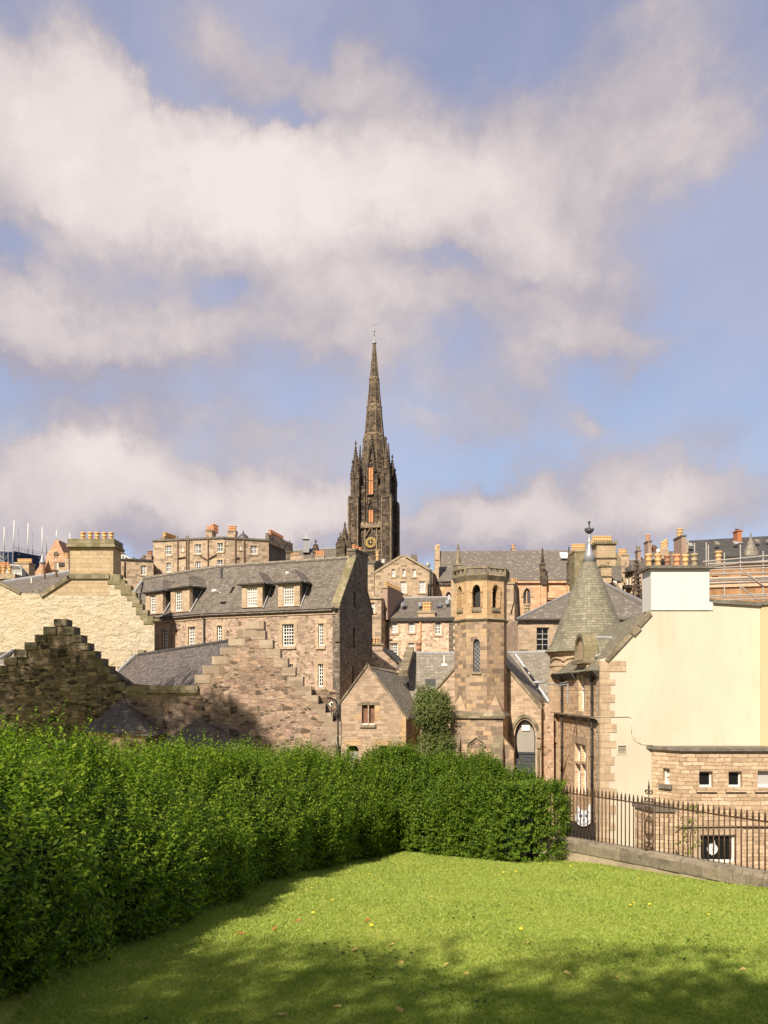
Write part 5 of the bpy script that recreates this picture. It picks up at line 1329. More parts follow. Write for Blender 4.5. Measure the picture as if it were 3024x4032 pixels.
# ------------------------------------------------------------------ small gabled house beside the ivy
h5 = thing('gabled_house', 'small steep-gabled stone house with a boarded two-light window, left of the ivy tree', 'house', (0, 50, -10))
F5 = Fac((1338, 48.0), (1598, 48.0)); B5 = V((1.9, 9.2, 0))
wm = [F5.rect(1425, 2776, 1448, 2853), F5.rect(1453, 2776, 1475, 2853)]
wl2 = [F5.rect(1367, 2937, 1412, 3060), F5.rect(1486, 2937, 1531, 3060)]
cham = lambda r: [(r[0], r[1]), (r[2], r[1]), (r[2], r[3] - .22), (r[2] - .16, r[3]), (r[0] + .16, r[3]), (r[0], r[3] - .22)]
MB().wall(F5, F5.poly([(1338, 3300), (1598, 3300), (1598, 2823), (1447, 2624), (1338, 2770)]), [rp(r) for r in wm] + [cham(r) for r in wl2], depth=.5, rec=.3, bvec=B5).build('wall', 'church_stone', h5)
for r in wm: window(h5, F5, r, 1, 1, rec=.22, glass='board_brown', frame=None)
b = MB()
for r in wm: b.fbox(F5, r[0], r[2], r[1], r[1] + .07, -.16, -.02)
b.build('ledge', 'paint_white', h5)
for i, r in enumerate(wl2): window(h5, F5, r, 1, 1, rec=.2, glass='panel_pale' if i == 0 else 'glass_pale', frame='panel_dark' if i else None, fw=.04, sash=False, shape=[(r[0], r[1]), (r[2], r[1]), (r[2], r[3] - .35), (r[0], r[3] - .35)])
b = MB(); b.fbox(F5, wm[0][0] - .3, wm[1][2] + .3, wm[0][3] + .004, wm[0][3] + .2, .003, .03); b.build('lintel', 'stone_dark_mossy', h5)
b = MB(); b.fbox(F5, wm[0][0] - .14, wm[1][2] + .08, wm[0][1] - .18, wm[0][1] - .004, .003, .10); b.build('sill', 'stone_dark_mossy', h5)
for r in wl2: MB().fbox(F5, r[0] - .18, r[2] + .18, r[3] + .03, r[3] + .38, .003, .02).build('lintel', 'belfry_stone', h5)
b = MB()
for q in ((wm[1][2] + .003, wm[1][2] + .45, wm[0][1] + .3, wm[0][1] + .6), (wm[0][0] - .45, wm[0][0] - .003, wm[0][1] + .3, wm[0][1] + .62), (wm[1][2] + .003, wm[1][2] + .3, wm[0][3] - .5, wm[0][3])): MB().fbox(F5, *q, .003, .02).build('dressed_block', 'belfry_stone', h5)
zt_ = F5.uv(1598, 2823)[1]; k = 0; z_ = zt_
while z_ > -5: h_ = .32; w_ = .42 if k % 2 else .25; b.fbox(F5, F5.len - w_, F5.len + .012, z_ - h_ + .01, z_, .003, .02); z_ -= h_; k += 1
b.build('quoins', 'belfry_stone', h5)
b = MB()
for a_, c_ in (((1330, 2781), (1449, 2619)), ((1607, 2836), (1445, 2619))):
    A, B = F5.p(*a_, .08), F5.p(*c_, .08); MB().prism([A, B, B + UP * .17, A + UP * .17], -F5.n * .4).build('skew', 'stone_dark_mossy', h5)
apx = F5.p(1447, 2624); re_, le_ = F5.p(1608, 2832), F5.p(1330, 2778)
bk = P(1664, 2668, 61); slab([re_ + V((0, .2, .05)), apx + V((0, .2, .02)), bk, P(1730, 2826, 59)], .12).build('roof', 'slate_tan', h5)
slab([le_ + V((0, .2, .05)), apx + V((0, .2, .02)), bk, bk + V((-2.3, 0, -2.8))], .12).build('roof', 'slate_tan', h5)
pxchimney(h5, 57.5, 1636, 1665, 2590, 2690, [.5], depth=.6, mat='dressed_stone', capmat='pot_red', cap=.12, potmat='pot_red', pr=.2, ph=1.1, over=.05)
pipe(h5, [F5.p(1336, 2772, .1), F5.p(1336, 3040, .1)], .06, 'iron_black')

# dark evergreen covered with ivy
tr = thing('evergreen_tree', 'bushy dark evergreen tree between the small gabled house and the church tower', 'tree', (2.85, 44.5, -10))
trunk(tr, (2.85, 44.6, -10), (2.8, 44.6, -.9), .22, [(2.2, 44.4, -.8), (3.4, 44.3, -1.2), (2.9, 44.9, -.4)], 4)
dome_tree(tr, (2.80, 44.5, -1.15), (1.05, 1.0, 1.45), 3600, 'ivy_leaf', .13, 21, 18, .5)
dome_tree(tr, (3.05, 44.4, -3.9), (.95, .9, 1.9), 2400, 'ivy_leaf', .13, 22, 12, .5)
dome_tree(tr, (2.7, 44.4, -6.5), (1.2, 1.0, 1.6), 1500, 'ivy_leaf', .15, 23, 9, .5)
# ------------------------------------------------------------------ church: octagonal tower, front gable, transept
ch = thing('church', 'grey slated church with a steep front gable and pointed window behind the octagonal tower', 'church', (8, 52, -10))
tw = thing('church_tower', 'octagonal sandstone church tower with an open traceried parapet', 'tower', (5.84, 46, -10))
T0 = V((5.84, 46.0, 0)); RO = 1.60; PHI0 = -7.2
vang = [R(PHI0 + a) for a in (-77, -32, 13, 58, 103, 148, 193, 238)]
vert = lambda i, r=RO: V((T0.x + r * math.sin(vang[i % 8]), T0.y - r * math.cos(vang[i % 8]), 0))
zt = lambda y, D=44.6: (2720 - y) / 3000 * D
ZP1, ZP0, ZB1, ZST, ZMO = zt(2233), zt(2268), zt(2284), zt(2440), zt(2806)


def facet(i, r=RO): return Fac(tuple(vert(i, r).xy), tuple(vert(i + 1, r).xy), raw=True)


low = MB(); up = MB(); ARCH = []; SILL = []
for i in range(8):
    F = facet(i); um = F.len / 2
    up_h = lancet(um - .23, um + .23, zt(2392), zt(2330), zt(2303)) if i != 3 else []
    o = [(0, ZST), (F.len, ZST), (F.len, ZB1), (0, ZB1)]
    F_h = [up_h] if up_h else []
    up.poly3([[F.pt(*q) for q in o]] + [[F.pt(*q) for q in h] for h in F_h], 0)
    for h in F_h:
        for a in range(len(h)): c_ = (a + 1) % len(h); up.face([F.pt(*h[a]), F.pt(*h[c_]), F.pt(*h[c_], -.34), F.pt(*h[a], -.34)], 0)
        # moulded arch standing proud round the opening, jamb shafts and weathered sill
        oo = lancet(um - .38, um + .38, zt(2392), zt(2330), zt(2292)); ii = lancet(um - .245, um + .245, zt(2392), zt(2330), zt(2302))
        n_ = len(oo); arch = MB(); ARCH.append(arch)
        for a in range(2, n_ - 1):
            arch.prism([F.pt(*oo[a], .003), F.pt(*oo[a + 1], .003), F.pt(*ii[a + 1], .003), F.pt(*ii[a], .003)], F.n * .05)
        for s_ in (-1, 1): arch.tube(F.pt(um + s_ * .29, zt(2390), .04), F.pt(um + s_ * .29, zt(2334), .04), .04, .04, 8); arch.lathe(F.pt(um + s_ * .29, zt(2336), .04), [(.04, 0), (.075, .07), (.075, .11)], 8)
        sl2 = MB(); SILL.append(sl2); sl2.prism([F.pt(um - .28, zt(2393), -.3), F.pt(um - .28, zt(2393), .02), F.pt(um - .28, zt(2404), .10), F.pt(um - .28, zt(2410), .06), F.pt(um - .28, zt(2410), -.3)], F.t * .56)
    lh = [lancet(um - .20, um + .20, zt(2645), zt(2535), zt(2516))] if i == 1 else []
    o = [(0, -10.2), (F.len, -10.2), (F.len, ZST), (0, ZST)]
    low.poly3([[F.pt(*q) for q in o]] + [[F.pt(*q) for q in h] for h in lh], 0)
    for h in lh:
        for a in range(len(h)): c_ = (a + 1) % len(h); low.face([F.pt(*h[a]), F.pt(*h[c_]), F.pt(*h[c_], -.2), F.pt(*h[a], -.2)], 0)
sh = low.build('shaft', 'tower_stone', tw); bf = up.build('belfry', 'belfry_stone', tw); [x.build('arch_moulding', 'belfry_stone', bf) for x in ARCH]; [x.build('sill', 'stone_dark_mossy', bf) for x in SILL]
b = MB(); b.prism([vert(i, RO - .42) + UP * ZST for i in range(8)], UP * (ZB1 - ZST)); b.build('louvre_box', 'panel_dark', bf)
F = facet(1); um = F.len / 2
g = MB(); g.face([F.pt(u, z, -.17) for u, z in lancet(um - .20, um + .20, zt(2645), zt(2535), zt(2516))]); gw = g.build('window', 'glass_lead', tw)
g = MB()
for k in range(-2, 9):
    for s_ in (-1, 1):
        z0_ = zt(2645) + k * .24; a_, c_ = (um - .2, z0_), (um + .2, z0_ + s_ * .4)
        if c_[1] < zt(2645) or c_[1] > zt(2530) or z0_ < zt(2645) or z0_ > zt(2530): continue
        g.tube(F.pt(*a_, -.155), F.pt(*c_, -.155), .012, .012, 4)
g.build('leading', 'paint_grey', gw)
MB().prism([F.pt(um - .3, zt(2646), .003), F.pt(um - .3, zt(2646), .09), F.pt(um - .3, zt(2655), .09), F.pt(um - .3, zt(2660), .003)], F.t * .6).build('sill', 'stone_dark_mossy', gw)
# string course, cornice, parapet
def ring(z0, z1, r0, r1, th=.3):
    b = MB()
    for i in range(8):
        a0, a1 = vert(i, r0), vert(i + 1, r0); c0_, c1_ = vert(i, r1), vert(i + 1, r1); i0, i1 = vert(i, RO - th), vert(i + 1, RO - th)
        b.face([a0 + UP * z0, a1 + UP * z0, c1_ + UP * z1, c0_ + UP * z1]); b.face([c0_ + UP * z1, c1_ + UP * z1, i1 + UP * z1, i0 + UP * z1]); b.face([a0 + UP * z0, i0 + UP * z0, i1 + UP * z0, a1 + UP * z0])
    return b


b = ring(ZST - .10, ZST + .02, RO + .03, RO + .13); b2 = ring(ZST + .02, ZST + .10, RO + .13, RO + .01)
b.v += b2.v; off = len(b.v) - len(b2.v); b.f += [tuple(i + off for i in f) for f in b2.f]; b.m += b2.m; b.build('string_course', 'stone_dark_mossy', tw)
b = ring(ZB1 - .03, ZP0 + .02, RO + .01, RO + .17); b2 = ring(ZP0 + .02, ZP0 + .08, RO + .17, RO + .12)
off = len(b.v); b.v += b2.v; b.f += [tuple(i + off for i in f) for f in b2.f]; b.m += b2.m; b.build('cornice', 'stone_dark_mossy', tw)
b = MB()
for i in range(8):
    F = facet(i, RO + .10); hz = ZP1 - ZP0 - .18; zc = ZP0 + .09 + hz / 2; rr_ = hz * .43
    hol = []
    for k in range(3):
        cu = F.len * (k + .5) / 3
        q = []
        for a in range(24):
            th_ = 2 * math.pi * a / 24; rad = rr_ * (.86 + .22 * abs(math.cos(2 * th_))); q.append((cu + rad * math.cos(th_), zc + rad * math.sin(th_)))
        hol.append(q)
    b.wall(F, [(.06, ZP0 + .085), (F.len - .06, ZP0 + .085), (F.len - .06, ZP1 - .09), (.06, ZP1 - .09)], hol, depth=.10, through=True)
    b.fbox(F, -.04, F.len + .04, ZP1 - .088, ZP1, -.15, .05); 
    b.prism([F.pt(-.06, ZP0 + .08, .05), F.pt(.06, ZP0 + .08, .05), F.pt(.06, ZP1 - .09, .045), F.pt(-.06, ZP1 - .09, .045)], -F.n * .22)
b.build('parapet', 'stone_dark_mossy', tw)
b = MB(); b.prism([vert(i, RO - .02) + UP * (ZB1 + .0) for i in range(8)], UP * .1); b.build('roof', 'lead_grey', tw)
pz = V((T0.x - 1.28, T0.y + .9, ZP1 - .4)); b = MB()
b.ubox(pz, .46, .46, .85).ubox(pz + UP * .85, .54, .54, .08); b.lathe(pz + UP * .93, [(.21, 0), (.10, .62), (.05, .95), (.09, .98), (.09, 1.04), (.02, 1.12), (.05, 1.2), (.005, 1.3)], 8)
for a in range(4): b.lathe(pz + V((.24 * math.cos(a * 1.571 + .78), .24 * math.sin(a * 1.571 + .78), .55)), [(.06, 0), (.06, .2), (.005, .42)], 6)
b.build('pinnacle', 'stone_dark_mossy', tw)
# square base with broaches
FQ = R(-16.7); tq = V((math.cos(FQ), math.sin(FQ), 0)); nq = V((math.sin(FQ), -math.cos(FQ), 0)); HB = 1.55
cor = [T0 - tq * HB + nq * HB, T0 + tq * HB + nq * HB, T0 + tq * HB - nq * HB, T0 - tq * HB - nq * HB]
FB = Fac(tuple(cor[0].xy), tuple(cor[1].xy), raw=True); zb = zt(2822, 44.3)
ni = FB.rect(1853, 2918, 1898, 2972); nh = [(ni[0], ni[1]), (ni[2], ni[1]), (ni[2], ni[3] - .22), ((ni[0] + ni[2]) / 2, ni[3]), (ni[0], ni[3] - .22)]
bb = MB(); bb.wall(FB, [(0, -10.2), (FB.len, -10.2), (FB.len, zb), (0, zb)], [nh], depth=2 * HB, rec=.14, backmi=1); base = bb.build('base', ['tower_stone', 'dressed_stone'], tw)
b = MB()
for k in range(4): z_ = ni[1] + .1 + k * .12; b.fbox(FB, ni[0] + .12, ni[2] - .12, z_, z_ + .035, -.135, -.10)
b.fbox(FB, ni[0] - .04, ni[2] + .04, ni[1] - .10, ni[1] - .004, .003, .06); b.build('tablet', 'dressed_stone', base)
b = MB(); e = .12; um_ = (ni[0] + ni[2]) / 2
for (a_, c_) in (((ni[0] - .16, ni[3] - .30), (ni[0] - .1, ni[3] - .08)), ((ni[0] - .1, ni[3] - .08), (um_, ni[3] + .22)), ((um_, ni[3] + .22), (ni[2] + .1, ni[3] - .08)), ((ni[2] + .1, ni[3] - .08), (ni[2] + .16, ni[3] - .30))): b.tube(FB.pt(*a_, .06), FB.pt(*c_, .06), .06, .06, 6)
b.build('hood_mould', 'stone_dark_mossy', base)
b = MB(); q = [c + (c - T0).normalized() * .20 for c in cor]; q2 = [c - (c - T0).normalized() * .02 for c in cor]
for i in range(4): j = (i + 1) % 4; b.face([q[i] + UP * (zb - .10), q[j] + UP * (zb - .10), q[j] + UP * (zb + .04), q[i] + UP * (zb + .04)]); b.face([q[i] + UP * (zb + .04), q[j] + UP * (zb + .04), q2[j] + UP * (zb + .30), q2[i] + UP * (zb + .30)]); b.face([q[i] + UP * (zb - .1), q2[i] + UP * (zb - .1), q2[j] + UP * (zb - .1), q[j] + UP * (zb - .1)])
b.face([c + UP * (zb + .295) for c in q2]); b.build('base_moulding', 'stone_dark_mossy', tw)
for c in cor:
    b = MB()
    cc = c - (c - T0).normalized() * .06; k = min(range(8), key=lambda i: ((vert(i) + vert(i + 1)) / 2 - c).length)
    a_, d_ = vert(k), vert(k + 1); ap = (a_ + d_) / 2 + UP * (zb + 1.25)
    b.face([cc + UP * (zb + .3), a_ + UP * (zb + .3) + (a_ - T0).normalized() * .02, ap]); b.face([cc + UP * (zb + .3), d_ + UP * (zb + .3) + (d_ - T0).normalized() * .02, ap])
    b.build('broach', 'tower_stone', tw)
# angle buttresses at the foot
for s_, e_ in ((-1, .75), (1, .70)):
    b = MB(); u_ = 0 if s_ < 0 else FB.len; top = zt(2908, 44)
    for (w0, w1, dd, zt_) in ((.0, .62, .55, top),):
        ua, ub = (u_ - .06, u_ + w1) if s_ < 0 else (u_ - w1, u_ + .06)
        b.prism([FB.pt(ua, -10.2, .005), FB.pt(ua, -10.2, dd), FB.pt(ua, zt_ - .75, dd), FB.pt(ua, zt_ + .1, .005)], FB.t * (ub - ua))
    b.build('buttress', 'stone_dark_mossy', base)
    FS_ = Fac(tuple(cor[1].xy), tuple(cor[2].xy), raw=True) if s_ > 0 else Fac(tuple(cor[3].xy), tuple(cor[0].xy), raw=True)
    ua, ub = (.02, .6) if s_ > 0 else (FS_.len - .6, FS_.len - .02)
    MB().prism([FS_.pt(ua, -10.2, .005), FS_.pt(ua, -10.2, .62), FS_.pt(ua, top - .75, .62), FS_.pt(ua, top + .1, .005)], FS_.t * (ub - ua)).build('buttress', 'tower_stone', base)

# church front gable behind the tower
tc_ = tq; oc = T0 - nq * .9
FCH2 = Fac(tuple((oc - tc_ * 6).xy), tuple((oc + tc_ * 6).xy), raw=True)
ap_ = FCH2.uv(1893, 2520); gR = FCH2.uv(2131, 2790); gL = FCH2.uv(1655, 2790); gR2 = FCH2.uv(2110, 2768)
aw = [FCH2.uv(2026, 3060), FCH2.uv(2108, 3060), FCH2.uv(2108, 2905), FCH2.uv(2066, 2834)]
la = lancet(aw[0][0], aw[1][0], -6.5, aw[2][1], aw[3][1], 8)
MB().wall(FCH2, [(gL[0], -10.3), (gR[0], -10.3), gR, ap_, (gL[0], gL[1])], [la], depth=.7, rec=.45).build('gable', 'church_stone', ch)
g = MB(); g.face([FCH2.pt(u, z, -.42) for u, z in la]); gw = g.build('window', 'glass_lead', ch)
g = MB(); zs_ = aw[2][1]
inn = lancet(aw[0][0] + .1, aw[1][0] - .1, zs_ - .9, zs_, aw[3][1] - .12, 8); g.prism([FCH2.pt(u, z, -.38) for u, z in inn], -FCH2.n * .02); g.build('panel', 'panel_pale', gw)
g = MB(); g.fbox(FCH2, aw[0][0] + .05, aw[1][0] - .05, zs_ - 1.0, zs_ - .93, -.40, -.33)
for k in range(1, 7): u_ = aw[0][0] + (aw[1][0] - aw[0][0]) * k / 7; g.fbox(FCH2, u_ - .012, u_ + .012, -6.4, zs_ - 1.0, -.41, -.385)
for k in range(9): z_ = zs_ - 1.2 - k * .24; g.fbox(FCH2, aw[0][0] + .05, aw[1][0] - .05, z_ - .012, z_ + .012, -.41, -.38)
g.build('leading', 'lead_dark', gw)
sq = FCH2.rect(2052, 2856, 2084, 2878); g = MB(); g.fbox(FCH2, sq[0], sq[2], sq[1], sq[3], -.36, -.30); g.build('notice', 'paint_white', gw)
g = MB(); oo = lancet(aw[0][0] - .30, aw[1][0] + .30, zs_ - .3, zs_, aw[3][1] + .32, 10); ii = lancet(aw[0][0] - .10, aw[1][0] + .10, zs_ - .3, zs_, aw[3][1] + .12, 10)
for a in range(2, len(oo)): c_ = (a + 1) % len(oo); g.prism([FCH2.pt(*oo[a], .003), FCH2.pt(*oo[c_], .003), FCH2.pt(*ii[c_], .003), FCH2.pt(*ii[a], .003)], FCH2.n * .10) if c_ else None
for s_, u_ in ((-1, aw[0][0] - .2), (1, aw[1][0] + .2)): g.ubox(FCH2.pt(u_, zs_ - .62, .06), .22, .22, .28, 0, FQ); g.prism([FCH2.pt(u_ - .08, -6.4, .003), FCH2.pt(u_ + .08, -6.4, .003), FCH2.pt(u_ + .08, zs_ - .62, .003), FCH2.pt(u_ - .08, zs_ - .62, .003)], FCH2.n * .06)
g.build('arch_moulding', 'stone_dark_mossy', gw)
b = MB()
for a_, c_ in (((gR[0] + .05, gR[1] - .05), (ap_[0], ap_[1] + .02)), ((gL[0] - .05, gL[1] - .05), (ap_[0], ap_[1] + .02))):
    A, B = FCH2.pt(*a_, .10), FCH2.pt(*c_, .10); MB().prism([A, B, B + UP * .18, A + UP * .18], -FCH2.n * .5).build('skew', 'stone_dark_mossy', ch)
apw = FCH2.pt(*ap_, -.3); bk = -nq
slab([apw, apw + bk * 12, FCH2.pt(gR[0] + .1, gR[1] - .05, -.3) + bk * 12, FCH2.pt(gR[0] + .1, gR[1] - .05, -.3)], .12).build('roof', 'slate_tan', ch)
slab([apw, apw + bk * 12, FCH2.pt(gL[0] - .1, gL[1] - .05, -.3) + bk * 12, FCH2.pt(gL[0] - .1, gL[1] - .05, -.3)], .12).build('roof', 'slate_tan', ch)
b = MB(); b.prism([FCH2.pt(gL[0], -10.2, -.7), FCH2.pt(gR[0], -10.2, -.7), FCH2.pt(gR[0], -10.2, -12), FCH2.pt(gL[0], -10.2, -12)], UP * (10.2 + gL[1] - .3)); b.build('body', 'church_stone', ch)
# transept with its long slate slope facing the kirkyard
TD0, TD1 = 51.5, 57.5
slab([P(1610, 2574, TD1), P(2260, 2571, TD1), P(2260, 2810, TD0), P(1610, 2815, TD0)], .15).build('roof', 'slate_tan', ch)
slab([P(1610, 2574, TD1), P(2260, 2571, TD1), P(2260, 2571, TD1) + V((0, 5, -4)), P(1610, 2574, TD1) + V((0, 5, -4))], .15).build('roof', 'slate_tan', ch)
MB().tube(P(1612, 2573, TD1), P(2260, 2570, TD1), .13, .13, 6).build('ridge', 'lead_pale', ch)
b = MB(); x0_, x1_ = P(1640, 0, TD0).x, P(2225, 0, TD0).x; b.box((x0_, TD0 + .3, -10.2), (x1_ - x0_, 0, 0), (0, 10, 0), (0, 0, 10.2 + P(0, 2812, TD0).z - .25)); b.build('body', 'church_stone', ch)
MB().tube(P(2030, 2577, 54.0), P(2174, 2780, 51.3), .09, .09, 6).build('flashing', 'lead_pale', ch)
b = MB(); A, B = P(1590, 2657, 52.6), P(1618, 2562, 57.3); b.prism([A + V((-.35, 0, -.1)), B + V((-.35, 0, -.1)), B + V((-.35, 0, .32)), A + V((-.35, 0, .32))], V((.6, 0, 0))); b.build('skew', 'stone_dark_mossy', ch)
q = P(1749, 2622, 54.2); MB().ubox(q, .42, .3, .16).tube(q + UP * .16, q + UP * .75, .05, .04, 8).build('vent_pipe', 'paint_white', ch)
b = MB(); b.ubox(P(1695, 2685, 52.5) - UP * .3, .7, .4, .5); b.build('skylight', 'lead_dark', ch)
# broken stub wall at the church corner
st_ = thing('wall_stub', 'ragged pinkish stub of old wall between the church and the turret house', 'wall', tuple(P(2152, 3100, 46.5)))
FS = Fac((2131, 46.4), (2182, 46.9)); MB().wall(FS, FS.poly([(2131, 3250), (2182, 3250), (2180, 2806), (2172, 2806), (2172, 2775), (2150, 2768), (2131, 2774)]), depth=.8).build('stub', 'tenement_pink', st_)
b = MB(); b.path([FS.p(2128, 2764, .12), FS.p(2129, 3060, .12)], .05, 8); b.lathe(FS.p(2128, 2764, .12), [(.05, -.1), (.11, .1), (.11, .2)], 8); b.tube(FS.p(2128, 2750, .12), FS.p(2127, 2742, .12), .03, .03); b.build('downpipe', 'pipe_brown', st_)
# modern street lamp on the turret house corner
s2 = thing('street_lamp', 'pale grey street lamp arm with a flat glass head bracketed off the turret house', 'street lamp', tuple(P(2236, 2760, 40.8)))
b = MB(); b.path([P(2236, 2762, 40.4), P(2236, 2692, 40.4)], .045, 8); b.path([P(2236, 2694, 40.4), P(2205, 2698, 40.2), P(2150, 2692, 40.0)], .03, 8); b.path([P(2236, 2684, 40.4), P(2205, 2690, 40.2)], .02, 6); b.path([P(2237, 2762, 40.4), P(2239, 2818, 40.5)], .012, 5); b.build('arm', 'lead_grey', s2)
b = MB(); c_ = P(2122, 2689, 40.0)
for i in range(13):
    pass
b.lathe(c_, [(.02, -.04), (.30, -.02), (.36, .02), (.28, .07), (.12, .11), (.02, .12)], 16); b.v = [(c_.x + (x - c_.x) * 1.05, c_.y + (y - c_.y) * .5, z) for x, y, z in b.v]; b.build('lamp_head', 'lead_pale', s2, True)
# ------------------------------------------------------------------ old town behind
def blk(F, x0, x1, yt, yb, depth, mat, parent, holes=(), rec=.2, name='wall', d=0.0):
    u0, z0, u1, z1 = F.rect(x0, yt, x1, yb)
    return MB().wall(F, [(u0, z0), (u1, z0), (u1, z1), (u0, z1)], [rp(h) for h in holes], depth=depth, rec=rec, d=d).build(name, mat, parent)


def mm(x, y): return (1440 + x * .2532, 2150 + y * .2532)
def mrect(F, x0, y0, x1, y1): return F.rect(*mm(x0, y0), *mm(x1, y1))


# --- tenement with roof lights (middle distance)
t1 = thing('tenement', 'pinkish rubble tenement with roof lights and a three-pot wallhead chimney, left of the church tower', 'tenement', (3, 82, -4))
F1_ = Fac((1503, 80.0), (1797, 79.2))
ws = [mrect(F1_, 395, 1165, 492, 1350), mrect(F1_, 663, 1165, 758, 1345), mrect(F1_, 1080, 1160, 1174, 1378), mrect(F1_, 380, 1508, 498, 1700), mrect(F1_, 658, 1508, 760, 1680)]
blk(F1_, 1503, 1797, 2433, 2760, 8, 'tenement_pink', t1, ws)
for i, r in enumerate(ws): window(t1, F1_, r, 3, 4, rec=.2, glass=('glass_sky', 'glass_curtain', 'glass_dark', 'glass_dark', 'glass_curtain')[i], fw=.10, bw=.06, sill=.10, surround=.28, head=.3)
slab([F1_.p(1498, 2436, .3), F1_.p(1792, 2432, .3), P(1780, 2354, 84.2), P(1548, 2358, 84.8)], .15).build('roof', 'slate_grey', t1)
slab([P(1780, 2354, 84.2), P(1548, 2358, 84.8), P(1548, 2440, 89), P(1780, 2436, 89)], .15).build('roof', 'slate_grey', t1)
MB().tube(P(1550, 2356, 84.7), P(1779, 2352, 84.2), .14, .14, 6).build('ridge', 'lead_pale', t1)
MB().fbox(F1_, 0, F1_.len, F1_.uv(1600, 2437)[1] - .25, F1_.uv(1600, 2437)[1], .003, .28).build('gutter', 'gutter_dark', t1)
u0, z0, u1, z1 = F1_.rect(1646, 2406, 1712, 2434)
chimney(t1, F1_, u0, u1, z0 - .2, z1 - .2, 1.0, [.35, .52, .68], pr=.20, ph=.95, mat='dressed_stone', capmat='coping_tan', cap=.22, d=.03, potmat='pot_buff')
for (x, y, w) in ((545, 935, 90), (1100, 950, 100), (1235, 905, 60), (815, 940, 60)):
    a = mm(x, y); Dm = 82.0
    rl = slab([P(a[0], a[1] + 7, Dm - .4), P(a[0] + w * .2, a[1] + 7, Dm - .4), P(a[0] + w * .22, a[1] - 8, Dm + .35), P(a[0] + w * .02, a[1] - 8, Dm + .35)], .1); rl.v = [(x_, y_ - .25, z_ + .22) for x_, y_, z_ in rl.v]; rl.build('roof_light', 'glass_sky' if w > 80 else 'lead_grey', t1)
q = P(1769, 2362, 84.0); MB().ubox(q, .4, .3, .12).tube(q, q + UP * .55, .07, .05, 8).build('vent_pipe', 'paint_white', t1)
pipe(t1, [F1_.p(1527, 2436, .12), F1_.p(1527, 2580, .12)], .06); pipe(t1, [F1_.p(1655, 2436, .12), F1_.p(1655, 2620, .12)], .07, 'pot_orange'); pipe(t1, [F1_.p(1527, 2520, .12), F1_.p(1545, 2518, .12)], .05, 'iron_black')
b = MB(); k = 0; z_ = F1_.uv(1780, 2436)[1]
while z_ > -3: w_ = .75 if k % 2 else .45; b.fbox(F1_, F1_.uv(1767, 2436)[0], F1_.uv(1767, 2436)[0] + w_, z_ - .33, z_ - .03, .003, .05); z_ -= .36; k += 1
b.build('quoins', 'rubble_shade', t1)
blk(F1_, 1776, 1797, 2284, 2431, 1.2, 'ashlar_yellow', t1, name='chimney_gable', d=.05)
# left cross wing with the long pink stack
F1b = Fac((1440, 78.0), (1503, 78.0)); wq = mrect(F1b, 62, 880, 140, 1030)
u0, z0, u1, z1 = F1b.rect(1449, 2352, 1501, 2760)
MB().wall(F1b, [(u0 - 1.2, z0), (u1, z0), (u1, z1), (u0 - 1.2, z1)], [rp(wq)], depth=5, rec=.2, bvec=V((1.25, 5, 0))).build('wing', 'tenement_stone', t1)
window(t1, F1b, wq, 2, 2, rec=.2, glass='glass_sky', fw=.1, bw=.06, sill=.1, surround=.25)
MB().fbox(F1b, u0 - 1.2, u1 + .05, z1 - .16, z1 + .1, .003, .16).build('coping', 'coping_tan', t1)
F1c = Fac((1506, 79.4), (1526, 79.0)); u0, z0, u1, z1 = F1c.rect(1506, 2316, 1526, 2440)
c_ = MB(); c_.prism([F1c.pt(u0, z0), F1c.pt(u1, z0), F1c.pt(u1, z1), F1c.pt(u0, z1)], V((1.7, 5.5, 0))); cc = c_.build('chimney', 'pink_render', t1)
MB().prism([F1c.pt(u0 - .1, z1 + .002, .1), F1c.pt(u1 + .1, z1 + .002, .1), F1c.pt(u1 + .1, z1 + .2, .1), F1c.pt(u0 - .1, z1 + .2, .1)], V((1.75, 5.7, 0))).build('cope', 'coping_tan', cc)
p0 = None
for i in range(8):
    bb_ = F1c.pt((u0 + u1) / 2, z1 + .2) + V((1.7, 5.5, 0)) * ((i + .5) / 8)
    if p0 is None: p0 = pot_mesh(bb_, .19, .5, 'pot_buff', cc); pb = bb_
    else: x = p0.copy(); COL.objects.link(x); x.parent = cc; x.location = bb_ - pb
# --- low house with three pots
t2 = thing('low_house', 'low tan house with three buff pots, tucked behind the dark end gable', 'house', (-1, 62, -6))
F2_ = Fac((1440, 60.0), (1575, 61.5))
o = F2_.poly([(1440, 2800), (1562, 2800), (1562, 2602), (1508, 2556), (1508, 2538), (1440, 2538)]); MB().wall(F2_, o, depth=5).build('wall', 'tenement_pink', t2)
slab([F2_.p(1507, 2553, .15), F2_.p(1564, 2606, .15), P(1592, 2605, 65.5), P(1545, 2560, 65.5)], .15).build('roof', 'slate_dark', t2)
u0, z0, u1, z1 = F2_.rect(1455, 2540, 1505, 2562); chimney(t2, F2_, u0, u1, z0, z1, .7, [.25, .5, .75], pr=.15, ph=.42, mat='tenement_pink', capmat='coping_tan', cap=.14, d=.03)
MB().box(P(1562, 2640, 61.4), V((.55, 0, 0)), V((.1, 1.2, 0)), UP * .75).build('skew', 'rubble_shade', t2)
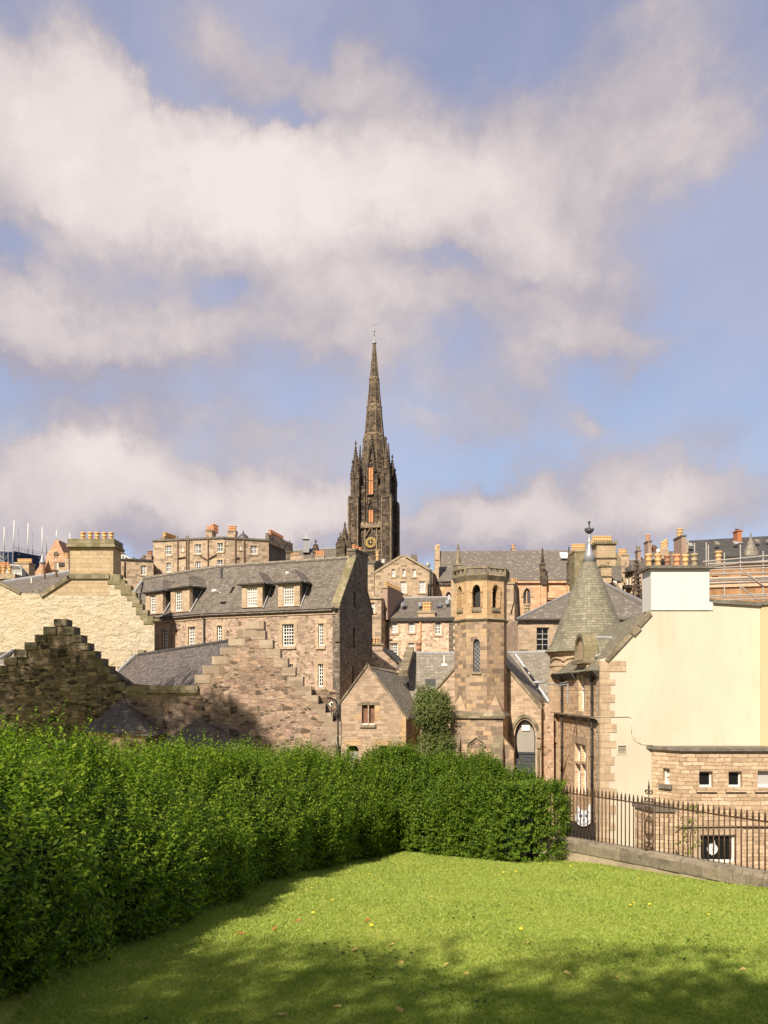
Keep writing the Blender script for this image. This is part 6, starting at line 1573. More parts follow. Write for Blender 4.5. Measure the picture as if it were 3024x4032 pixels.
# --- peaked gable house further up
t3 = thing('gable_tenement', 'tall tan house gable with three small white attic windows in front of the dark spire', 'tenement', (3, 102, 4))
F3_ = Fac((1473, 100.0), (1704, 100.0))
w3 = [mrect(F3_, 405, 360, 457, 475), mrect(F3_, 565, 360, 615, 470), mrect(F3_, 726, 360, 778, 475), mrect(F3_, 535, 552, 632, 730), mrect(F3_, 828, 548, 926, 725)]
MB().wall(F3_, F3_.poly([(1473, 2640), (1702, 2640)] + [mm(*q) for q in ((1035, 430), (700, 235), (625, 195), (625, 155), (565, 155), (140, 425))]), [rp(r) for r in w3], depth=12, rec=.22, bvec=V((1.3, 9, 0))).build('wall', 'tenement_stone', t3)
for i, r in enumerate(w3): window(t3, F3_, r, 1 if i < 3 else 4, 1 if i < 3 else 4, rec=.2, glass=('glass_pale', 'glass_curtain', 'glass_pale', 'glass_curtain', 'glass_sky')[i], fw=.12, bw=.07, sash=i > 2, surround=.25, head=.3, sill=.1)
b = MB()
for a_, c_ in (((130, 432), (568, 160)), ((1085, 440), (620, 170))):
    A, B = F3_.p(*mm(*a_), .1), F3_.p(*mm(*c_), .1); MB().prism([A, B, B + UP * .3, A + UP * .3], V((0, .7, 0))).build('skew', 'coping_tan', t3)
FS3 = Fac((1702, 100.0), (1727, 108.5)); u0, z0, u1, z1 = FS3.rect(1703, 2262, 1726, 2640); MB().wall(FS3, [(u0, z0), (u1, z0), (u1, z1), (u0, z1)], depth=.3).build('side_wall', 'rubble_shade', t3)
pipe(t3, [F3_.p(*mm(1003, 370), .2), F3_.p(*mm(1003, 800), .2)], .12, 'gutter_dark'); pipe(t3, [F3_.p(*mm(968, 600), .2), F3_.p(*mm(968, 800), .2)], .07, 'gutter_dark'); pipe(t3, [F3_.p(*mm(968, 600), .2), F3_.p(*mm(1035, 600), .2)], .09, 'gutter_dark')
q = P(1685, 2246, 101); MB().lathe(q, [(.12, 0), (.12, .3), (.30, .5), (.36, .75), (.30, .95), (.05, 1.1)], 10).build('cowl', 'lead_pale', t3, True)
slab([F3_.p(1588, 2192, -.2), F3_.p(1475, 2262, -.2), P(1490, 2262, 112), P(1605, 2200, 112)], .2).build('roof', 'slate_grey', t3)
slab([F3_.p(1595, 2192, -.2), F3_.p(1706, 2262, -.2), P(1722, 2262, 109), P(1612, 2200, 109)], .2).build('roof', 'slate_grey', t3)
MB().box(P(1618, 2204, 106), V((.9, 0, 0)), V((0, .8, 0)), UP * .75).build('chimney', 'coping_grey', t3)
# --- side blocks at the spire foot
t4_ = thing('side_house', 'narrow tan house end with a dark sloping back wall below the spire', 'house', (-1, 108, 5))
F4_ = Fac((1440, 104.0), (1474, 104.0)); blk(F4_, 1444, 1473, 2217, 2640, 6, 'tenement_stone', t4_)
MB().prism([P(1474, 2640, 104.2), P(1520, 2640, 112), P(1520, 2233, 112), P(1492, 2206, 107), P(1474, 2214, 104.2)], V((-1.2, .4, 0))).build('back_wall', 'rubble_shade', t4_)
u0, z0, u1, z1 = F4_.rect(1444, 2213, 1474, 2219); MB().fbox(F4_, u0 - .1, u1 + .1, z0, z1, -6, .15).build('cope', 'coping_grey', t4_)
pot_mesh(P(1486, 2208, 108), .25, 1.3, 'pot_buff', t4_); pot_mesh(P(1510, 2216, 110), .3, .5, 'paint_white', t4_, name='flue')

# --- long hall church on the right
t5_ = thing('hall_church', 'long slate-roofed sandstone hall church with dark pinnacled buttresses behind the tower', 'church', (18, 112, 4))
H0, H1 = 105.0, 113.0
FH = Fac((1700, H0), (2275, H0))
def q5(x, y): return (1650 + x * .4822, 2050 + y * .4822)
wh = [FH.rect(*q5(852, 560), *q5(912, 678)), FH.rect(*q5(215, 590), *q5(268, 690))]
lw = [lancet(r[0], r[2], r[1], r[3] - 1.1, r[3] + .1) for r in wh]
u0, z0, u1, z1 = FH.rect(1702, 2290, 2268, 2640); MB().wall(FH, [(u0, z0), (u1, z0), (u1, z1), (u0, z1)], lw, depth=18, rec=.4).build('wall', 'hall_sandstone', t5_)
for l in lw:
    g = MB(); g.face([FH.pt(u, z, -.35) for u, z in l]); gg = g.build('window', 'glass_lead', t5_)
    u_ = sum(p[0] for p in l) / len(l); s = MB()
    zb_ = min(p[1] for p in l); ua_, ub_ = min(p[0] for p in l), max(p[0] for p in l); zt_ = max(p[1] for p in l)
    s.fbox(FH, u_ - .07, u_ + .07, zb_, zt_ - .3, -.33, -.2); s.build('mullion', 'hall_sandstone', gg)
    oo = lancet(ua_ - .35, ub_ + .35, zb_, zt_ - 1.2, zt_ + .4); ii = lancet(ua_ - .05, ub_ + .05, zb_, zt_ - 1.2, zt_ + .05); s = MB()
    for a in range(2, len(oo) - 1): s.prism([FH.pt(*oo[a], .003), FH.pt(*oo[a + 1], .003), FH.pt(*ii[a + 1], .003), FH.pt(*ii[a], .003)], FH.n * .10)
    s.build('surround', 'dressed_stone', gg)
slab([FH.p(1722, 2301, .3), FH.p(2000, 2301, .3), P(2000, 2240, 108.6), P(1722, 2240, 108.6)], .2).build('roof', 'slate_hall', t5_)
slab([FH.p(1700, 2290, .4), FH.p(2275, 2286, .4), P(2250, 2166, H1), P(1731, 2170, H1)], .2).build('roof', 'slate_hall', t5_)
slab([P(2250, 2166, H1), P(1731, 2170, H1), P(1731, 2290, 121), P(2250, 2290, 121)], .2).build('roof', 'slate_hall', t5_)
MB().box(P(1976, 2242.5, 107.8), V((4.9, 0, 0)), V((0, .2, 0)), UP * .14).build('flashing', 'lead_pale', t5_)
MB().fbox(FH, FH.uv(1975, 0)[0], u1, FH.uv(1990, 2296)[1], FH.uv(1990, 2288)[1], .003, .35).build('cornice', 'hall_sandstone', t5_)
MB().prism([P(1713, 2300, 105.6), P(1732, 2300, 105.6), P(1732, 2165, 113), P(1713, 2170, 113)], V((0, .2, .9))).build('skew', 'dressed_stone', t5_)
for (x0, x1, yt, yb) in ((1713, 1731, 2163, 2205), (1711, 1728, 2208, 2300)): Fx = Fac((x0, 105.2), (x1, 105.2)); blk(Fx, x0, x1, yt, yb, 1.2, 'dressed_stone', t5_, name='skewputt')
# pots on the left skew
pot_mesh(P(1724, 2163, 105.6), .22, .5, 'pot_buff', t5_)
def pinnacle(x, yt, yb, w, D, parent=t5_, mat='spire_stone'):
    c = P(x, yb, D); H = (yb - yt) / 3000 * D; b = MB(); ww = w / 3000 * D
    b.ubox(c, ww, ww, H * .52); b.ubox(c + UP * H * .30 + V((ww * .55, -.02, 0)), ww * .5, ww * .7, H * .10); b.ubox(c + UP * H * .52, ww * 1.3, ww * 1.3, H * .03); b.lathe(c + UP * H * .55, [(ww * .5, 0), (ww * .12, H * .38), (ww * .28, H * .39), (ww * .1, H * .42), (.01, H * .45)], 8); b.ubox(c - UP * .1 + V((ww * .35, -.1, 0)), ww * 1.2, ww * .9, H * .25)
    return b.build('pinnacle', mat, parent)


pinnacle(2136, 2156, 2300, 17, 104.4); pinnacle(2240, 2149, 2300, 15, 104.4)
for x in (2141, 2245):
    Fx = Fac((x - 11, 104.3), (x + 11, 104.3)); z1_ = Fx.uv(x, 2284)[1]; z0_ = Fx.uv(x, 2640)[1]
    MB().wall(Fx, [(0, z0_), (Fx.len, z0_), (Fx.len, z1_ - .6), (Fx.len / 2, z1_ + .2), (0, z1_ - .6)], depth=1).build('buttress', 'hall_sandstone', t5_)
MB().box(P(2208, 2198, 109.6), V((1.1, 0, 0)), V((0, .8, .6)), UP * .4).build('roof_light', 'paint_white', t5_)
Fx = Fac((2160, 104.0), (2262, 104.0)); u0, z0, u1, z1 = Fx.rect(2160, 2352, 2262, 2356); MB().fbox(Fx, u0, u1, z0, z1, -.8, .2).build('string_course', 'dressed_stone', t5_)
pxchimney(t5_, 114, 2016, 2030, 2160, 2176, [.5], depth=.8, mat='hall_sandstone', pr=.25, ph=.5)
# --- tan chimney gable between tower and hall
t6_ = thing('chimney_house', 'tall tan house end with a dark flank, just right of the church tower', 'house', (15, 86, -2))
F6_ = Fac((1985, 84.0), (2027, 84.0))
MB().wall(F6_, F6_.poly([(1985, 2640), (2012, 2640), (2012, 2560), (2026, 2560), (2026, 2372), (2014, 2420), (2008, 2420), (2022, 2370), (2022, 2300), (1985, 2300)]), depth=3, bvec=V((.5, .9, 0))).build('wall', 'tenement_stone', t6_)
MB().prism([P(2025, 2640, 84.3), P(2053, 2640, 91), P(2050, 2435, 91), P(2044, 2320, 89), P(2026, 2298, 84.3)], V((-.9, .5, 0))).build('flank', 'rubble_shade', t6_)
u0, z0, u1, z1 = F6_.rect(1992, 2293, 2026, 2300); MB().prism([F6_.pt(u0, z0, .1), F6_.pt(u1, z0, .1), F6_.pt(u1, z1 + .1, .1), F6_.pt(u0, z1 + .1, .1)], V((1.2, 4.6, 0))).build('cope', 'coping_tan', t6_)
for i in range(3): pot_mesh(P(2018 + i * 7, 2292, 84.6 + i * 1.3), .2, .4, 'pot_buff', t6_)
slab([P(1985, 2350, 84.6), P(2010, 2350, 84.6), P(2010, 2425, 84.1), P(1985, 2440, 84.1)], .1).build('roof', 'slate_dark', t6_)
# --- hip-roofed hall behind the turret
t7_ = thing('hip_hall', 'tan hall with a wide hipped slate roof and dark sash window behind the turret', 'hall', (18, 70, -6))
F7_ = Fac((2040, 66.0), (2478, 66.0)); w7 = F7_.rect(*q5(960, 872), *q5(1062, 1066))
u0, z0, u1, z1 = F7_.rect(2040, 2437, 2478, 2760); MB().wall(F7_, [(u0, z0), (u1, z0), (u1, z1), (u0, z1)], [rp(w7)], depth=12, rec=.25).build('wall', 'church_stone', t7_)
window(t7_, F7_, w7, 2, 4, rec=.22, glass='glass_dark', frame='paint_grey', fw=.08, bw=.05, surround=.3, head=.35)
r7 = [F7_.p(2033, 2440, .4), F7_.p(2486, 2434, .4), P(2560, 2385, 74), P(2352, 2283, 73.5)]
slab([r7[0], F7_.p(2250, 2437, .4), P(2352, 2283, 73.5)], .12).build('roof', 'slate_hall', t7_)
slab([F7_.p(2250, 2437, .4), F7_.p(2600, 2433, .4), P(2620, 2412, 74.5), P(2352, 2283, 73.5)], .12).build('roof', 'slate_hall', t7_)
slab([r7[0], P(2352, 2283, 73.5), P(2100, 2420, 80)], .12).build('roof', 'slate_hall', t7_)
MB().tube(r7[0] + UP * .05, P(2352, 2283, 73.5) + UP * .05, .09, .09, 6).tube(P(2352, 2283, 73.5), P(2620, 2412, 74.5) + UP * .03, .12, .12, 6).build('ridge', 'lead_grey', t7_)
MB().fbox(F7_, u0 - .2, u1, z1 - .16, z1 - .01, .003, .38).build('gutter', 'gutter_dark', t7_)
MB().box(P(2399, 2313, 73.9), V((1.5, .3, -.75)), V((0, 1, 0)), UP * .35).build('roof_light', 'lead_pale', t7_)
pot_mesh(P(2075, 2412, 70), .28, .75, 'pot_grey', t7_)
blk(Fac((2048, 65.6), (2080, 65.6)), 2048, 2080, 2556, 2760, 1.0, 'stone_dark_mossy', t7_, name='buttress')

# --- big chimneyed tenements right of the cone
def kk(x, y): return (2300 + x * .205, 2060 + y * .205)
t8_ = thing('tenement', 'yellow stone tenement end with a massive stack of nine pots, right of the cone turret', 'tenement', (25, 92, 4))
F8_ = Fac((2345, 88.0), (2450, 88.0))
u0, z0, u1, z1 = F8_.rect(2350, 2150, 2424, 2640); ck = MB(); ck.prism([F8_.pt(u0, z0), F8_.pt(u1, z0), F8_.pt(u1, z1), F8_.pt(u0, z1)], -F8_.n * 4); ck.build('wall', 'ashlar_yellow', t8_)
chimney(t8_, F8_, u0 - .05, u1, z1 + .01, F8_.uv(2400, 2142)[1], 3.2, 9, pr=.17, ph=.95, mat='ashlar_yellow', capmat='stone_lichen', cap=.3, over=.2)
q = F8_.rect(2345, 2194, 2428, 2199); MB().fbox(F8_, q[0], q[2], q[1], q[3], -2, .14).build('string_course', 'stone_lichen', t8_)
MB().prism([F8_.p(2424, 2170), F8_.p(2446, 2200), F8_.p(2446, 2640), F8_.p(2424, 2640)], V((0, 2.5, 0))).build('skew_wall', 'stone_lichen', t8_)
for (x0, x1, yt, yb, n_) in ((2328, 2345, 2160, 2640, 4), (2262, 2313, 2172, 2640, 8)): pxchimney(t8_, 91, x0, x1, yt, yb, n_, depth=2.5, mat='stone_lichen', capmat='coping_tan', pr=.2, ph=.85, cap=.3)
t9_ = thing('lower_house', 'yellow house with a broad lichened wallhead stack and slate roof below the nine-pot stack', 'house', (25, 84, 0))
Fx = Fac((2367, 80.0), (2409, 80.0)); blk(Fx, 2367, 2408, 2228, 2640, 1.6, 'ashlar_yellow', t9_, name='chimney')
for yt in (2228, 2268): q = Fx.rect(2365, yt, 2410, yt + 3); MB().fbox(Fx, q[0], q[2], q[1], q[3], -1.7, .12).build('cope', 'stone_lichen', t9_)
q = Fx.rect(2369, 2222, 2386, 2228); MB().fbox(Fx, q[0], q[2], q[1] + .01, q[3], -1.4, 0).build('cope', 'stone_lichen', t9_); pot_mesh(P(2393, 2227, 80.8), .17, .35, 'pot_grey', t9_)
slab([P(2408, 2285, 81), P(2448, 2285, 81), P(2448, 2228, 85), P(2408, 2228, 85)], .2).build('roof', 'slate_grey', t9_)
blk(Fac((2408, 81.2), (2450, 81.2)), 2408, 2450, 2285, 2640, 5, 'tenement_pink', t9_)
Fx = Fac((2408, 81.1), (2450, 81.1)); r = Fx.rect(2413, 2288, 2427, 2302); window(t9_, Fx, r, 2, 2, rec=-.03, fw=.08, glass='glass_sky')
slab([P(2412, 2290, 78.5), P(2430, 2300, 78.5), P(2455, 2330, 78.5), P(2440, 2330, 78.5)], .1, V((0, 3, 0))).build('skew', 'stone_dark_mossy', t9_)
ta_ = thing('tenement', 'crowded old tenement with an oriel window and two-pot stack, left of the white chimney', 'tenement', (28, 96, 4))
pxchimney(ta_, 94, 2449, 2477, 2188, 2310, 4, depth=2.4, mat='tenement_stone', capmat='coping_tan', pr=.2, ph=.8, cap=.25)
for i in range(4): pot_mesh(P(2426 + i * 5.6, 2211, 93), .19, .75, 'pot_buff', ta_)
blk(Fac((2424, 93), (2450, 93)), 2424, 2450, 2213, 2640, 2, 'stone_lichen', ta_, name='wall')
Fx = Fac((2442, 92), (2472, 92)); MB().wall(Fx, Fx.poly([(2442, 2640), (2463, 2640), (2463, 2200), (2452, 2190), (2442, 2200)]), depth=2).build('wall', 'tenement_stone', ta_)
slab([P(2463, 2255, 93), P(2508, 2250, 93), P(2508, 2206, 98), P(2470, 2206, 98)], .2).build('roof', 'slate_grey', ta_)
slab([P(2460, 2262, 91.5), P(2490, 2250, 92), P(2478, 2218, 95), P(2464, 2225, 95)], .2).build('roof', 'slate_dark', ta_)
MB().box(P(2478, 2205, 98), V((1.3, 0, 0)), V((0, .3, 0)), UP * .2).build('flashing', 'lead_pale', ta_)
Fo = Fac((2463, 91.0), (2503, 89.5)); wo_ = [Fo.rect(2467, 2272, 2474, 2305), Fo.rect(2479, 2266, 2487, 2303), Fo.rect(2489, 2262, 2495, 2300)]
u0, z0, u1, z1 = Fo.rect(2463, 2258, 2503, 2640); MB().wall(Fo, [(u0, z0), (u1, z0), (u1, z1), (u0, z1)], [rp(r) for r in wo_], depth=3, rec=.2).build('wall', 'tenement_pink', ta_)
for r in wo_: window(ta_, Fo, r, 1, 2, rec=.16, fw=.12, glass='glass_dark', surround=.2)
q = Fo.rect(2461, 2306, 2492, 2318); MB().fbox(Fo, q[0], q[2], q[1], q[3], .003, .7).build('oriel_base', 'gutter_dark', ta_)
q = Fo.rect(2463, 2250, 2500, 2255); MB().fbox(Fo, q[0], q[2], q[1], q[3], -.5, .5).build('eaves', 'gutter_dark', ta_)
r = Fo.rect(2476, 2322, 2482, 2350); MB().fbox(Fo, r[0], r[2], r[1], r[3], .003, .08).build('pilaster', 'dressed_stone', ta_)
tb_ = thing('pinnacle', 'thin dark crocketed church pinnacle standing against the roofs, left of the white chimney', 'pinnacle', tuple(P(2507, 2640, 86)))
b = MB(); c_ = P(2507, 2640, 86); H_ = (2640 - 2180) / 3000 * 86; b.ubox(c_, .9, .9, H_ * .62); b.lathe(c_ + UP * H_ * .62, [(.5, 0), (.34, H_ * .12), (.1, H_ * .33), (.03, H_ * .38)], 6)
for i in range(13):
    f_ = i / 13; z_ = c_.z + H_ * (.5 + f_ * .46)
    for a in range(4): rr_ = .62 * (1 - f_) + .12; b.ubox((c_.x + rr_ * math.cos(a * 1.571), c_.y + rr_ * math.sin(a * 1.571), z_), .2, .2, .22)
b.tube(c_ + UP * H_, c_ + UP * (H_ + 1.2), .04, .02, 5); b.build('shaft', 'spire_stone', tb_)
tc2 = thing('tenement', 'grey slate-roofed tenement with a tall single-pot stack, just left of the white chimney', 'tenement', (32, 102, 4))
slab([P(2505, 2282, 95), P(2560, 2282, 95), P(2560, 2200, 101), P(2510, 2200, 101)], .2).build('roof', 'slate_purple', tc2)
MB().box(P(2512, 2200, 101), V((10, 0, 0)), V((0, .3, 0)), UP * .22).build('ridge', 'lead_pale', tc2)
blk(Fac((2505, 95.2), (2640, 95.2)), 2505, 2560, 2284, 2640, 5, 'tenement_quoin', tc2)
slab([P(2560, 2262, 97), P(2720, 2262, 97), P(2720, 2168, 103), P(2560, 2172, 103)], .2).build('roof', 'slate_grey', tc2)
blk(Fac((2558, 97), (2722, 97)), 2560, 2722, 2264, 2640, 5, 'tenement_stone', tc2)
pxchimney(tc2, 98, 2551, 2566, 2134, 2300, [.5], depth=1.4, mat='pink_render', capmat='coping_grey', pr=.26, ph=.85, cap=.2, potmat='pot_orange')
pxchimney(tc2, 100, 2512, 2524, 2170, 2250, [.5], depth=1.2, mat='pink_render', capmat='coping_grey', pr=.24, ph=.55, cap=.15, potmat='pot_grey')
b = MB(); q = P(2573, 2160, 99); b.lathe(q, [(.05, -.03), (.3, .0), (.5, .08)], 14, rot=0); b.v = [(x, q.y + (z - q.z) * .9 - .1, q.z + (y - q.y)) for x, y, z in b.v]; b.build('dish', 'pipe_brown', tc2)
MB().prism([P(2600, 2172, 97), P(2622, 2150, 97), P(2626, 2150, 97), P(2632, 2165, 97), P(2632, 2200, 97), P(2606, 2200, 97)], V((0, 1.5, 0))).build('chimney', 'dressed_stone', tc2)
for i in range(6): pot_mesh(P(2606 + i * 3.7, 2163 - i * 2.6, 97.5), .2, .85, 'pot_buff', tc2)
MB().box(P(2588, 2182, 98.5), V((.9, 0, 0)), V((0, .5, .4)), UP * .35).build('roof_light', 'paint_white', tc2)
Fx = Fac((2655, 94), (2682, 94)); MB().wall(Fx, Fx.poly([(2655, 2300), (2682, 2300), (2682, 2182), (2668, 2164), (2655, 2182)]), depth=1).build('dormer', 'dressed_stone', tc2)
MB().lathe(P(2669, 2166, 94), [(.08, 0), (.22, .2), (.05, .4)], 6).build('finial', 'stone_dark_mossy', tc2)

# --- scaffolded building at the right edge
td_ = thing('scaffolded_house', 'orange stone building with a long dark slate roof and red brick stack, behind scaffolding', 'building', (36, 76, 0))
def ss(x, y): return (2560 + x * .2797, 2060 + y * .2797)
FX_ = Fac((2690, 76.0), (3120, 74.0))
u0, z0, u1, z1 = FX_.rect(2690, 2236, 3110, 2640)
wd2 = [FX_.rect(*ss(870, 745), *ss(965, 860)), FX_.rect(*ss(1280, 735), *ss(1365, 820))]
MB().wall(FX_, [(u0, z0), (u1, z0), (u1, z1), (u0, z1)], [rp(r) for r in wd2], depth=8, rec=.3, backmi=1).build('wall', ['timber_orange', 'panel_dark'], td_)
slab([FX_.p(2700, 2238, .2), FX_.p(3110, 2208, .2), P(3100, 2106, 82), P(2708, 2129, 82.5)], .2).build('roof', 'slate_dark', td_)
slab([P(3100, 2106, 82), P(2708, 2129, 82.5), P(2708, 2240, 90), P(3100, 2240, 90)], .2).build('roof', 'slate_dark', td_)
MB().tube(P(2708, 2129, 82.5), P(2703, 2235, 76.5), .14, .14, 6).build('skew', 'coping_tan', td_)
pxchimney(td_, 81, 2684, 2701, 2112, 2300, [.35, .65], depth=2.2, mat='pink_render', capmat='coping_grey', pr=.24, ph=.9, cap=.16); pass
pxchimney(td_, 80.5, 2904, 2921, 2091, 2136, [.4], depth=1.0, mat='brick_red', capmat='brick_red', pr=.2, ph=.2, cap=.12, potmat='coping_grey')
MB().box(P(2902, 2138, 80.2), V((.6, 0, 0)), V((0, .4, 0)), UP * .12).build('flashing', 'lead_pale', td_)
b = MB(); c_ = P(2956, 2192, 77.5); b.lathe(c_, [(.85, 0), (.45, 1.0), (.05, 2.1)], 6); b.lathe(c_ + UP * 2.05, [(.04, 0), (.1, .1), (.02, .5)], 6); b.build('spirelet', 'slate_tan', td_)
for (x, y) in ((920, 300), (1185, 295), (1490, 270), (1650, 275), (545, 320)): a = ss(x, y); MB().box(P(a[0], a[1], 79.3), V((.45, 0, 0)), V((0, .4, .3)), UP * .1).build('roof_light', 'lead_pale' if x in (1185, 545) else 'slate_tan', td_)
MB().tube(P(2840, 2196, 76.6), P(2915, 2190, 76.4), .16, .16, 8).build('gutter', 'gutter_dark', td_)
pot_mesh(P(2829, 2216, 75.4), .33, 1.15, 'pot_buff', td_, name='stone_finial')
# satellite of roof aerial
b = MB(); q = P(2921, 2088, 80.5); b.tube(q, q + UP * .75, .02, .02, 5)
for i in range(3): b.tube(q + V((-.25 + i * .02, 0, .3 + .18 * i)), q + V((.25, 0, .28 + .18 * i)), .012, .012, 4)
b.build('aerial', 'steel_grey', td_)
sc_ = thing('scaffold', 'tube scaffolding with pale boards across the orange building, right of the white chimney', 'scaffold', tuple(P(2900, 2500, 70)))
FSC = Fac((2780, 71.0), (3110, 69.2)); first = None
for x in (790, 625, 820, 1045, 1270, 1590):
    yt = {790: 270, 625: 280, 820: 305, 1045: 415, 1270: 290, 1590: 390}[x]; a = ss(x, yt); MB().tube(FSC.p(a[0], a[1]), FSC.p(a[0], 2460), .055, .055, 6).build('standard', 'scaffold_tube', sc_)
for (ya, yb, r_) in ((545, 440, .07), (575, 545, .09), (605, 510, .06), (632, 595, .06), (663, 632, .06), (718, 702, .09), (788, 762, .08), (810, 795, .05), (848, 820, .07), (1030, 1000, .07), (1050, 1025, .05), (1090, 1065, .06)):
    A, B = ss(735 if ya == 545 else 830, ya), ss(1990, yb - 14); MB().tube(FSC.p(*A, .05), FSC.p(*B, .05), r_, r_, 6).build('ledger', 'scaffold_tube', sc_)
for (a_, c_) in (((1275, 650), (1590, 880)), ((1275, 895), (1515, 1075))): MB().tube(FSC.p(*ss(*a_), .12), FSC.p(*ss(*c_), .12), .06, .06, 6).build('brace', 'scaffold_tube', sc_)
A, B = FSC.p(*ss(830, 905)), FSC.p(*ss(1990, 872)); MB().prism([A, B, B + UP * .95, A + UP * .95], V((0, .06, 0))).build('toe_board', 'scaffold_board', sc_)
MB().prism([A + V((0, .07, 0)), B + V((0, .07, 0)), B + V((.1, 1.5, 0)), A + V((.1, 1.5, 0))], UP * .07).build('deck', 'scaffold_board', sc_)
A, B = FSC.p(*ss(830, 590)), FSC.p(*ss(1990, 550)); MB().prism([A + V((0, .07, 0)), B + V((0, .07, 0)), B + V((.1, 1.5, 0)), A + V((.1, 1.5, 0))], UP * .1).build('deck', 'lead_pale', sc_)

# --- tenement block on the skyline, left
te_ = thing('tenement', 'flat-topped tan tenement on the left skyline with white sash windows and orange pots', 'tenement', (-25, 112, 4))
def ll(x, y): return (400 + x * .3617, 2040 + y * .3617)
FTa, FTb = Fac((603, 112.4), (880, 110.0)), Fac((880, 110.0), (1058, 112.0))
zt_ = 22.0
def lr(F, x0, y0, x1, y1): return F.rect(*ll(x0, y0), *ll(x1, y1))
wa = [lr(FTa, 693, 300, 762, 405), lr(FTa, 700, 487, 758, 590), lr(FTa, 1015, 285, 1085, 388), lr(FTa, 1022, 472, 1082, 575), lr(FTa, 1258, 270, 1322, 368), lr(FTa, 1255, 456, 1320, 555)]
wsm = [lr(FTa, 870, 312, 893, 362), lr(FTa, 876, 517, 889, 565)]
MB().wall(FTa, [(0, 2), (FTa.len, 2), (FTa.len, zt_), (0, zt_)], [rp(r) for r in wa + wsm], depth=9, rec=.25, bvec=V((1.5, 9, 0))).build('wall', 'tenement_stone', te_)
wb = [FTb.rect(986, 2148, 1014, 2182), lr(FTb, 1500, 300, 1518, 344)]
MB().wall(FTb, [(0.002, 2), (FTb.len, 2), (FTb.len, zt_ - .003), (0.002, zt_ - .003)], [rp(r) for r in wb], depth=9, rec=.25, bvec=V((.6, 8, 0))).build('wall', 'tenement_stone', te_)
for F, r in [(FTa, r) for r in wa] + [(FTb, wb[0])]: window(te_, F, r, 2, 2, rec=.2, fw=.10, bw=.07, glass='glass_sky', sill=.10, surround=.25)
for F, r in [(FTa, r) for r in wsm] + [(FTb, wb[1])]: window(te_, F, r, 1, 1, rec=.15, fw=.10, glass='glass_pale', sash=False, sill=.1)
for F in (FTa, FTb): MB().fbox(F, -.1, F.len + .05, zt_ + .002, zt_ + .25, -.6, .18).build('coping', 'coping_grey', te_)
FTr = Fac((1058, 112.0), (1126, 119.6)); MB().wall(FTr, [(0, 2), (FTr.len, 2), (FTr.len, zt_ + .2), (FTr.len * .8, zt_ + .8), (0, zt_ + 1.2)], depth=.5).build('gable', 'rubble_shade', te_)
for F, x in ((FTa, 832), (FTa, 927), (FTa, 950), (FTa, 1162), (FTb, 1453), (FTb, 1550)): a = ll(x, 240); pipe(te_, [F.pt(F.uv(*a)[0], zt_ + .6, .14), F.pt(F.uv(*a)[0], 8, .14)], .085, 'pipe_brown')
for F, a_, c_ in ((FTa, (1065, 405), (1155, 458)), (FTa, (1255, 398), (1170, 445)), (FTa, (832, 438), (925, 425)), (FTb, (1455, 432), (1495, 434))): pipe(te_, [F.p(*ll(*a_), .14), F.p(*ll(*c_), .14)], .08)
pxchimney(te_, 111.5, 809, 835, 2089, 2124, [.15, .4, .65, .9], depth=2.6, mat='tenement_stone', pr=.24, ph=.75, cap=.15, potmat='pot_orange')
for i in range(5): pot_mesh(P(838 + i * 4, 2092 + i * 1.5, 113 + i), .24, 1.1, 'pot_orange', te_)
pxchimney(te_, 112, 895, 927, 2091, 2124, [.2, .5, .8], depth=1.6, mat='tenement_stone', pr=.24, ph=.75, cap=.15, potmat='pot_orange')
c_ = pxchimney(te_, 113, 633, 648, 2118, 2134, [.7], depth=1.4, mat='tenement_stone', pr=.3, ph=.7, cap=.12)
MB().prism([P(648, 2112, 113), P(690, 2124, 118), P(700, 2130, 119), P(648, 2134, 113)], V((.2, 1.2, 0))).build('chimney', 'pot_grey', te_)
for i in range(9): pot_mesh(P(650 + i * 4.6, 2111 + i * 1.5, 113.5 + i * .55), .26, .55, 'pot_buff', te_)
FTc = Fac((1058, 111.8), (1068, 112.6)); MB().prism([FTc.p(1058, 2140), FTc.p(1068, 2140), FTc.p(1068, 2106), FTc.p(1058, 2106)], V((2.4, 6.5, 0))).build('chimney', 'tenement_stone', te_)
for i in range(10): pot_mesh(P(1064 + i * 5.0, 2106 + i * 2.6, 112.5 + i * .7), .25, .75, 'pot_orange', te_)
MB().lathe(P(958, 2126, 118), [(.92, -.6), (.92, 0), (.86, .3), (.66, .62), (.4, .85), (.17, .95), (.15, 1.2), (.06, 1.25), (.05, 1.5), (.01, 1.65)], 16).build('dome', 'lead_dark', te_, True)
# lower annex to its left
tf_ = thing('low_tenement', 'lower flat-roofed tan building with a white-framed glass roof, left of the skyline tenement', 'tenement', (-38, 112, 4))
Fx = Fac((446, 109.0), (605, 110.5)); wx = [lr(Fx, 145, 530, 202, 612), lr(Fx, 427, 515, 487, 618)]
u0, z0, u1, z1 = Fx.rect(446, 2207, 604, 2400); MB().wall(Fx, [(u0, z0), (u1, z0), (u1, z1), (u0, z1)], [rp(r) for r in wx], depth=8, rec=.25).build('wall', 'tenement_stone', tf_)
for r in wx: window(tf_, Fx, r, 2, 4, rec=.2, fw=.10, bw=.06, glass='glass_sky', sill=.1, surround=.25)
MB().fbox(Fx, u0, u1, z1 + .002, z1 + .22, -.6, .2).build('coping', 'gutter_dark', tf_)
pipe(tf_, [Fx.p(*ll(248, 470), .15), Fx.p(*ll(248, 640), .15)], .09)
b = MB(); Fg = Fac((461, 110.5), (522, 111.0)); b.prism([Fg.p(*ll(*q)) for q in ((170, 468), (325, 458), (245, 405), (175, 425))], V((.3, 3, 0))); cg = b.build('glass_roof', 'glass_sky', tf_)
b = MB()
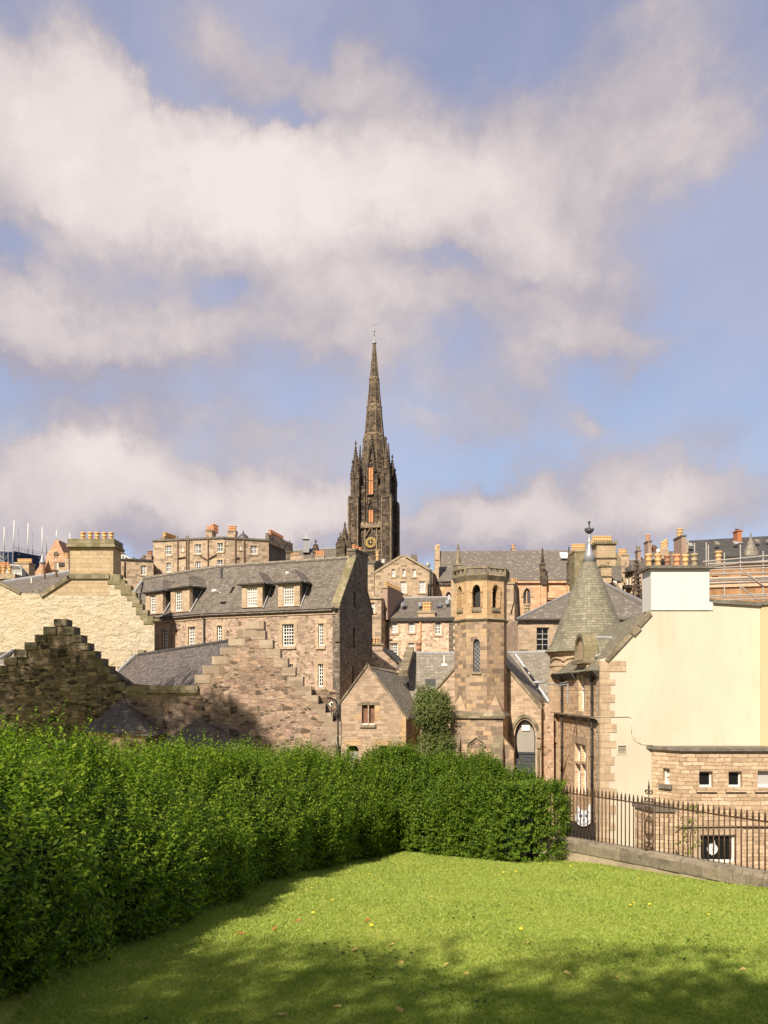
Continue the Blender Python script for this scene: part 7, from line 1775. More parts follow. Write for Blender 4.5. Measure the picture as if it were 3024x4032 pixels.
for a_, c_ in (((170, 468), (175, 425)), ((175, 425), (245, 405)), ((245, 405), (330, 456)), ((215, 465), (225, 412)), ((190, 440), (220, 440)), ((265, 462), (248, 408)), ((220, 440), (330, 456))): b.tube(Fg.p(*ll(*a_), .1), Fg.p(*ll(*c_), .1), .10, .10, 5)
b.build('frame', 'paint_white', cg)
pxchimney(tf_, 112, 574, 596, 2189, 2205, [.3, .7], depth=1.2, mat='pink_render', pr=.22, ph=.7, cap=.15, potmat='pot_red')
b = MB(); Fg = Fac((445, 130), (580, 130))
for pts in (((150, 420), (250, 415), (250, 400), (240, 400), (240, 385), (228, 385), (228, 370), (218, 370), (218, 350), (212, 345), (205, 280), (198, 345), (190, 350), (190, 370), (180, 385), (165, 400)), ((320, 458), (480, 450), (480, 430), (465, 420), (460, 400), (450, 400), (445, 420), (430, 430), (420, 445), (350, 440), (340, 420), (328, 425))):
    b.prism([Fg.p(*ll(*q)) for q in pts], V((0, 1, 0)))
tg_ = b.build('gable_silhouette', 'stone_dark_mossy'); tg_.name = 'crow_stepped_gable'; tag(tg_, 'dark spiky crow-stepped gable tops peeping over the low tenement', 'gable'); rebase(tg_)
slab([P(430, 2180, 128), P(478, 2200, 128), P(478, 2166, 132), P(430, 2160, 132)], .3).build('roof', 'pot_red', tf_)

# --- far left: castle stand, masts, red gabled house, stacks
def aa_(x, y): return (x * .1929, 2020 + y * .1929)
st_ = thing('grandstand', 'big navy blue temporary grandstand with grey framework on the far left skyline', 'grandstand', (-75, 155, 14))
FG1 = Fac((*[aa_(280, 0)[0]], 150.0), (aa_(880, 0)[0], 158.0))
MB().wall(FG1, FG1.poly([aa_(280, 1500), aa_(880, 1500), aa_(880, 900), aa_(860, 885), aa_(280, 775)]), depth=5).build('back', 'stand_navy', st_)
FG0 = Fac((aa_(-60, 0)[0], 150.0), (aa_(280, 0)[0], 150.0)); MB().wall(FG0, FG0.poly([aa_(-60, 1300), aa_(282, 1300), aa_(282, 800), aa_(-60, 770)]), depth=5, d=-1).build('side', 'panel_dark', st_)
b = MB()
for x in (10, 80, 175, 270): b.tube(FG0.p(*aa_(x, 1050), .1), FG0.p(*aa_(x, 780), .1), .10, .10, 6)
for (a_, c_) in (((0, 770), (290, 800)), ((10, 850), (80, 950)), ((80, 820), (10, 920)), ((80, 1000), (175, 850)), ((10, 950), (80, 1010)), ((0, 905), (80, 905))): b.tube(FG0.p(*aa_(*a_), .1), FG0.p(*aa_(*c_), .1), .07, .07, 5)
b.build('framework', 'steel_grey', st_)
b = MB()
for k in range(12): x = 285 + k * 53; y = 775 + (x - 280) * .19; b.tube(FG1.p(*aa_(x, y)), FG1.p(*aa_(x, y - 85 + k * 1.5)), .035, .035, 4)
for dy in (80, 40): b.tube(FG1.p(*aa_(285, 775 - dy)), FG1.p(*aa_(960, 900 - dy)), .035, .035, 4)
b.build('guard_rail', 'steel_grey', st_)
for (x, y) in ((375, 840), (785, 920)): MB().prism([FG1.pt(u, z, .02) for u, z in circ(*FG1.uv(*aa_(x, y)), .24, 12)], FG1.n * .05).build('roundel', 'steel_grey', st_)
for i, (x, y0, y1, xt) in enumerate(((82, 285, 765, 88), (273, 150, 730, 290), (381, 345, 780, 383), (565, 210, 820, 575), (667, 395, 830, 667), (860, 290, 855, 863), (950, 475, 885, 957), (1152, 350, 530, 1155), (1424, 410, 590, 1425))):
    Dm = 152 + i; o = MB().tube(P(*aa_(x, y1 + (60 if i > 6 else 10)), Dm), P(*aa_(xt, y0), Dm), .11, .075, 8).build('floodlight_mast', 'paint_white', None, True)
    tag(o, ('white mast farthest left above the grey framework', 'tallest white mast at the corner of the navy stand', 'short white mast just right of the tallest mast', 'tall white mast above the middle of the navy stand', 'short white mast right of the middle tall one', 'tall white mast at the right end of the navy stand', 'short white mast left of the red crow-stepped gable', 'white mast tip above the red crow-stepped gable', 'white mast tip beside the five-pot chimney')[i], 'mast', 'white masts of the grandstand'); rebase(o)
tr_ = thing('red_house', 'red sandstone house with a crow-stepped gable and conical corner turret by the grandstand', 'house', (-55, 122, 6))
FR_ = Fac((aa_(690, 0)[0], 120.0), (aa_(1420, 0)[0], 120.0))
stp = [aa_(690, 1400), aa_(1420, 1400), aa_(1420, 1050), aa_(1345, 1050)]
N = 10
for i in range(N):
    x0 = 1345 - (1345 - 1200) * i / N; x1 = 1345 - (1345 - 1200) * (i + 1) / N; y = 890 - (890 - 590) * i / N; stp += [aa_(x0, y), aa_(x1, y)]
stp += [aa_(1200, 575), aa_(1190, 545), aa_(1125, 545), aa_(1115, 575)]
for i in range(N):
    x0 = 1110 - (1110 - 935) * i / N; x1 = 1110 - (1110 - 935) * (i + 1) / N; y = 600 + (900 - 600) * i / N; stp += [aa_(x0, y), aa_(x1, y)]
stp += [aa_(930, 1080), aa_(800, 1085), aa_(700, 1230)]
wr = [FR_.rect(*aa_(1112, 900), *aa_(1145, 975)), FR_.rect(*aa_(1158, 900), *aa_(1188, 975)), FR_.rect(*aa_(1112, 1000), *aa_(1140, 1155)), FR_.rect(*aa_(1148, 1000), *aa_(1186, 1155))]
MB().wall(FR_, FR_.poly(stp), [rp(r) for r in wr], depth=4, rec=.2).build('gable', 'red_sandstone', tr_)
for r in wr: window(tr_, FR_, r, 1, 2, rec=.18, fw=.14, glass='glass_pale', sash=False)
uc_, zc_ = FR_.uv(*aa_(1148, 850)); MB().prism([FR_.pt(u, z, .003) for u, z in lancet(uc_ - .40, uc_ + .40, zc_ - .1, zc_ + .1, zc_ + .5)], FR_.n * .12).build('tympanum', 'rubble_shade', tr_)
q = FR_.rect(*aa_(930, 1160), *aa_(1190, 1175)); MB().fbox(FR_, q[0], q[2], q[1], q[3], .003, .2).build('string_course', 'stone_dark_mossy', tr_)
b = MB(); c_ = P(*aa_(865, 1260), 119); b.lathe(c_, [(.42, -1), (.42, 1.7), (.48, 1.8)], 12); b.build('turret', 'red_sandstone', tr_)
b = MB(); c2 = P(*aa_(868, 1028), 119); b.lathe(c2, [(.54, -.05), (.40, .3), (.06, 1.35), (.01, 1.7)], 12); b.build('turret_roof', 'lead_grey', tr_, True)
slab([P(*aa_(1195, 595), 120.3), P(*aa_(1420, 640), 128), P(*aa_(1460, 850), 126), P(*aa_(1350, 850), 120.3)], .2).build('roof', 'slate_purple', tr_)
blk(Fac((aa_(1190, 0)[0], 117.0), (aa_(1440, 0)[0], 117.0)), aa_(1195, 0)[0], aa_(1430, 0)[0], aa_(0, 1075)[1], 2400, 3, 'tenement_stone', tr_, name='wing')
MB().box(P(*aa_(1195, 1075), 116.8), V((1.9, 0, 0)), V((0, 2, 0)), UP * .5).build('coping', 'gutter_dark', tr_)
blk(Fac((aa_(1325, 0)[0], 116.0), (aa_(1440, 0)[0], 116.0)), aa_(1325, 0)[0], aa_(1400, 0)[0], aa_(0, 920)[1], 2300, 2, 'dressed_stone', tr_, name='chimney'); pot_mesh(P(*aa_(1375, 915), 116.5), .4, .7, 'pot_buff', tr_)
tl_ = thing('lead_roof_house', 'old house with an eight-pot tan stack and a lead-edged roof at the far left edge', 'house', (-44, 92, 0))
ck = pxchimney(tl_, 92, aa_(300, 0)[0], aa_(590, 0)[0], aa_(0, 1035)[1], 2300, 9, depth=1.6, mat='ashlar_yellow', capmat='coping_tan', pr=.13, ph=.55, cap=.18)
slab([P(*aa_(-80, 1120), 86), P(*aa_(430, 1160), 86), P(*aa_(400, 1080), 89), P(*aa_(-80, 1020), 89)], .15).build('roof', 'slate_grey', tl_)
slab([P(*aa_(430, 1160), 86), P(*aa_(500, 1160), 90), P(*aa_(620, 1300), 90), P(*aa_(440, 1340), 85.6)], .15).build('roof', 'slate_purple', tl_)
MB().tube(P(*aa_(-80, 1022), 89), P(*aa_(400, 1085), 89), .10, .10, 5).tube(P(*aa_(400, 1085), 89), P(*aa_(445, 1150), 86), .10, .10, 5).tube(P(*aa_(445, 1150), 86), P(*aa_(440, 1345), 85.5), .08, .08, 5).tube(P(*aa_(410, 1085), 89.2), P(*aa_(620, 1300), 90), .09, .09, 5).build('flashing', 'lead_pale', tl_)
Fx = Fac((aa_(-80, 0)[0], 85.8), (aa_(440, 0)[0], 85.8)); wl_ = [Fx.rect(*aa_(x, 1185), *aa_(x + 36, 1255)) for x in (265, 330, 380)]
u0, z0, u1, z1 = Fx.rect(aa_(-80, 0)[0], aa_(0, 1155)[1], aa_(438, 0)[0], 2340); MB().wall(Fx, [(u0, z0), (u1, z0), (u1, z1), (u0, z1)], [rp(r) for r in wl_], depth=1, rec=.15).build('wall', 'paint_grey', tl_)
for r in wl_: window(tl_, Fx, r, 2, 1, rec=.12, fw=.07, sash=False, glass='glass_dark')
Fy = Fac((aa_(-80, 0)[0], 78.0), (aa_(300, 0)[0], 78.0)); u0, z0, u1, z1 = Fy.rect(aa_(-80, 0)[0], aa_(0, 1345)[1], aa_(330, 0)[0], 2360); MB().wall(Fy, [(u0, z0), (u1, z0), (u1, z1), (u0, z1)], depth=4).build('wall', 'dressed_stone', tl_)
MB().fbox(Fy, u0, u1, z1 - .02, z1 + .5, -3, .25).build('cope', 'coping_tan', tl_)
for x in (75, 198, -10): pot_mesh(P(*aa_(x, 1250), 79), .22, .86, 'pot_buff', tl_, 14)
for x in (55, 105, 170, 10): pot_mesh(P(*aa_(x, 1120), 81), .16, .6, 'pot_orange', tl_, 10)
# ------------------------------------------------------------------ the great dark spire
SD = 160.0
sp = thing('spire', 'tall dark gothic church spire with a gilt clock and orange louvred windows', 'spire', (-2.1, 164, 6))
PH = R(-12); a_ax = V((math.cos(PH), math.sin(PH), 0)); n_ax = V((math.sin(PH), -math.cos(PH), 0))
HW = 4.55
fc_ = V(((1455 - CX) / FX * SD, SD, 0))                       # middle of the clock face wall
ctr = fc_ - n_ax * HW
def L3(x, d, z): return ctr + a_ax * x + n_ax * d + UP * z       # x right, d towards viewer
sz = lambda y: (HY - y) / FX * SD
def Zx(x, y): return (1340 + x * .2441, 1700 + y * .2441)
def face_fac(k, d):
    """facade k quarter turns round the tower, d from its centre"""
    q = k * math.pi / 2; n = n_ax * math.cos(q) + a_ax * math.sin(q); t = V((-n.y, n.x, 0)); o = ctr + n * d
    return Fac(tuple((o - t * 6).xy), tuple((o + t * 6).xy), raw=True)


z_b, z_c, z_cl, z_s1, z_sb = 4.0, sz(2074), sz(2132), sz(1946), sz(1810)
CW = 3.1                                                       # core half width
b = MB(); b.prism([L3(-CW, -CW, z_b), L3(CW, -CW, z_b), L3(CW, CW, z_b), L3(-CW, CW, z_b)], UP * (z_s1 + 2.2 - z_b)); b.build('core', 'spire_stone', sp)
b = MB()
for s in range(8): pass
b.lathe(ctr + UP * z_s1, [(3.15, 0), (3.0, z_sb - z_s1)], 8, rot=PH + math.pi / 8); b.build('belfry', 'spire_stone', sp)
# the tapering octagon with bands
def spr(z): return (5.05 - (z - sz(1817)) * .172) / 2 / math.cos(math.pi / 8)
tipz = sz(1318)
b = MB(); b.lathe(ctr, [(spr(z_s1 + 3), z_s1 + 3), (spr(tipz), tipz)], 8, rot=PH + math.pi / 8); cone = b.build('steeple', 'spire_stone', sp)
for y in (1700, 1580, 1468):
    z = sz(y); b = MB(); b.lathe(ctr, [(spr(z - .9) + .02, z - .9), (spr(z - .7) + .13, z - .7), (spr(z + .6) + .12, z + .6), (spr(z + .8) + .02, z + .8)], 8, rot=PH + math.pi / 8); b.build('band', 'spire_trim', cone)
    b = MB()
    for i in range(8):
        q = PH + math.pi / 4 * i; nn = V((math.sin(q), -math.cos(q), 0)); rr_ = spr(z) * math.cos(math.pi / 8) + .12; FB_ = Fac(tuple((ctr + nn * rr_ - V((nn.y * -1, nn.x, 0)) * 0 - V((-nn.y, nn.x, 0)) * 2).xy), tuple((ctr + nn * rr_ + V((-nn.y, nn.x, 0)) * 2).xy), raw=True); w_ = spr(z) * .36
        for s_ in (-1, 1): b.tube(FB_.pt(2 - s_ * w_, z - .55, .02), FB_.pt(2 + s_ * w_, z + .45, .02), .07, .07, 5)
    b.build('tracery', 'spire_stone', cone)
b = MB()
for i in range(8):
    q = PH + math.pi / 8 + math.pi / 4 * i; z0_, z1_ = z_s1 + 5, tipz; p0 = ctr + V((math.sin(q), -math.cos(q), 0)) * spr(z0_) + UP * z0_; p1 = ctr + V((math.sin(q), -math.cos(q), 0)) * spr(z1_) + UP * z1_; b.tube(p0, p1, .11, .06, 5)
b.build('rib', 'spire_trim', cone)
b = MB(); b.lathe(ctr + UP * tipz, [(spr(tipz), 0), (.5, .15), (.42, .5), (.2, .7), (.12, 1.6)], 8); b.tube(ctr + UP * (tipz + 1.4), ctr + UP * (tipz + 5.4), .09, .05, 6); b.tube(ctr + UP * (tipz + 4.2) - a_ax * .6, ctr + UP * (tipz + 4.2) + a_ax * .6, .07, .07, 6); b.lathe(ctr + UP * (tipz + 2.6), [(.05, 0), (.28, .3), (.05, .6)], 8); b.build('cross', 'lead_pale', cone, True)


def crockets(b, c, r, z0, z1, n, s=.22):
    for i in range(n):
        f = i / n; z = z0 + (z1 - z0) * f; rr_ = r * (1 - f) + .05
        for k in range(4):
            q = k * math.pi / 2 + math.pi / 4 + PH; b.ubox((c.x + rr_ * math.cos(q), c.y + rr_ * math.sin(q), z), s, s, s, 0, q)


def pinn(b, c, w, zb, zs, zt):
    """square shaft with gablets and crocketed spirelet"""
    c = V((c.x, c.y, 0)); b.ubox(c + UP * zb, w, w, zs - zb, 0, PH); b.ubox(c + UP * zs, w * 1.25, w * 1.25, .25, 0, PH)
    for k in range(4):
        q = PH + k * math.pi / 2; n = V((math.sin(q), -math.cos(q), 0)); t = V((-n.y, n.x, 0)); o = c + n * w * .56
        b.prism([o - t * w * .55 + UP * (zs + .25), o + t * w * .55 + UP * (zs + .25), o + UP * (zs + .25 + w * 1.5)], -n * .25)
    b.lathe(c + UP * (zs + .2), [(w * .62, 0), (w * .08, zt - zs - .9), (w * .10, zt - zs - .8), (.28, zt - zs - .55), (.06, zt - zs - .35), (.16, zt - zs - .2), (.02, zt - zs)], 8, rot=PH + math.pi / 8)
    crockets(b, c, w * .62, zs + .6, zt - .9, max(4, int((zt - zs) / .7)))


# corner buttresses: lower stage, gablet caps, then clustered pinnacles with flyers to the core
for sx in (-1, 1):
    for sd in (-1, 1):
        x, d = sx * 3.55, sd * 3.55; b = MB()
        for (dx, dd, w) in ((0, 0, 2.0), (sx * .75, -sd * .75, 1.0), (-sx * .75, sd * .75, 1.0)):
            c = L3(x + dx * .5, d + dd * .5, 0); b.ubox(c + UP * z_b, w if w > 1.5 else 1.55, w if w > 1.5 else 1.55, z_s1 - .7 - z_b, 0, PH)
        for k in (0, 1, 2, 3):
            q = PH + k * math.pi / 2; n = V((math.sin(q), -math.cos(q), 0)); t = V((-n.y, n.x, 0)); o = L3(x, d, 0) + n * 1.12
            b.prism([o - t * 1.1 + UP * (z_s1 - .72), o + t * 1.1 + UP * (z_s1 - .72), o + t * .9 + UP * (z_s1 - .1), o - t * .9 + UP * (z_s1 - .1)], -n * 1.1)
            # blind panel with gablet on each face
            for s_ in (-1, 1): b.tube(o + t * s_ * .75 + UP * (z_b + 2), o + t * s_ * .75 + UP * (z_s1 - 2.2), .12, .12, 5); b.tube(o + t * s_ * .85 + UP * (z_s1 - 4.6), o + UP * (z_s1 - 1.4), .14, .10, 5)
        bt = b.build('buttress', 'spire_stone', sp)
        b = MB()
        for s_, k in ((-1, 0), (1, 0)):
            n = n_ax * sd; o = L3(x, d, 0) + n * 1.05; t = a_ax; b.box(o + t * (s_ * .92 - .14) + UP * z_b + n * -.05, t * .28, n * .16, UP * (z_s1 - .8 - z_b))
            n2 = a_ax * sx; o2 = L3(x, d, 0) + n2 * 1.05; b.box(o2 + n_ax * (s_ * .92 - .14) + UP * z_b - n2 * .05, n_ax * .28, n2 * .16, UP * (z_s1 - .8 - z_b))
        b.build('moulding', 'spire_trim', bt)
        tips = {(-1, 1): 1727, (1, 1): 1718, (-1, -1): 1738, (1, -1): 1752}
        b = MB(); z_p = sz(1862)
        for (dx, dd, top) in ((0, 0, sz(tips[(sx, sd)])), (sx * .55, sd * .55, sz(1805)), (-sx * .6, sd * .5, sz(1795)), (sx * .5, -sd * .6, sz(1812))):
            w = 1.3 if (dx == 0) else .7; pinn(b, L3(x * .93 + dx, d * .93 + dd, 0), w, z_s1 - .6, z_p - (0 if dx == 0 else .9), top)
        b.build('pinnacle', 'spire_stone', sp)
        b = MB(); c0_, c1_ = L3(x * .8, d * .8, z_s1 + 1.0), L3(x * .40, d * .40, z_s1 + 6.2); sd_ = (a_ax * sx - n_ax * sd).normalized() * .22; b.prism([c0_ - sd_, c0_ + sd_, c0_ + sd_ + UP * 1.2, c0_ - sd_ + UP * 1.2], c1_ - c0_); b.build('flyer', 'spire_stone', sp)
# panel work, windows and clock on all four faces
for k in range(4):
    F = face_fac(k, CW + .02); um = 6.0
    b = MB(); FO = face_fac(k, CW)
    zr0, zr1 = sz(2190), sz(2074)
    for u_ in (um - 2.4, um - 1.25, um + 1.25, um + 2.4): b.fbox(F, u_ - .14, u_ + .14, z_b, zr1, .003, .30)
    for s_ in (-1, 1):
        uc = um + s_ * 1.82; la = lancet(uc - .42, uc + .42, zr0 + 1.0, sz(2125), sz(2104)); n_ = len(la)
        for i in range(2, n_ - 1): b.tube(F.pt(*la[i], .2), F.pt(*la[i + 1], .2), .09, .09, 5)
        b.tube(F.pt(uc, zr0 + 1, .15), F.pt(uc, sz(2112), .15), .06, .06, 5); b.tube(F.pt(uc - .55, sz(2118), .25), F.pt(uc, sz(2085), .25), .09, .09, 5); b.tube(F.pt(uc + .55, sz(2118), .25), F.pt(uc, sz(2085), .25), .09, .09, 5)
    for s_ in (-1, 1): b.tube(F.pt(um + s_ * 1.15, sz(2108), .35), F.pt(um, sz(2072), .35), .15, .12, 6)
    b.fbox(F, um - 2.6, um + 2.6, zr1, zr1 + .5, .003, .55); b.prism([F.pt(um - 2.6, zr1 + .5, .55), F.pt(um - 2.6, zr1 + 1.7, .02), F.pt(um - 2.6, zr1 + .5, .02)], F.t * 5.2)
    b.fbox(F, um - 2.5, um + 2.5, sz(2168), sz(2160), .003, .45)
    panel = b.build('tracery_panel', 'spire_trim', sp)
    # shafts beside the windows
    b = MB()
    for s_ in (-1, 1):
        for off, dd in ((.95, .25), (1.35, .45), (1.9, .2)): b.fbox(F, um + s_ * off - .13, um + s_ * off + .13, sz(2060), sz(1942 if off > 1.5 else 1860), .003 if off > 1.5 else -.3, dd)
        b.tube(F.pt(um + s_ * .85, sz(1995), .3), F.pt(um, sz(1955), .3), .13, .1, 6); b.tube(F.pt(um + s_ * .95, sz(1850), .25), F.pt(um, sz(1722), .0), .18, .12, 6)
    b.build('shaft', 'spire_stone', sp)
    for (zb_, zs_, za_) in ((sz(2053), sz(1998), sz(1975)), (sz(1942), sz(1830), sz(1803))):
        la = lancet(um - .55, um + .55, zb_, zs_, za_); lo = lancet(um - .74, um + .74, zb_ - .1, zs_, za_ + .25)
        fr = MB()
        n_ = len(la); lo2 = lo
        d_ = .42
        for i in range(n_): j = (i + 1) % n_; fr.face([F.pt(*lo2[i], d_), F.pt(*lo2[j], d_), F.pt(*la[j], d_), F.pt(*la[i], d_)]); fr.face([F.pt(*lo2[i], d_), F.pt(*lo2[j], d_), F.pt(*lo2[j], -.4), F.pt(*lo2[i], -.4)]); fr.face([F.pt(*la[i], d_), F.pt(*la[j], d_), F.pt(*la[j], .1), F.pt(*la[i], .1)])
        fr.face([F.pt(*q, .08) for q in la]); fo = fr.build('window', 'spire_stone', sp)
        lv = MB(); lv.fbox(F, um - .44, um - .06, zb_ + .1, zs_ - .3, .10, .26); lv.fbox(F, um + .06, um + .44, zb_ + .1, zs_ - .3, .10, .26); lv.build('louvre', 'louvre_orange', fo)
        lb = MB()
        for q in range(int((zs_ - zb_) / .5)): lb.fbox(F, um - .46, um + .46, zb_ + .3 + q * .5, zb_ + .35 + q * .5, .12, .275)
        lb.build('glazing_bar', 'board_brown', fo)
        ms = MB(); ms.fbox(F, um - .06, um + .06, zb_, za_ - .4, .12, .36)
        if zs_ - zb_ > 4: ms.fbox(F, um - .53, um + .53, (zb_ + zs_) / 2 - .1, (zb_ + zs_) / 2 + .06, .10, .34)
        for s_ in (-1, 1): ms.tube(F.pt(um + s_ * .5, zs_ - .3, .2), F.pt(um + s_ * .28, zs_ + .25, .2), .07, .07, 5); ms.tube(F.pt(um, zs_ - .3, .2), F.pt(um + s_ * .28, zs_ + .25, .2), .07, .07, 5)
        ms.lathe(F.pt(um, zs_ + .55, .18), [(.05, -.25), (.26, -.1), (.26, .1), (.05, .25)], 8); ms.build('mullion', 'brick_red' if False else 'spire_stone', fo)
    # gabled dormer at the spire foot
    Fd = face_fac(k, 3.0); zg0, zg1 = sz(1835), sz(1722); b = MB()
    b.prism([Fd.pt(um - 1.05, zg0 + .2, -.1), Fd.pt(um - .75, zg0 + .2, -.1), Fd.pt(um + .02, zg1 + .6, -.55), Fd.pt(um - .02, zg1 + .6, -.55)], -Fd.n * .5); b.prism([Fd.pt(um + 1.05, zg0 + .2, -.1), Fd.pt(um + .75, zg0 + .2, -.1), Fd.pt(um - .02, zg1 + .6, -.55), Fd.pt(um + .02, zg1 + .6, -.55)], -Fd.n * .5)
    b.prism([Fd.pt(um - .75, zg0 + .2, -.2), Fd.pt(um + .75, zg0 + .2, -.2), Fd.pt(um, zg1 - .4, -.62)], -Fd.n * 2.0)
    for i in range(8): f = i / 8; [b.ubox(Fd.pt(um + s_ * .95 * (1 - f), zg0 + .6 + (zg1 - zg0) * f, -.2 - .45 * f), .24, .24, .24, 0, PH) for s_ in (-1, 1)]
    b.lathe(Fd.pt(um, zg1 + .3, -.6), [(.1, 0), (.25, .35), (.08, .7), (.18, .9), (.02, 1.2)], 6); b.build('lucarne', 'spire_stone', sp)
    # clock
    cz = z_cl; c = MB(); cr = .98
    c.prism([F.pt(u, z, .20) for u, z in circ(um, cz, cr + .22, 32)], F.n * .12, 0); c.prism([F.pt(u, z, .322) for u, z in circ(um, cz, cr + .02, 32)], F.n * .03, 1)
    clk = c.build('clock', ['spire_trim', 'clock_black'], sp)
    g = MB()
    for i in range(48): a0, a1 = 2 * math.pi * i / 48, 2 * math.pi * (i + 1) / 48; g.tube(F.pt(um + cr * math.cos(a0), cz + cr * math.sin(a0), .36), F.pt(um + cr * math.cos(a1), cz + cr * math.sin(a1), .36), .05, .05, 4)
    for i in range(12):
        q = R(30 * i); r0, r1 = cr * .62, cr * .92; t_ = V((math.cos(q), math.sin(q))); s_ = V((-t_.y, t_.x))
        num = (3, 2, 1, 12, 11, 10, 9, 8, 7, 6, 5, 4)[i]; wn = .035 + .02 * {1: 0, 2: 1, 3: 2, 4: 2, 5: 1, 6: 2, 7: 3, 8: 4, 9: 2, 10: 1, 11: 2, 12: 3}[num]
        for o_ in ((-wn, wn) if wn > .05 else (0,)): g.prism([F.pt(um + (t_ * r0 + s_ * (o_ - .035)).x, cz + (t_ * r0 + s_ * (o_ - .035)).y, .36), F.pt(um + (t_ * r1 + s_ * (o_ - .035)).x, cz + (t_ * r1 + s_ * (o_ - .035)).y, .36), F.pt(um + (t_ * r1 + s_ * (o_ + .035)).x, cz + (t_ * r1 + s_ * (o_ + .035)).y, .36), F.pt(um + (t_ * r0 + s_ * (o_ + .035)).x, cz + (t_ * r0 + s_ * (o_ + .035)).y, .36)], F.n * .02)
    g.build('dial', 'gold', clk)
    for q, ln_, w_ in ((R(88), .62, .06), (R(-8), .86, .045)):
        t_ = V((math.cos(q), math.sin(q))); s_ = V((-t_.y, t_.x)) * w_; MB().prism([F.pt(um - t_.x * .15 + s_.x, cz - t_.y * .15 + s_.y, .40), F.pt(um - t_.x * .15 - s_.x, cz - t_.y * .15 - s_.y, .40), F.pt(um + t_.x * ln_ - s_.x * .5, cz + t_.y * ln_ - s_.y * .5, .40), F.pt(um + t_.x * ln_ + s_.x * .5, cz + t_.y * ln_ + s_.y * .5, .40)], F.n * .03).build('hand', 'gold', clk)
# wall below the clock, doorway arch
b = MB(); F = face_fac(0, CW + .3); b.fbox(F, 3.2, 8.8, z_b, sz(2166), -.28, 0); b.build('base_wall', 'spire_stone', sp)
b = MB(); F = face_fac(0, 5.0); zt_ = sz(2188); la = lancet(5.1 - 1.6, 5.1 + 1.6, z_b, sz(2235), zt_)
for i in range(2, len(la) - 1): b.tube(F.pt(*la[i]), F.pt(*la[i + 1]), .28, .28, 6)
b.build('arch', 'spire_trim', sp)
# nave roof, pinnacles and ridge ventilator
nv = thing('nave', 'long low slate nave roof with a white ridge and dark pinnacles, left of the spire', 'church', (-16, 158, 8))
slab([P(1100, 2300, 150), P(1352, 2300, 150), P(1352, 2159, 157), P(1100, 2171, 157)], .3).build('roof', 'slate_grey', nv)
MB().tube(P(1100, 2170, 157), P(1352, 2158, 157), .22, .22, 6).build('ridge', 'lead_pale', nv)
MB().prism([P(1130, 2300, 150.2), P(1352, 2300, 150.2), P(1352, 2420, 150.2), P(1130, 2420, 150.2)], V((0, 12, 0))).build('wall', 'spire_stone', nv)
def z3(x, y): return (1080 + x * .2532, 2060 + y * .2532)
for (x, yt, yb, w) in ((238, 280, 600, 1.0), (643, 258, 600, 1.05), (1098, -10, 640, 2.1)):
    b = MB(); c = P(*z3(x, yb), 151.5); H = (yb - yt) * .2532 / 3000 * 151.5; pinn(b, c, w * .9, c.z - 3, c.z + H * (.42 if w < 2 else .40), c.z + H)
    if w > 2: [pinn(b, c + a_ax * dx + n_ax * dy, .7, c.z - 3, c.z + H * .38, c.z + H * .62) for dx, dy in ((-1.2, .6), (1.2, .6), (0, 1.2))]
    b.build('pinnacle', 'spire_stone', nv)
b = MB(); c = P(*z3(492, 430), 156); b.ubox(c - UP * .4, 3.4 * .3 * 1.0 + .2, 1.0, 1.9, 0, .2); vt = b.build('ventilator', 'lead_pale', nv)
b = MB(); b.ubox(c + UP * 1.5, 1.0, .9, .9, 0, .2); b.lathe(c + UP * 2.3, [(1.05, 0), (.45, .7), (.05, 1.6), (.02, 2.4)], 4, rot=.98); b.build('cap', 'lead_pale', vt)
b = MB(); c = P(*z3(752, 430), 152); b.tube(c, c + UP * 1.4, .05, .05, 5); b.tube(c + V((-.35, 0, 1.35)), c + V((.55, 0, 1.1)), .04, .04, 4); b.build('aerial', 'steel_grey', nv)
hs = thing('stack_house', 'pair of low stacks with buff and orange pots above the dormered slate roof', 'house', tuple(P(1200, 2350, 112)))
for (x0, x1, yt, yb, n_, pm) in ((250, 375, 505, 700, 4, 'pot_buff'), (633, 772, 510, 700, 4, 'pot_orange')):
    a, c = z3(x0, yt), z3(x1, yb); pxchimney(hs, 112, a[0], c[0], a[1], c[1], n_, depth=2.2, mat='dressed_stone', capmat='coping_tan', pr=.16 if n_ == 4 else .2, ph=.45 if x0 < 300 else .8, cap=.15, potmat=pm)
b = MB(); c = P(*z3(412, 575), 110); b.lathe(c, [(.8, -1), (.8, 0), (.74, .25), (.55, .48), (.3, .6), (.03, .65)], 16); b.build('water_tank', 'pink_render', hs, True)

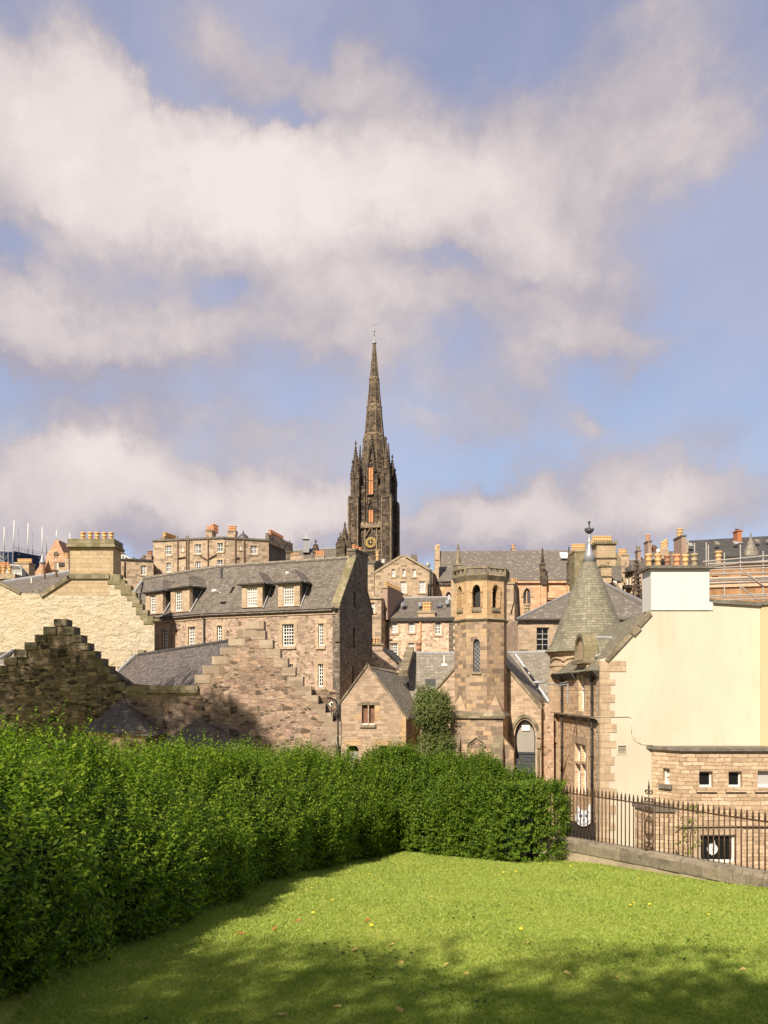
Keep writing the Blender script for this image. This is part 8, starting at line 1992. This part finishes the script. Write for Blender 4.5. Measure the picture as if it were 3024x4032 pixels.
# ------------------------------------------------------------------ things lying in the grass
def scatter(name, label, cat, group, pts, builder):
    first = None
    for (px, py) in pts:
        D = 4800 / (py - HY - 405) ; x = (px - CX) / FX * D; z = float(yz(np.array(x), np.array(D)))
        if first is None:
            o = builder(V((x, D, z))); first = tag(rebase(o), label, cat, group); base0 = V(o.location) - V((x, D, z))
        else:
            o = first.copy(); COL.objects.link(o); o.location = V((x, D, z)) + base0; o.rotation_euler = (random.uniform(-.3, .3), random.uniform(-.3, .3), random.uniform(0, 6))


def flower(c):
    b = MB(); b.tube(c, c + UP * .045, .003, .003, 5, 1); b.lathe(c + UP * .045, [(.005, 0), (.022, .006), (.024, .012), (.008, .016)], 10); return b.build('dandelion', ['petal_yellow', 'hedge_leaf'])


def fallen(mat):
    def f(c):
        b = MB(); sc_l = .72; o = [(-.055, 0), (-.03, .03), (.0, .026), (.03, .034), (.06, .0), (.03, -.03), (0, -.024), (-.03, -.034)]
        b.face([c + V((x * .72, y * .72, .022 + .012 * abs(y) / .03 * (1 if i % 2 else .4))) for i, (x, y) in enumerate(o)]); b.prism([c + V((-.040, -.002, .022)), c + V((-.072, .007, .02)), c + V((-.040, .003, .022))], UP * .003)
        return b.build('fallen_leaf', mat)
    return f


scatter('dandelion', 'small yellow dandelion flower in the mown grass', 'flower', 'yellow dandelions in the lawn',
        [(1486, 3387), (1582, 3377), (1455, 3445), (1228, 3515), (1250, 3488), (1700, 3556), (1982, 3441), (2030, 3443), (2131, 3414), (2163, 3408), (2247, 3422), (2514, 3476), (2050, 3680), (2492, 3554), (2478, 3572), (2560, 3553), (1232, 3600), (1460, 3650), (2790, 3610), (1310, 3563)], flower)
scatter('fallen_leaf', 'curled tan fallen leaf on the lawn', 'leaf', 'tan fallen leaves on the lawn',
        [(1110, 3996), (1335, 3970), (1590, 3773), (1545, 3710), (1398, 3740), (1590, 3995), (1760, 3783), (2075, 3725), (1842, 3812), (2250, 3830), (2420, 3850), (2930, 3850)], fallen('leaf_litter'))
scatter('fallen_leaf', 'reddish fallen leaf on the sunlit edge of the lawn', 'leaf', 'red fallen leaves on the lawn', [(948, 3697), (1087, 3673), (1172, 3628), (1450, 3630)], fallen('leaf_red'))
